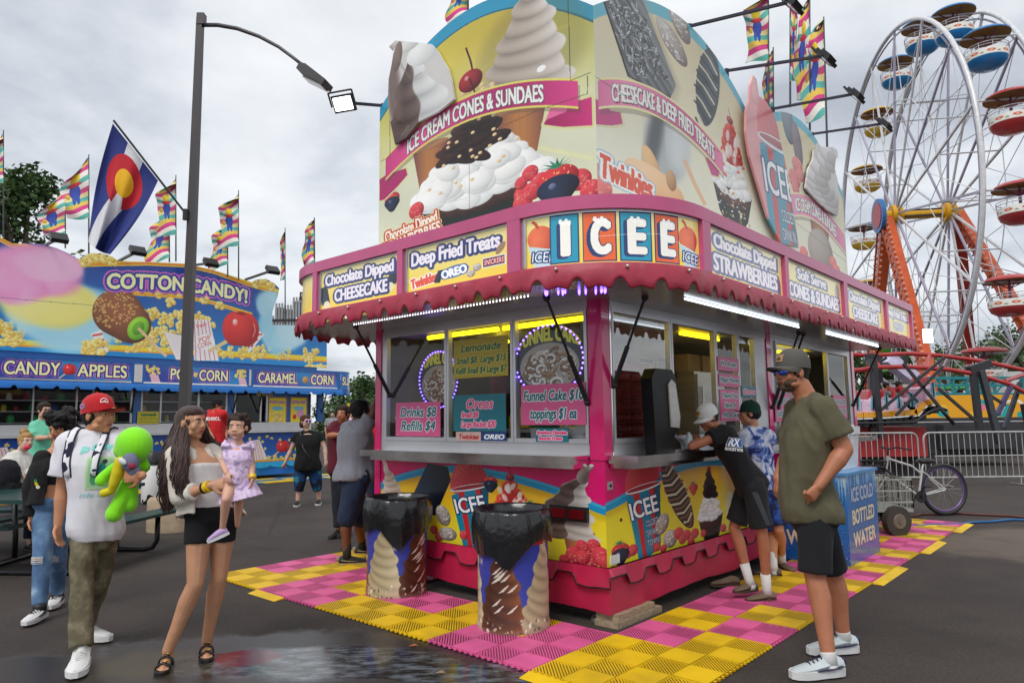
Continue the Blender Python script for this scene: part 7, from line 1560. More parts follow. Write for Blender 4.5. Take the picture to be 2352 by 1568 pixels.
p=P(350,1130,13.5)*V3(1,1,0); o=thing('cow_bin','white litter bin with black patches behind the picnic table','litter bin',p); m=MB(); m.lathe(p,[(.16,0),(.19,.05),(.2,.72),(.17,.78)],20,cap=True); part('drum',m,pattern('bin_spots',['E6E4E2','101012'],[0,.56],sc=2.3,rough=.5,bump=.05),o,smooth=40); m=MB(); m.lathe(p,[(.205,.72),(.21,.80),(.14,.95),(.02,.98)],20,cap=True); part('lid',m,mt_black,o,smooth=40)
# small litter
for i,(u,v,cc,lab) in enumerate(((756,1233,'C8B090','small pale scrap of litter on the asphalt near the far sandals'),(778,1200,'B8A890','tiny scrap of litter beyond the tile mat corner'),(948,1483,'9A5A38','brown leaf on the wet asphalt by the tile edge'),(975,1458,'A8B0A0','dry twig leaf beside the near tile edge'),(1010,1545,'8A7450','small leaf at the bottom edge on the wet ground'),(627,1300,'A09890','pale crumb of litter left of the tile mat'))):
    p=G(u,v); m=MB(); m.poly([p+V3(-.03,-.01,.004),p+V3(.01,-.025,.01),p+V3(.035,.0,.004),p+V3(.01,.02,.012)]); solo('litter_scrap',m,M('scrap_'+cc,cc,.8),lab,'litter',p,fix=False)
# ================= people
def remesh(mb,vox,org_,name,sm=2,wr=0.,wsc=9.,seed=0,stretch=(1,1,1)):
    me=mb.mesh('tmp',org_); ob=bpy.data.objects.new('tmp',me); COL.objects.link(ob)
    r=ob.modifiers.new('r','REMESH'); r.mode='VOXEL'; r.voxel_size=vox; r.use_smooth_shade=True
    if sm: q=ob.modifiers.new('s','SMOOTH'); q.factor=.5; q.iterations=sm
    dg=bpy.context.evaluated_depsgraph_get(); out=bpy.data.meshes.new_from_object(ob.evaluated_get(dg)); out.name=name
    bpy.data.objects.remove(ob); bpy.data.meshes.remove(me)
    if wr:
        n=len(out.vertices); co_=np.zeros(n*3); out.vertices.foreach_get('co',co_); co_=co_.reshape(-1,3); no=np.zeros(n*3); out.vertices.foreach_get('normal',no); no=no.reshape(-1,3)
        d=np.array([noise.noise(Vector((c[0]*wsc*stretch[0]+seed,c[1]*wsc*stretch[1],c[2]*wsc*stretch[2])))+.5*noise.noise(Vector((c[0]*wsc*2.3,c[1]*wsc*2.3+seed,c[2]*wsc*1.6*stretch[2]))) for c in co_])
        rd=np.array([abs(noise.noise(Vector((c[0]*wsc*1.5+c[2]*wsc*.5,c[1]*wsc*1.5+seed,c[2]*wsc*1.1*stretch[2]+seed)))) for c in co_]); d=d*.8+(.22-rd)*1.3; out.vertices.foreach_set('co',(co_+no*(d*wr)[:,None]).ravel())
    out.update(); return out
def seg(m,pts,rad,n=12,flat=1.,fx=None):
    P_=[np.array(p,float) for p in pts]; m.tube(P_,rad,n,flat=flat,fx=fx)
    m.ell(P_[0],rad[0]*.98,n=n,m=8); m.ell(P_[-1],rad[-1]*.98,n=n,m=8)
def limb(m,a,b,c,ra,rb,rc,bulge=1.06,off=None):
    """upper joint a, hinge b, end c with tapering radii"""
    a,b,c=[np.array(x,float) for x in(a,b,c)]; o=np.zeros(3) if off is None else off
    seg(m,[a,lerp(a,b,.35),lerp(a,b,.75),b],[ra,ra*.97,(ra*.35+rb*.65),rb]); seg(m,[b,lerp(b,c,.28)+o,lerp(b,c,.6)+o*.5,c],[rb*.98,rb*bulge,(rb*.45+rc*.55)*1.02,rc])
def foot_skin(m,an,d,s):
    an=np.array(an,float); d=nrm(d*V3(1,1,0)); b=an.copy(); b[2]=max(b[2]-.075*s,.02)
    seg(m,[an,b-d*.02*s+UP*.015,b+d*.06*s+UP*.005,b+d*.13*s-UP*.005],[.036*s,.038*s,.033*s,.022*s])
    side=np.cross(d,UP)
    for k in range(5): q=b+d*(.145-.008*abs(k-1))*s+side*(k-2)*.017*s; seg(m,[q-d*.03*s-UP*.005,q+d*.02*s-UP*.012],[.010*s,.009*s],8)
def hand(m,w,d,pn,s,curl=.4,th=1,spread=.12):
    """w wrist, d along the hand, pn palm normal, th = which side the thumb leaves"""
    d=nrm(d); pn=nrm(pn-d*(np.dot(pn,d))); x=np.cross(d,pn)*th; w=np.array(w,float)
    rs=[]
    for t,hw,ht in((-.01,.024,.018),(.02,.031,.017),(.055,.040,.015),(.085,.041,.012)):
        rs.append([w+d*t*s+x*math.cos(a)*hw*s+pn*math.sin(a)*ht*s for a in np.arange(12)*2*math.pi/12])
    m.rings(rs)
    for k,(L,r_) in enumerate(((.066,.0088),(.076,.0092),(.071,.0088),(.056,.0078))):
        b=w+d*.078*s+x*(.030-.020*k)*s; dd=nrm(d+x*(1.5-k)*spread*.35); p=[b-d*.02*s,b]; a=0
        for j,f in enumerate((.45,.32,.23)):
            a+=curl*(.8,1.0,.7)[j]; v=dd*math.cos(a)+pn*math.sin(a); p.append(p[-1]+v*L*f*s)
        seg(m,p,[r_*s*1.05,r_*s*1.05,r_*s,r_*s*.92,r_*s*.8],8)
    b=w+d*.02*s+x*.026*s; v=nrm(x*.8+d*.65+pn*.25) if curl<.9 else nrm(x*.35+d*.8+pn*.55); p=[b,b+v*.038*s,b+v*.038*s+nrm(d*.85+x*(.25 if curl<.9 else -.5)+pn*(.2+curl*.4))*.032*s,b+v*.038*s+nrm(d*.85+x*.25+pn*.2)*.032*s+nrm(d*.8+pn*(.3+curl*.5))*.024*s]; seg(m,p,[.014*s,.012*s,.0105*s,.0085*s],8)
class Body:
    def __init__(s,name_lab,cat,Y,J,face,up=None,sc=1.,vox=.008,skin='tan',build=(1,1,0),fem=False,hs=1.,group=None,tface=None):
        s.Y=Y;s.s=sc;s.v=vox;s.p={k:P(q[0],q[1],Y+(q[2] if len(q)>2 else 0)) for k,q in J.items()}
        s.f=nrm(face); s.u=nrm(up if up is not None else V3(0,0,1)); s.f=nrm(s.f-s.u*(s.f@s.u)); s.x=np.cross(s.f,s.u); s.hs=hs*sc
        s.tf=nrm(tface) if tface is not None else None; s.build=build; s.fem=fem
        a=(s.p['an_a']+s.p['an_b'])/2 if 'an_a' in s.p else s.p['hip_a']; o=a.copy(); o[2]=0
        s.t=thing('person',name_lab,cat,o,group); s.o=o
        s.skin=SK[skin]; s.m=MB()
    def hp(s,x,y,z): return s.p['head']+(s.x*x+s.f*y+s.u*z)*s.hs
    def torso_rings(s,pad=0.,t0=-.16,t1=1.06,wk=1.,hem=0.,flare=0.,n=20):
        p=s.p; hc=(p['hip_a']+p['hip_b'])/2; sc=(p['sh_a']+p['sh_b'])/2; W,D,B=s.build; rs=[]
        hx=nrm(p['hip_b']-p['hip_a']); sx=nrm(p['sh_b']-p['sh_a']); ax=sc-hc; mid=p.get('mid')
        prof=[(-.20,.085,.085,0),(-.10,.150,.118,0),(0,.172,.122,0),(.15,.160,.112,.0),(.35,.138 if s.fem else .150,.102,.005),(.55,.142 if s.fem else .158,.106,.006),(.75,.160 if s.fem else .175,.116 if s.fem else .114,.012),(.90,.158 if s.fem else .175,.102,.0),(1.0,.125,.082,-.004),(1.08,.075,.062,0),(1.16,.055,.055,0)]
        ts=[q[0] for q in prof]
        for t in np.linspace(t0,t1,16):
            w=np.interp(t,ts,[q[1] for q in prof]); d=np.interp(t,ts,[q[2] for q in prof]); fo=np.interp(t,ts,[q[3] for q in prof])
            sw=np.linalg.norm(p['sh_b']-p['sh_a'])/2
            x=nrm(lerp(hx,sx,min(1,max(0,t)))); c=hc+ax*t
            if mid is not None: c=c+(mid-(hc+sc)/2)*max(0,math.sin(math.pi*min(1,max(0,t))))
            y=nrm(np.cross(nrm(ax),x)); 
            if s.tf is not None:
                if y@s.tf<0:y=-y
            elif y@s.f<0:y=-y
            belly=B*math.exp(-((t-.25)/.3)**2)
            w=w*s.s*W+pad+flare*max(0,.3-t); d=d*s.s*D+pad+belly*.5*s.s+flare*max(0,.3-t)
            rs.append([c+y*(fo*s.s+belly*.6*s.s)+x*math.copysign(abs(math.cos(a))**.85,math.cos(a))*w+y*math.copysign(abs(math.sin(a))**.9,math.sin(a))*d for a in np.arange(n)*2*math.pi/n])
        s.ty=y; return rs
    def base(s,arms=True,legs=True,curl=(.5,.5),hd=None,pn=None,feet=False,armr=1.,legr=1.,toe=None,hands=True,neck=1.):
        p=s.p;k=s.s;m=s.m; m.rings(s.torso_rings())
        sc=(p['sh_a']+p['sh_b'])/2
        for q in 'ab': seg(m,[lerp(sc,p['head'],.26)-s.f*.01*k,lerp(sc,p['sh_'+q],.5)+UP*.022*k,p['sh_'+q]+UP*.004],[.054*k,.052*k,.050*k])
        seg(m,[sc+(p['head']-sc)*.05,lerp(sc,p['head'],.45)-s.f*.012*k,p['head']-s.f*.025*k-s.u*.04*k],[.066*k*neck,.054*k*neck,.056*k*neck])
        for q in('a','b'):
            if 'el_'+q in p and arms:
                limb(m,p['sh_'+q],p['el_'+q],p['wr_'+q],.050*k*armr,.040*k*armr,.027*k*(.5+.5*armr),1.08)
                seg(m,[lerp(sc,p['sh_'+q],.4),p['sh_'+q]],[.06*k,.052*k*armr])
                if hands:
                    i=0 if q=='a' else 1; d=(hd or {}).get(q); d=nrm(p['wr_'+q]-p['el_'+q]) if d is None else nrm(d); n_=(pn or {}).get(q,s.f*-1+s.x*.01); th=(pn or {}).get('t'+q,1); hand(m,p['wr_'+q],d,np.array(n_,float),k,curl[i],th)
            if 'kn_'+q in p and legs:
                back=-(s.tf if s.tf is not None else s.f); back=nrm(back*V3(1,1,.0)); limb(m,p['hip_'+q],p['kn_'+q],p['an_'+q],.084*k*legr,.055*k*(.6+.4*legr),.036*k*(.7+.3*legr),1.06,back*.012*k)
                if feet: foot_skin(m,p['an_'+q],toe[q],k)
        s.headmesh(m)
        me=remesh(m,s.v,s.o,'body',2); return part('body',me,s.skin,s.t)
    def headmesh(s,m):
        E=lambda c,r_: m.ell(s.hp(*c),r_[0]*s.hs,r_[1]*s.hs,r_[2]*s.hs,X=s.x,Y=s.f,Z=s.u,n=18,m=12)
        E((0,-.012,.030),(.074,.094,.088)); E((0,.018,-.028),(.058,.066,.078)); E((0,.030,-.062),(.042,.052,.044)); E((0,.066,-.088),(.020,.018,.018))
        for q in(-1,1):
            E((q*.028,.069,.030),(.024,.013,.010)); E((q*.036,.058,-.024),(.026,.022,.026)); E((q*.076,-.006,-.004),(.008,.018,.030)); E((q*.046,.022,-.066),(.018,.03,.02)); E((q*.012,.090,-.026),(.009,.012,.008))
        nk=.88 if getattr(s,'kid',0) else 1.; m.tube([s.hp(0,.076,.026),s.hp(0,.092*(nk+.04),.004),s.hp(0,.106*nk,-.018),s.hp(0,.092*nk,-.030)],[.007*s.hs,.009*s.hs,.012*s.hs,.009*s.hs],10); E((0,.102*nk,-.020),(.011,.011,.009))
        if getattr(s,'kid',0): [E((q*.036,.050,-.034),(.034,.032,.034)) for q in(-1,1)]; E((0,.052,.045),(.05,.032,.04))
        E((0,.080,-.049),(.024,.014,.006)); E((0,.078,-.058),(.021,.014,.007)); E((0,.073,.0),(.052,.014,.055)); E((0,.060,-.045),(.042,.03,.04))
    def face(s,brow='241812',lip='8A4A44',iris='1E120C',open_=True):
        bm=M('brow_'+brow,brow,.8); lm=M('lip_'+lip,lip,.45); em=M('eye_white',(.6,.58,.56),.2,coat=.5); im=M('iris_'+iris,iris,.15,coat=.8)
        for q in(-1,1):
            if open_:
                m=MB(); m.ell(s.hp(q*.030,.0765,.009),.0135*s.hs,.010*s.hs,.0075*s.hs,X=s.x,Y=s.f,Z=s.u,n=12,m=8); e=part('eye',m,em,s.t,smooth=True); m=MB(); m.ell(s.hp(q*.030,.0835,.009),.0060*s.hs,.0045*s.hs,.0065*s.hs,X=s.x,Y=s.f,Z=s.u,n=10,m=6); part('iris',m,im,e,smooth=True)
            m=MB(); m.tube([s.hp(q*.012,.0885,.026),s.hp(q*.030,.0875,.031),s.hp(q*.048,.076,.026)],[.0032*s.hs,.0042*s.hs,.002*s.hs],6); part('eyebrow',m,bm,s.t,smooth=True)
        m=MB(); m.ell(s.hp(0,.0875,-.0505),.023*s.hs,.0085*s.hs,.0045*s.hs,X=s.x,Y=s.f,Z=s.u,n=14,m=8); m.ell(s.hp(0,.0865,-.058),.019*s.hs,.008*s.hs,.0055*s.hs,X=s.x,Y=s.f,Z=s.u,n=14,m=8); part('lips',m,lm,s.t,smooth=True)
    def garment(s,name,mat,torso=None,sleeve=None,arms='ab',legs=None,pad=.016,vox=None,wr=.007,wsc=9.,extra=None,lpad=.02,bell=0.,sl_r=1.25,st=(1,1,.55),flare=0.,label=None,hem_r=None,seed=None):
        m=MB();p=s.p;k=s.s
        if torso:
            m.rings(s.torso_rings(pad*k,torso[0],torso[1],flare=flare))
            sc=(p['sh_a']+p['sh_b'])/2
            if torso[1]>.9:
                for q in arms: seg(m,[lerp(sc,p['sh_'+q],.3)-UP*.0,p['sh_'+q]],[.075*k,.064*k+pad*.5*k]); (seg(m,[lerp(sc,p['head'],.20),lerp(sc,p['sh_'+q],.5)+UP*.022*k,p['sh_'+q]+UP*.004],[(.056+pad*.6)*k,(.054+pad*.7)*k,(.052+pad*.8)*k]) if torso[1]>1 else None)
        if sleeve:
            for q in arms:
                a,b,c=p['sh_'+q],p['el_'+q],p['wr_'+q]; r0=.055*k*sl_r
                if sleeve<=1: e=lerp(a,b,sleeve); seg(m,[a,lerp(a,e,.5)],[r0*1.05,r0*1.05]); m.tube([lerp(a,e,.3),e],[r0*1.05,r0*1.12+bell],14)
                else: e=lerp(b,c,sleeve-1); seg(m,[a,lerp(a,b,.5),b],[r0,r0*.95,r0*.85]); m.tube([b,lerp(b,e,.5),e],[r0*.86,r0*.78,r0*.66+bell],14); m.ell(b,r0*.86,n=12,m=8)
        if legs:
            hc=(p['hip_a']+p['hip_b'])/2
            for q in 'ab':
                a,b,c=p['hip_'+q],p['kn_'+q],p['an_'+q]; r0=.088*k*s.build[0]+lpad*k
                if legs<=1: e=lerp(a,b,legs); m.ell(a,r0,n=12,m=8); m.tube([a,lerp(a,e,.5),e],[r0*1.02,r0*.98,(hem_r or r0*.96)],16)
                else: e=lerp(b,c,legs-1); m.ell(a,r0,n=12,m=8); m.tube([a,lerp(a,b,.5),b],[r0,r0*.9,r0*.76],16); m.ell(b,r0*.76,n=12,m=8); m.tube([b,lerp(b,e,.5),e],[r0*.76,r0*.68,(hem_r or r0*.62)],16)
        if extra: extra(m)
        me=remesh(m,vox or max(s.v,.009),s.o,name,2,wr*k,wsc,seed if seed is not None else random.uniform(0,50),st); return part(name,me,mat,s.t,label=label)
    def hair(s,mat,r_=(.084,.100,.094),c=(0,-.022,.036),wr=.006,wsc=28,extra=None,vox=None,name='hair'):
        m=MB(); m.ell(s.hp(*c),r_[0]*s.hs,r_[1]*s.hs,r_[2]*s.hs,X=s.x,Y=s.f,Z=s.u,n=20,m=14); m.ell(s.hp(0,.0,.074),.074*s.hs,.083*s.hs,.050*s.hs,X=s.x,Y=s.f,Z=s.u,n=18,m=12); m.ell(s.hp(0,-.045,-.02),.066*s.hs,.052*s.hs,.06*s.hs,X=s.x,Y=s.f,Z=s.u,n=16,m=10)
        if extra: extra(m)
        return part(name,remesh(m,vox or max(.006,s.v),s.o,name,1,wr,wsc,3),mat,s.t)
    def cap(s,mat,flat=False,brim=.085,back=False,tilt=0.,rise=1.,bmat=None,z0=.042):
        m=MB(); u2=nrm(s.u*math.cos(tilt)-s.f*math.sin(tilt)); f2=nrm(np.cross(u2,s.x)); f2=f2 if f2@s.f>0 else -f2
        hp=lambda x,y,z:s.p['head']+(s.x*x+f2*y+u2*z)*s.hs
        rs=[]; 
        for th,zz in((1.0,-.022),(1.0,0.),(.985,.022*rise),(.93,.046*rise),(.80,.070*rise),(.58,.088*rise),(.3,.098*rise),(.02,.101*rise)):
            rs.append([hp(math.cos(a)*.088*th,-.010+math.sin(a)*.106*th,z0+zz) for a in np.arange(24)*2*math.pi/24])
        m.rings(rs,cap=True); c=part('cap',m,mat,s.t,smooth=50)
        m=MB(); n=14; top=[];bot=[];rows=[]
        for j in range(6):
            t=j/5; row=[]
            for i in range(n+1):
                a=math.pi*(.5+(i/n-.5)*.92); x0,y0=math.cos(a)*.087,-.010+math.sin(a)*.105; x1=math.cos(a)*.080; y1=y0+brim*math.sin((i/n)*math.pi)**.55
                x=lerp(x0,x1,t);y=lerp(y0,y1,t); dz=(-.6*(x/.088)**2*.030 if not flat else -.004*(x/.088)**2)*(.3+.7*t)-.012*t*(0 if flat else 1); row.append((x,y,z0-.016+dz))
            rows.append(row)
        for off,fl in((0,1),(-.009,-1)):
            ids=[[m.av(hp(x,y,z+off)) for x,y,z in row] for row in rows]
            for j in range(5):
                for i in range(n): m.face((ids[j][i],ids[j][i+1],ids[j+1][i+1],ids[j+1][i]))
        part('cap_brim',m,bmat or mat,c,smooth=True,fix=False); m=MB(); m.ell(hp(0,-.01,z0+.103*rise),.008,n=8,m=5); part('cap_button',m,mat,c,smooth=True)
        return c,hp
    def shoe(s,q,d,up_m,sole_m,high=0.,L=.285,wd=.05,sock=None,sockh=.12,accent=None,chunk=.028,lace=None,tilt=0.):
        k=s.s; an=s.p['an_'+q]; d=nrm(np.array(d,float)*V3(1,1,0)); x=np.cross(d,UP); g=V3(an[0],an[1],max(0.004,an[2]-.085*k)); base=g-d*.075*k; base[2]=g[2]
        pr=[(0,.034,.060+high),(.03,.040,.075+high),(.08,.043,.080+high),(.12,.045,.066),(.17,.049,.050),(.22,.048,.038),(.265,.036,.028),(.285,.02,.020)]
        kk=L/.285*k; m=MB(); rs=[]
        for t,w_,h_ in pr:
            c=base+d*t*kk; w2=w_*wd/.05*k; h2=h_*k
            rs.append([c+x*math.cos(a)*w2*(1 if math.sin(a)<.3 else .82-.2*(h_>.06))+UP*(chunk*k*.7+max(0,math.sin(a)*.5+.5)*h2) for a in np.arange(14)*2*math.pi/14])
        m.rings(rs); o=part('shoe',m,up_m,s.t,smooth=60); m=MB(); rs=[]
        for t,w_ in((-.008,.02),(.01,.036),(.06,.042),(.12,.044),(.18,.051),(.23,.050),(.27,.038),(.296,.014)):
            c=base+d*t*kk; w2=w_*wd/.05*k+.003; rs.append([c+x*w2+UP*.0,c+x*w2*1.03+UP*chunk*k,c-x*w2*1.03+UP*chunk*k,c-x*w2])
        m.rings(rs); part('sole',m,sole_m,o,smooth=40)
        if accent is not None:
            m=MB(); 
            for sg in(-1,1):
                pts=[base+d*(.02*kk)+x*sg*.0425*k*wd/.05+UP*.055*k,base+d*(.09*kk)+x*sg*.0475*k*wd/.05+UP*.045*k,base+d*(.17*kk)+x*sg*.0515*k*wd/.05+UP*.040*k]; m.tube(pts,[.010*k,.012*k,.006*k],6,flat=.35)
            m.tube([base+d*.0*kk+UP*.04*k,base-d*.006*kk+UP*(.085+high)*k],[.022*k,.02*k],8); part('shoe_stripe',m,accent,o,smooth=True)
        if lace is not None:
            for j in range(4): m=MB(); t=.125+.022*j; hz=(.075-.010*j)*k+chunk*k*.7; m.tube([base+d*t*kk-x*.022*k+UP*(hz-.006),base+d*t*kk+UP*(hz+.008),base+d*t*kk+x*.022*k+UP*(hz-.006)],.004*k,5); part('lace',m,lace,o)
        if sock is not None:
            m=MB(); kn=s.p['kn_'+q]; dd=nrm(kn-an); m.tube([an-dd*.03*k,an+dd*.03*k,an+dd*sockh*k],[.045*k,.041*k,(.041+.03*sockh)*k],14); m.ell(an-dd*.04*k,.044*k,n=12,m=8); part('sock',m,sock,s.t,smooth=True)
        return o
SK={}
def skinm(n,col): SK[n]=M('skin_'+n,col,.52,var=.07,sc=14,bump=.06,bs=90,sss=.12)
skinm('tan','AE7052');skinm('light','D0A088');skinm('warm','C48A66');skinm('brown','6E422C');skinm('pale','D8AE98');skinm('olive','BE8C6C')
def cloth(n,col,var=.1,bump=.25,bs=240,rough=.88,sheen=.15,sc=7):
    if sum(srgb(col))<.35: sheen=.02; rough=.95
    return M('cloth_'+n,col,rough,var=var,sc=sc,bump=bump,bs=bs,sheen=sheen)
wsock=cloth('sock','D6D6D4'); wsole=M('sole_white',(.66,.66,.66),.6); bsole=M('sole_black',(.02,.02,.02),.6)
def decal(par,target,o,X,Yv,d,w,h,cv,name='print',off=.004,n=14,rough=.7):
    """flat print laid onto cloth: rays from the plane o+X,Y along d onto target"""
    me=target.data; bv=BVHTree.FromPolygons([tuple(v.co) for v in me.vertices],[tuple(p.vertices) for p in me.polygons]); og=org(target); m=MB(); ids={}
    X=nrm(X);Yv=nrm(Yv);d=nrm(d)
    for j in range(n+1):
        for i in range(n+1):
            p=np.array(o)+X*(i/n-.5)*w+Yv*(j/n-.5)*h; hit=bv.ray_cast(Vector(p-d*.4-og),Vector(d),1.2)
            if hit[0] is not None: ids[i,j]=m.av(np.array(hit[0])+og-d*off)
    for j in range(n):
        for i in range(n):
            k=[(i,j),(i+1,j),(i+1,j+1),(i,j+1)]
            if all(q in ids for q in k): m.face([ids[q] for q in k],[(a/n,b/n) for a,b in k])
    return part(name,m,printmat(cv,rough,alpha=cv.al is not None),par,smooth=True,fix=False)
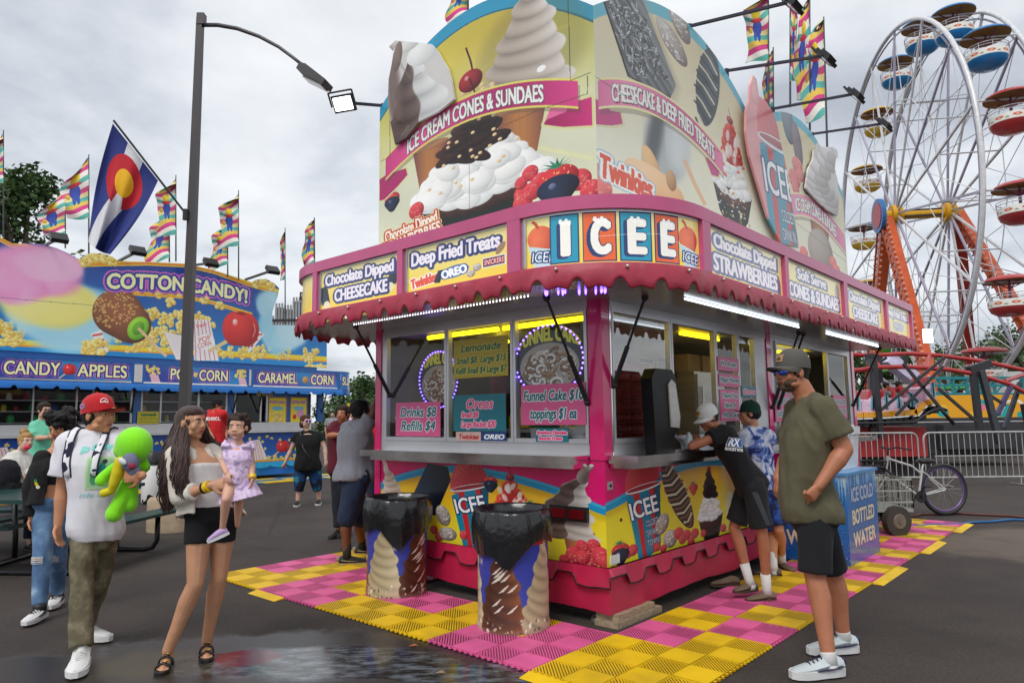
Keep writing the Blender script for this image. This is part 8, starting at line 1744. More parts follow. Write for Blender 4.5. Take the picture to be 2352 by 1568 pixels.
exec(r'''
def man_olive():
    b=Body('tall bearded man in grey cap, blue mirrored sunglasses, olive t-shirt and black shorts','person',4.45,
     dict(head=(1819,857),sh_a=(1836,938,.17),sh_b=(1890,940,-.16),el_b=(1940,1032,-.20),wr_b=(1880,1116,-.22),el_a=(1812,1045,.22),wr_a=(1786,1098,.12),
      hip_a=(1868,1172,.10),hip_b=(1872,1176,-.08),kn_a=(1914,1318,.19),an_a=(1938,1462,.20),kn_b=(1872,1325,-.10),an_b=(1904,1516,-.20),mid=(1858,1058,0)),
     face=V3(-.95,-.30,-.03),sc=1.05,vox=.0065,skin='tan',build=(1.0,1.08,.045),tface=V3(-.93,-.38,0))
    b.p['an_b'][2]=.10;b.p['an_a'][2]=.10
    b.base(curl=(.5,1.45),hd=dict(b=V3(-.7,-.15,-.75),a=V3(-.2,-.1,-1)),pn=dict(b=V3(-.5,.75,-.2),tb=1,a=V3(1,0,0)),armr=1.22,legr=1.12,neck=1.15)
    b.face(brow='3A2A1E',lip='7A4A40',open_=False)
    olive=cloth('olive','59543F',.12,.3); sh=b.garment('shirt',olive,torso=(-.10,1.04),sleeve=.70,pad=.022,wr=.014,wsc=8,sl_r=1.42,vox=.010,flare=.05,extra=lambda m:m.tube([lerp(b.p['sh_a'],b.p['sh_b'],.5)+UP*.0,lerp((b.p['sh_a']+b.p['sh_b'])/2,b.p['head'],.30)],[.09,.072],14))
    b.garment('shorts',cloth('black_shorts','14151A',.15,.2,rough=.7),torso=(-.22,.02),legs=.93,pad=.012,lpad=.014,wr=.007,wsc=6,vox=.010,hem_r=.10)
    gc=cloth('grey_cap','55534F',.1); c,hp=b.cap(gc,brim=.078,tilt=.05,rise=1.0,z0=.052)
    pt=Canvas('cap_patch',.06,.045,900,'A8865C'); pt.ell(.03,.018,.02,.008,'4A3622'); pt.poly([(.015,.02),(.03,.038),(.042,.022)],'5A452C'); decal(c,c,hp(0,.09,.085),b.x,b.u,-b.f,.062,.045,pt,off=.004,n=6)
    bd=M('beard','4A382C',.9,var=.35,sc=60,bump=.5,bs=160)
    m=MB(); E=lambda cc,r_:m.ell(b.hp(*cc),r_[0]*b.hs,r_[1]*b.hs,r_[2]*b.hs,X=b.x,Y=b.f,Z=b.u,n=16,m=10)
    E((0,.030,-.068),(.047,.056,.046));E((0,.068,-.088),(.024,.0225,.022));E((0,.072,-.038),(.03,.022,.0085))
    for q in(-1,1): E((q*.043,.026,-.056),(.0185,.026,.026)); E((q*.030,.058,-.060),(.020,.026,.022))
    part('beard',remesh(m,.005,b.o,'beard',1,.002,80,2),bd,b.t)
    b.face2=None
    m=MB(); m.ell(b.hp(0,.0925,-.052),.022*b.hs,.006*b.hs,.006*b.hs,X=b.x,Y=b.f,Z=b.u,n=12,m=6); part('lips',m,M('lip_man','8A5048',.5),b.t,smooth=True)
    b.hair(M('hair_dark_short','1C1410',.8,bump=.4,bs=200),r_=(.078,.097,.085),c=(0,-.020,.026),wr=.002)
    gl=M('mirror_blue',(.02,.10,.62),.04,metal=.9,coat=1,var=.5,sc=30); m=MB()
    for q in(-1,1): m.ell(b.hp(q*.034,.089,.004),.032*b.hs,.011*b.hs,.022*b.hs,X=nrm(b.x-b.f*q*.25),Y=b.f,Z=b.u,n=18,m=10)
    g=part('sunglasses',m,gl,b.t,smooth=True); m=MB(); m.tube([b.hp(-.06,.072,.016),b.hp(0,.096,.016),b.hp(.06,.072,.016)],.004,6); 
    for q in(-1,1): m.tube([b.hp(q*.062,.074,.014),b.hp(q*.080,.0,.012),b.hp(q*.078,-.02,.004)],.0035,6)
    part('frame',m,mt_black,g)
    up=M('shoe_pale','B9C2C4',.6,var=.15,bump=.3,bs=120); nv=M('shoe_navy','1C1C40',.5)
    for q,d in(('a',V3(-1,-.12,0)),('b',V3(-1,-.18,0))): b.shoe(q,d,up,wsole,sock=wsock,sockh=.035,accent=nv,chunk=.040,lace=nv,L=.30,wd=.052)
    return b
def boy_black():
    b=Body('boy in white cap and black t-shirt leaning over the counter on his arms','person',5.95,
     dict(head=(1626,960,.0),sh_a=(1650,1000,.15),sh_b=(1668,994,-.14),el_a=(1602,1022,.30),wr_a=(1596,1003,.20),el_b=(1588,1024,-.18),wr_b=(1604,1010,-.02),
      hip_a=(1722,1112,.10),hip_b=(1732,1116,-.10),kn_a=(1686,1212,.12),an_a=(1722,1340,.06),kn_b=(1750,1224,-.12),an_b=(1761,1352,-.04),mid=(1690,1052,0)),
     face=V3(-.9,-.40,-.35),up=V3(-.32,-.12,1),sc=.88,vox=.007,skin='tan',tface=V3(-.8,-.3,-.5),hs=1.02)
    b.p['an_a'][2]=.14;b.p['an_b'][2]=.085
    b.kid=1; b.base(curl=(.9,1.1),hd=dict(a=V3(-.1,-.9,.2),b=V3(.15,.55,.0)),pn=dict(a=V3(0,.1,-1),b=V3(0.5,0,-.9)),armr=.95,legr=.92)
    b.face(open_=True)
    bt=cloth('black_tee','101116',.2,.2); sh=b.garment('shirt',bt,torso=(-.10,1.04),sleeve=.46,pad=.02,wr=.009,sl_r=1.35,vox=.010,flare=.04)
    b.garment('shorts',cloth('black_grey_shorts','18191D',.3,.2),torso=(-.24,.10),legs=.88,pad=.02,lpad=.022,wr=.008,vox=.010)
    c=Canvas('stripe',.05,.3,200,'3A3E44'); decal(b.t,[x for x in b.t.children if x.name.startswith('shorts')][0],lerp(b.p['hip_b'],b.p['kn_b'],.45),nrm(V3(1,.6,0)),nrm(b.p['hip_b']-b.p['kn_b']+V3(-.1,0,0)),V3(0,1,0),.05,.28,c,name='side_stripe')
    c=Canvas('tee_print',.17,.13,500,'101116'); c.rect(.0,.045,.17,.125,'E8ECF2'); c.rect(.006,.051,.164,.119,'1D5FA8'); c.text('RX',.07,.055,.06,'FFFFFF',w=.10,bold=.003,slant=.2); c.text('ROCKY MTN',.085,.012,.024,'E8ECF2',w=.165,bold=.0015)
    X_=nrm(b.p['hip_b']-b.p['sh_b']); decal(b.t,sh,b.p['sh_b']+X_*.13+UP*.02,V3(.96,.25,-.12),V3(.12,0,1),V3(-.1,1,0),.15,.12,c)
    wc=cloth('white_cap','DADAD8',.05); c,hp=b.cap(wc,brim=.072,tilt=-.02,rise=1.0); cv=Canvas('cap_mark',.05,.04,700,'DADAD8'); cv.ell(.025,.02,.024,.016,'C8981E'); cv.ell(.03,.02,.010,.011,'B83A20'); decal(c,c,hp(0,.09,.08),b.x,b.u,-b.f,.055,.045,cv,n=6)
    b.hair(M('hair_brown','2A1A12',.8,bump=.4,bs=160),r_=(.079,.098,.082),c=(0,-.022,.022),wr=.003)
    clog=M('clog_brown','6A5A48',.85,var=.2,bump=.3)
    b.shoe('b',V3(-1,-.15,0),clog,M('cork','4A3828',.8),sock=wsock,sockh=.17,L=.28,wd=.055,chunk=.02); b.shoe('a',V3(-.8,-.35,0),clog,M('cork','4A3828',.8),sock=wsock,sockh=.17,L=.26,chunk=.02)
    # loose clog
    cl=thing('clog','brown suede clog lying on the tiles beside the boy in black','clog',G(1672,1356)); q=Body.__new__(Body); q.s=.9;q.t=cl;g=G(1690,1356);q.p={'an_a':V3(g[0],g[1]+.12,.095)}; q.shoe('a',V3(-1,-.1,0),clog,M('cork','4A3828',.8),L=.28,wd=.058,chunk=.02)
def boy_camo():
    b=Body('boy in dark green cap and blue camouflage hoodie standing at the counter','person',6.75,
     dict(head=(1720,951,.05),sh_a=(1712,1000,-.08),sh_b=(1755,998,.14),el_a=(1690,1048,-.10),wr_a=(1668,1036,.10),el_b=(1752,1050,.24),wr_b=(1716,1046,.34),
      hip_a=(1738,1120,-.05),hip_b=(1768,1122,.08),kn_a=(1770,1215,.10),an_a=(1778,1325,.05),kn_b=(1788,1215,-.02),an_b=(1797,1305,.35),mid=(1742,1060,0)),
     face=V3(-.93,.12,-.05),sc=.92,vox=.008,skin='warm',tface=V3(-.85,.35,0))
    b.p['an_a'][2]=.085;b.p['an_b'][2]=.085
    b.base(curl=(.6,.6),armr=.95,legr=.95); b.face()
    camo=pattern('blue_camo',['1E2C6A','5E76B8','B4BEDC','D8DCE8'],[0,.42,.5,.58],sc=9,detail=3,dist=.8)
    b.garment('hoodie',camo,torso=(-.05,1.03),sleeve=1.55,pad=.03,wr=.011,sl_r=1.4,vox=.011,extra=lambda m:(m.ell(lerp(b.p['sh_a'],b.p['sh_b'],.5)-b.tf*.10-UP*.03,.10,.06,.10),m.tube([lerp(b.p['sh_a'],b.p['sh_b'],.5),lerp((b.p['sh_a']+b.p['sh_b'])/2,b.p['head'],.35)],[.09,.075],14)))
    b.garment('shorts',pattern('blue_shorts',['101E4A','1E3C7E','2A58A8'],[0,.5,.6],sc=11),torso=(-.24,.10),legs=.92,pad=.02,lpad=.026,wr=.008,vox=.011)
    b.cap(cloth('green_cap','123A2C',.15),brim=.09,flat=True,tilt=.14,rise=1.08)
    b.hair(M('hair_black','0C0908',.7,bump=.4,bs=160),r_=(.080,.100,.088),c=(0,-.028,.016),wr=.004)
    clog=M('clog_brown','6A5A48',.85,var=.2,bump=.3)
    for q,d in(('a',V3(-.8,.3,0)),('b',V3(.3,-1,0))): b.shoe(q,d,clog,M('cork','4A3828',.8),sock=wsock,sockh=.16,L=.26,chunk=.02)
def man_grey():
    b=Body('man in grey polo and navy shorts reaching up to the stand, seen from behind','person',7.6,
     dict(head=(829,944,0),sh_a=(798,984,.13),sh_b=(838,982,-.13),el_b=(858,950,-.12),wr_b=(868,908,.0),el_a=(802,1035,.25),wr_a=(830,1048,.42),
      hip_a=(798,1092,.08),hip_b=(824,1092,-.06),kn_b=(797,1190,-.06),an_b=(797,1262,-.05),kn_a=(826,1188,.2),an_a=(832,1250,.5),mid=(812,1040,0)),
     face=V3(.75,.65,.05),sc=1.06,vox=.010,skin='brown',build=(1.08,1.2,.05),tface=V3(.8,.6,0))
    b.p['an_a'][2]=.09;b.p['an_b'][2]=.09
    b.base(curl=(.4,.3),armr=1.1,legr=1.05); b.face()
    b.garment('polo_shirt',cloth('grey_polo','7E808A',.08),torso=(-.10,1.05),sleeve=.75,pad=.028,wr=.014,wsc=6,sl_r=1.4,vox=.012,flare=.05)
    b.garment('shorts',cloth('navy_shorts','1B2A44',.12),torso=(-.24,.10),legs=1.05,pad=.02,lpad=.035,wr=.010,vox=.012,hem_r=.105)
    b.hair(M('hair_black','0C0908',.7,bump=.4,bs=160),r_=(.086,.104,.096),c=(0,-.02,.032),wr=.004)
    for q in 'ab': b.shoe(q,V3(.95,.2,0),M('shoe_dark','1C1A18',.7,var=.3),M('sole_tan','9A8A70',.7),sock=M('black_sock',(.012,.012,.012),.8),sockh=.12,accent=M('shoe_tan_mark','9A8A70',.7),L=.31)
def woman_long():
    b=Body('woman with very long wavy hair, cream jacket and black shorts, carrying a toddler','person',4.6,
     dict(head=(440,972,0),sh_a=(402,1046,-.10),sh_b=(487,1042,.14),el_a=(414,1140,-.16),wr_a=(486,1114,-.24),el_b=(540,1108,.12),wr_b=(556,1095,-.12),
      hip_a=(460,1188,-.02),hip_b=(512,1188,.08),kn_a=(449,1340,-.08),an_a=(386,1478,-.05),kn_b=(503,1325,.06),an_b=(476,1452,.16),mid=(464,1112,0)),
     face=V3(.93,-.30,.0),sc=.93,vox=.0062,skin='olive',fem=True,build=(.98,1.0,.015),tface=V3(.62,-.75,0),hs=1.02)
    b.p['an_a'][2]=.095;b.p['an_b'][2]=.095
    toe=dict(a=V3(.22,-1,0),b=V3(.42,-1,0))
    b.base(curl=(.5,.6),hd=dict(a=V3(.95,-.1,.15),b=V3(-.9,-.25,.1)),pn=dict(a=V3(0,.9,-.3),b=V3(0,-.7,-.6),ta=-1),feet=True,toe=toe,armr=.92,legr=1.02,neck=.9)
    b.face(brow='1E120E',lip='9A4A48')
    wt=cloth('white_top','D2D0CE',.03); jk=cloth('cream_jacket','D6CFC2',.06,.35)
    b.garment('top',wt,torso=(.06,.80),pad=.006,wr=.004,vox=.009)
    def jx(m):
        p=b.p; sc=(p['sh_a']+p['sh_b'])/2; hc=(p['hip_a']+p['hip_b'])/2
    rs=b.torso_rings(.03,.02,1.0,n=24,flare=.12)
    m=MB(); n=24; keep=[k for k in range(n+1)]
    y=b.ty; a0,a1=10,26+2   # open at the front: only the back and sides
    outer=[[r_[k%n] for k in range(9,9+19)] for r_ in rs]; th=.016
    cen=[np.mean(np.array(r_),axis=0) for r_ in rs]
    inner=[[q+(cen[i]-q)*.09 for q in row] for i,row in enumerate(outer)]
    for i in range(len(outer)):
        pass
    O_=[[m.av(q) for q in row] for row in outer];I_=[[m.av(q) for q in row] for row in inner]; w_=len(outer[0])
    for i in range(len(O_)-1):
        for k in range(w_-1): m.face((O_[i][k],O_[i][k+1],O_[i+1][k+1],O_[i+1][k])); m.face((I_[i][k],I_[i+1][k],I_[i+1][k+1],I_[i][k+1]))
        m.face((O_[i][0],O_[i+1][0],I_[i+1][0],I_[i][0])); m.face((O_[i][-1],I_[i][-1],I_[i+1][-1],O_[i+1][-1]))
    for k in range(w_-1): m.face((O_[0][k],I_[0][k],I_[0][k+1],O_[0][k+1])); m.face((O_[-1][k],O_[-1][k+1],I_[-1][k+1],I_[-1][k]))
    p=b.p;k_=b.s
    for q,e in(('a',1.45),('b',1.3)):
        a,bb,c=p['sh_'+q],p['el_'+q],p['wr_'+q]; en=lerp(bb,c,e-1); seg(m,[lerp((p['sh_a']+p['sh_b'])/2,a,.5),a],[.07*k_,.075*k_]); seg(m,[a,lerp(a,bb,.4),bb],[.076*k_,.074*k_,.068*k_]); m.tube([bb,lerp(bb,en,.6),en],[.066*k_,.062*k_,.060*k_],14)
    # collar lapels
    yy=nrm(b.ty); sc=(p['sh_a']+p['sh_b'])/2
    for q in 'ab':
        s_=lerp(sc,p['sh_'+q],.45); m.tube([s_+UP*.055,s_+yy*.07+UP*.01,lerp(sc,p['sh_'+q],.50)+yy*.125-UP*.12,lerp(sc,p['sh_'+q],.62)+yy*.12-UP*.24],[.022,.028,.026,.016],8,flat=.5)
    part('jacket',remesh(m,.009,b.o,'jacket',1,.008,9,5,(1,1,.6)),jk,b.t)
    b.garment('shorts',cloth('black_denim','0E0E12',.2,.25),torso=(-.24,.13),legs=.40,pad=.010,lpad=.012,wr=.004,vox=.009)
    hm=M('hair_auburn','3A1E16',.5,var=.5,sc=18,bump=.6,bs=90,stretch=(3,3,.5),sheen=.2)
    b.hair(hm,r_=(.080,.100,.092),c=(0,-.026,.030),wr=.003,wsc=40)
    R=random.Random(4); Q=lambda u,v,y:P(u,v,y); lanes=[([Q(428,962,4.66),Q(414,1000,4.60),Q(398,1050,4.50),Q(392,1105,4.46),Q(382,1165,4.46)],(.055,.070,.075,.070,.030)),([Q(428,952,4.62),Q(417,1000,4.53),Q(414,1050,4.42),Q(412,1100,4.38),Q(420,1138,4.38)],(.035,.042,.045,.04,.02)),([Q(452,960,4.70),Q(475,1010,4.80),Q(502,1040,4.84),Q(512,1075,4.84)],(.035,.045,.05,.03))]
    m=MB()
    for pts,rd in lanes: seg(m,pts,[x*.8 for x in rd],10)
    part('hair_mass',remesh(m,.009,b.o,'hair_mass',2,.012,14,2,(1,1,.35)),hm,b.t); m=MB()
    for li,(pts,rd) in enumerate(lanes):
        L_=len(pts)-1
        for i in range((120,90,60)[li]):
            a=R.uniform(0,6.28);rq=R.uniform(.72,1.12);ph=R.uniform(0,6.28);am=R.uniform(.006,.016);e=R.uniform(.82,1.06); out=[]
            for j in range(24):
                t=j/23*e*L_; k=min(L_-1,int(t)); c=lerp(pts[k],pts[k+1],t-k); rr_=lerp(rd[k],rd[k+1],min(1.2,t-k))*rq; tt=j/23
                out.append(c+V3(math.cos(a),math.sin(a)*.8,0)*rr_+V3(math.sin(tt*22+ph),math.cos(tt*20+ph),0)*am*tt)
            m.tube(out,[.0065*(1-.5*t) for t in np.linspace(0,1,24)],4)
    o=part('long_hair',m,hm,b.t,smooth=True,fix=False); o['kind']='stuff'
    st=M('sandal_black',(.012,.011,.011),.35); gd=M('buckle_gold',(.7,.45,.12),.25,metal=1.); ck=M('cork','4A3828',.8)
    for q in 'ab':
        d=nrm(toe[q]); an=p['an_'+q]; x=np.cross(d,UP); bs=V3(an[0],an[1],.0); m=MB(); rs=[]
        for t,w_ in((-.06,.022),(-.04,.034),(.02,.036),(.08,.043),(.13,.044),(.17,.032),(.185,.015)): c=bs+d*t; rs.append([c+x*w_,c+x*w_+UP*.022,c-x*w_+UP*.022,c-x*w_])
        m.rings(rs); sd=part('sandal',m,st,b.t,smooth=40)
        for t,h_ in((.035,.078),(.10,.052)):
            m=MB(); m.tube([bs+d*t+x*.043+UP*.02,bs+d*t+x*.036+UP*h_*.7,bs+d*t+UP*(h_+.004),bs+d*t-x*.036+UP*h_*.7,bs+d*t-x*.043+UP*.02],.016,8,flat=.35,fx=d); part('strap',m,st,sd,smooth=True)
            m=MB(); cc=bs+d*t+x*-.012+UP*(h_+.012); m.tube([cc+d*.013*math.cos(a)+x*.016*math.sin(a)-UP*.004*math.sin(a)**2 for a in np.arange(12)*2*math.pi/12],.003,5,closed=True); part('buckle',m,gd,sd,smooth=True)
    yb=M('wristband_yellow','E0B80E',.4,coat=.3)
    w=lerp(p['wr_a'],p['el_a'],.12); dd=nrm(p['wr_a']-p['el_a']); m=MB(); m.tube([w-dd*.016,w+dd*.016],.036,16); part('wristband',m,yb,b.t,smooth=40); w2=w-dd*.03; m=MB(); m.tube([w2-dd*.004,w2+dd*.004],.036,16); part('hair_tie',m,mt_black,b.t)
    return b
def toddler():
    b=Body('toddler with curly brown hair in lilac ruffled dress held on the woman\'s hip','person',4.42,
     dict(head=(547,982,0),sh_a=(525,1030,0.0),sh_b=(571,1032,.02),el_b=(577,1064,.04),wr_b=(580,1098,-.02),el_a=(512,1062,-.02),wr_a=(520,1086,-.08),
      hip_a=(532,1108,-.02),hip_b=(556,1108,.06),kn_a=(519,1146,-.10),an_a=(511,1214,-.02),kn_b=(548,1150,.16),an_b=(545,1205,.22)),
     face=V3(.02,-1,-.03),sc=.50,vox=.0045,skin='light',fem=True,build=(1.05,1.15,.03),hs=1.40,tface=V3(.1,-1,0)); b.kid=1
    b.p['an_a']=P(511,1214,4.40)
    b.base(curl=(.4,.3),hd=dict(b=V3(-.1,-.1,-1),a=V3(.3,-.3,-.6)),pn=dict(b=V3(-1,0,0)),armr=1.15,legr=1.0,neck=.8)
    b.face(brow='4A3226',lip='B06A62')
    fl=pattern('lilac_floral',['C9A8D4','D6BCDE','E0CCE6','A58AB8'],[0,.42,.52,.66],sc=26,detail=3,interp='LINEAR')
    def skirt(m):
        c=(b.p['hip_a']+b.p['hip_b'])/2+UP*.05; m.tube([c+UP*.05,c,c-UP*.09+V3(.01,0,0),c-UP*.155+V3(.025,0,0)],[.075,.085,.115,.14],18,flat=.75,fx=(1,0,0))
        for q in 'ab':
            s_=b.p['sh_'+q]; sg=-1 if q=='a' else 1; m.tube([s_+V3(-sg*.03,.03,.03),s_+V3(sg*.02,0,.035),s_+V3(sg*.035,-.02,.0)],[.014,.024,.016],8); m.tube([s_+V3(-sg*.025,-.05,.02),s_+V3(sg*.025,-.03,.025)],[.012,.018],8)
    b.garment('dress',fl,torso=(-.02,.98),pad=.018,wr=.012,wsc=24,vox=.0055,extra=skirt,st=(1,1,.3))
    hm=M('hair_curly_brown','2E1C14',.7,var=.4,sc=30,bump=.6,bs=120)
    def cur(m):
        R=random.Random(3)
        for i in range(60):
            a=R.uniform(0,6.28);z=R.uniform(-.03,.12); 
            if math.sin(a)>.35 and z<.075: continue
            rr_=math.sqrt(max(.05,1-((z-.036)/.11)**2)); q=b.hp(math.cos(a)*.088*rr_,-.02+math.sin(a)*.098*rr_,z); m.ell(q,R.uniform(.010,.019)*1.0,n=8,m=6)
    b.hair(hm,r_=(.083,.096,.092),c=(0,-.026,.036),wr=.004,extra=cur,vox=.0045)
    b.shoe('a',V3(-.75,-.6,0),M('toddler_shoe','B89CCB',.6,var=.2),wsole,L=.27,wd=.06) if False else None
    an=b.p['an_a']; d=nrm(V3(-.8,-.45,-.35)); x=nrm(np.cross(d,UP)); u_=np.cross(x,d); m=MB(); rs=[]
    for t,w_,h_ in((-.035,.018,.03),(-.01,.026,.045),(.03,.028,.036),(.06,.028,.024),(.085,.018,.015)): c=an-UP*.035+d*t; rs.append([c+x*math.cos(a)*w_+u_*max(0,.5+.5*math.sin(a))*h_ for a in np.arange(12)*2*math.pi/12])
    m.rings(rs); sh=part('shoe',m,M('toddler_shoe','B89CCB',.6,var=.2),b.t,smooth=60); m=MB(); rs=[]
    for t,w_ in((-.04,.014),(-.01,.028),(.03,.031),(.06,.031),(.092,.016)): c=an-UP*.035+d*t; rs.append([c+x*w_-u_*.012,c+x*w_+u_*.004,c-x*w_+u_*.004,c-x*w_-u_*.012])
    m.rings(rs); part('sole',m,wsole,sh,smooth=40)
    w=lerp(b.p['wr_b'],b.p['el_b'],.1); dd=nrm(b.p['wr_b']-b.p['el_b']); m=MB(); m.tube([w-dd*.013,w+dd*.013],.0235,14); part('wristband',m,M('wristband_yellow','E0B80E',.4,coat=.3),b.t,smooth=40)
def boy_red():
    b=Body('teenager in bright red cap, printed white t-shirt and torn khaki trousers holding plush toys','person',4.75,
     dict(head=(228,955,0),sh_a=(160,1018,-.02),sh_b=(272,1012,.06),el_a=(143,1122,-.02),wr_a=(133,1205,-.04),el_b=(316,1086,-.05),wr_b=(326,1092,-.43),
      hip_a=(200,1215,-.02),hip_b=(240,1212,.06),kn_a=(186,1335,-.10),an_a=(190,1462,-.22),kn_b=(226,1335,.08),an_b=(192,1444,.34),mid=(218,1110,0)),
     face=V3(.95,-.32,.02),sc=1.0,vox=.0065,skin='warm',tface=V3(.12,-1,0),build=(.86,.85,0),hs=1.06)
    b.p['an_a'][2]=.10;b.p['an_b'][2]=.10
    b.base(curl=(.35,.55),hd=dict(a=V3(.1,-.05,-1),b=V3(-.97,-.05,-.05)),pn=dict(a=V3(1,0,0),b=V3(.05,1,0),tb=1,ta=1),armr=1.0,legr=1.0)
    b.face(brow='1E1410',lip='9A5A50')
    ws=cloth('white_tee','DCDAE2',.03,.25)
    sh=b.garment('shirt',ws,torso=(-.14,1.04),sleeve=.72,pad=.026,wr=.011,wsc=7.5,sl_r=1.5,vox=.010,flare=.02,bell=.006,extra=lambda m:m.tube([lerp(b.p['sh_a'],b.p['sh_b'],.5),lerp((b.p['sh_a']+b.p['sh_b'])/2,b.p['head'],.26)],[.10,.072],14))
    c=Canvas('shirt_print',.34,.40,330,'DCDAE2',alpha=True); c.rect(.07,.10,.29,.29,'B8D8A8',out=[(.004,'D8E8B0')]); c.rect(.08,.11,.28,.28,'9CCB9C'); c.ell(.15,.2,.02,.06,'1E8A88'); c.ell(.21,.19,.018,.07,'20706E'); c.ell(.11,.16,.02,.04,'4A9A70'); c.ell(.25,.24,.02,.02,'2A3A3A'); c.ell(.16,.265,.012,.014,'30302E')
    c.text('Be Crazy Strong',.17,.31,.035,'8ADAD6',w=.30,slant=.2,warp=arcwarp(.17,0,.34,.035),bold=.0015); c.text('ride the wave',.17,.05,.03,'9AD8E0',w=.26,slant=.2)
    decal(b.t,sh,P(232,1085,4.6),V3(1,.12,0),UP,V3(-.12,1,0),.36,.42,c)
    kh=pattern('torn_khaki',['4A4233','5C543F','6E6650','8A8268'],[0,.44,.56,.74],sc=13,detail=4,interp='LINEAR',bump=.4)
    b.garment('trousers',kh,torso=(-.24,.10),legs=1.94,pad=.02,lpad=.018,wr=.013,wsc=9,vox=.010,hem_r=.070)
    rp=M('ripped_patch','9A9078',.9,var=.3,bump=.5)
    rc=cloth('red_cap','B8101C',.08); cp_,hp=b.cap(rc,brim=.108,flat=True,tilt=.13,rise=1.05)
    cv=Canvas('cap_logo',.06,.05,700,'B8101C',alpha=True); t=np.linspace(-.3,math.pi+.3,20); cv.line(np.stack([.03+.022*np.cos(t),.018+.024*np.sin(t)],1),.004,'F0E6E6'); cv.line([(.008,.012),(.03,.018),(.052,.014)],.006,'F0E6E6'); cv.line([(.018,.014),(.025,.032),(.036,.016)],.004,'F0E6E6'); decal(cp_,cp_,hp(.035,.09,.085),nrm(b.x-b.f*.5),b.u,nrm(-b.f-b.x*.45),.06,.05,cv,n=8)
    cv=Canvas('cap_side_patch',.045,.045,700,'8A9AC0'); cv.ell(.0225,.0225,.017,.017,'C06A90'); cv.ell(.0225,.0225,.008,.008,'5A70A8')
    m=MB(); cc=hp(.086,-.035,.066); xx=nrm(b.x+b.u*.1); n=16; m.prism([(math.cos(a)*.021,math.sin(a)*.021) for a in np.arange(n)*2*math.pi/n],cc,b.f,b.u,xx,.004,lambda x,y:(x/.045+.5,y/.045+.5)); part('cap_patch',m,printmat(cv,.7),cp_,fix=False)
    m=MB(); m.ell(hp(.02,.150,z_:=.029),.020,.010,.002,X=b.x,Y=b.f,Z=b.u,n=12,m=5); part('brim_sticker',m,M('sticker_gold','E8D070',.3),cp_)
    b.hair(M('hair_black','0C0908',.7,bump=.4,bs=160),r_=(.079,.099,.084),c=(0,-.028,.016),wr=.004,wsc=50)
    hi=M('shoe_white',(.70,.70,.69),.5,var=.06,bump=.2)
    b.shoe('a',V3(.42,-1,0),hi,wsole,high=.055,L=.30,wd=.056,lace=wsole,chunk=.034); b.shoe('b',V3(.95,-.25,0),hi,wsole,high=.03,L=.30,wd=.054,lace=wsole,chunk=.034)
    # backpack (cow print) carried on the back
    cow=pattern('cow_print',['E4E2E8','1A1A38'],[0,.57],sc=13,detail=1,dist=.3)
    p=b.p; bp=thing('backpack','white backpack with dark cow spots on the teenager\'s back','backpack',p['sh_a']+V3(0,.1,-.2)); m=MB(); c=(p['sh_a']+p['sh_b'])/2+V3(-.10,.20,-.17); m.ell(c,.20,.11,.22,n=18,m=12); m.ell(c-UP*.15,.19,.11,.14,n=18,m=12); part('bag',remesh(m,.012,org(bp),'bag',2,.01,9),cow,bp)
    tr=M('strap_trim','1C1C3E',.7)
    for q,u0,v0 in(('a',176,1),('b',262,1)):
        s_=lerp(p['sh_a'],p['sh_b'],.17 if q=='a' else .83); bv=BVHTree.FromPolygons([tuple(v.co) for v in sh.data.vertices],[tuple(x.vertices) for x in sh.data.polygons]); pts=[]
        for t in np.linspace(0,1,12):
            a=math.radians(lerp(125,-5,min(1,t*1.6))); 
            if t<.6: o_=s_+V3(0,-math.cos(a),math.sin(a))*.35 - V3(0,0,.05); dd=nrm(s_-UP*.05-o_)
            else: o_=s_+V3((t-.6)*(.06 if q=='a' else -.02),-.5,-.05-(t-.6)*.42); dd=V3(0,1,0)
            h_=bv.ray_cast(Vector(o_-org(sh)),Vector(dd),1.)
            if h_[0] is not None: pts.append(np.array(h_[0])+org(sh)-dd*.008)
        if len(pts)>3: m=MB(); m.tube(pts,.024,8,flat=.25,fx=(1,0,0)); stp=part('strap',m,cow,bp,smooth=True); m=MB(); m.tube([x+V3(.024,0,0) for x in pts],.006,5); m.tube([x-V3(.024,0,0) for x in pts],.006,5); part('strap_trim',m,tr,stp,smooth=True)
    # green plush
    gm=M('plush_green','86E80C',.9,var=.06,bump=.3,bs=140,sheen=.4); q=lambda u,v,dy=0:P(u,v,4.42+dy); o=thing('plush_toy','large bright lime green plush toy with big round head and long limbs','plush toy',q(300,1100)); m=MB(); k=4.42/1610
    m.ell(q(308,1022),40*k,38*k,42*k,n=20,m=14); m.ell(q(286,1034,-.02),24*k,22*k,20*k,n=16,m=10); seg(m,[q(305,1058,.02),q(298,1095,.03),q(292,1115,.03)],[.05,.06,.05]); seg(m,[q(264,1070,-.03),q(240,1093,-.05),q(232,1103,-.06)],[.026,.034,.036]); seg(m,[q(292,1112),q(278,1148,-.02),q(262,1180,-.03)],[.042,.046,.052]); seg(m,[q(302,1110),q(300,1140,.02),q(297,1158,.02)],[.042,.044,.050]); seg(m,[q(318,1058,.06),q(333,1072,.05)],[.03,.034]); seg(m,[q(330,1060,.05),q(328,1082,.05)],[.03,.024])
    part('plush_body',remesh(m,.007,org(o),'plush_body',3),gm,o); m=MB(); m.ell(q(282,1010,-.072),.034,.010,.012,X=nrm(V3(.75,-.3,.6)),Y=V3(0,1,0),Z=nrm(V3(-.6,0,.75)),n=14,m=8); part('plush_eye',m,mt_black,o,smooth=True)
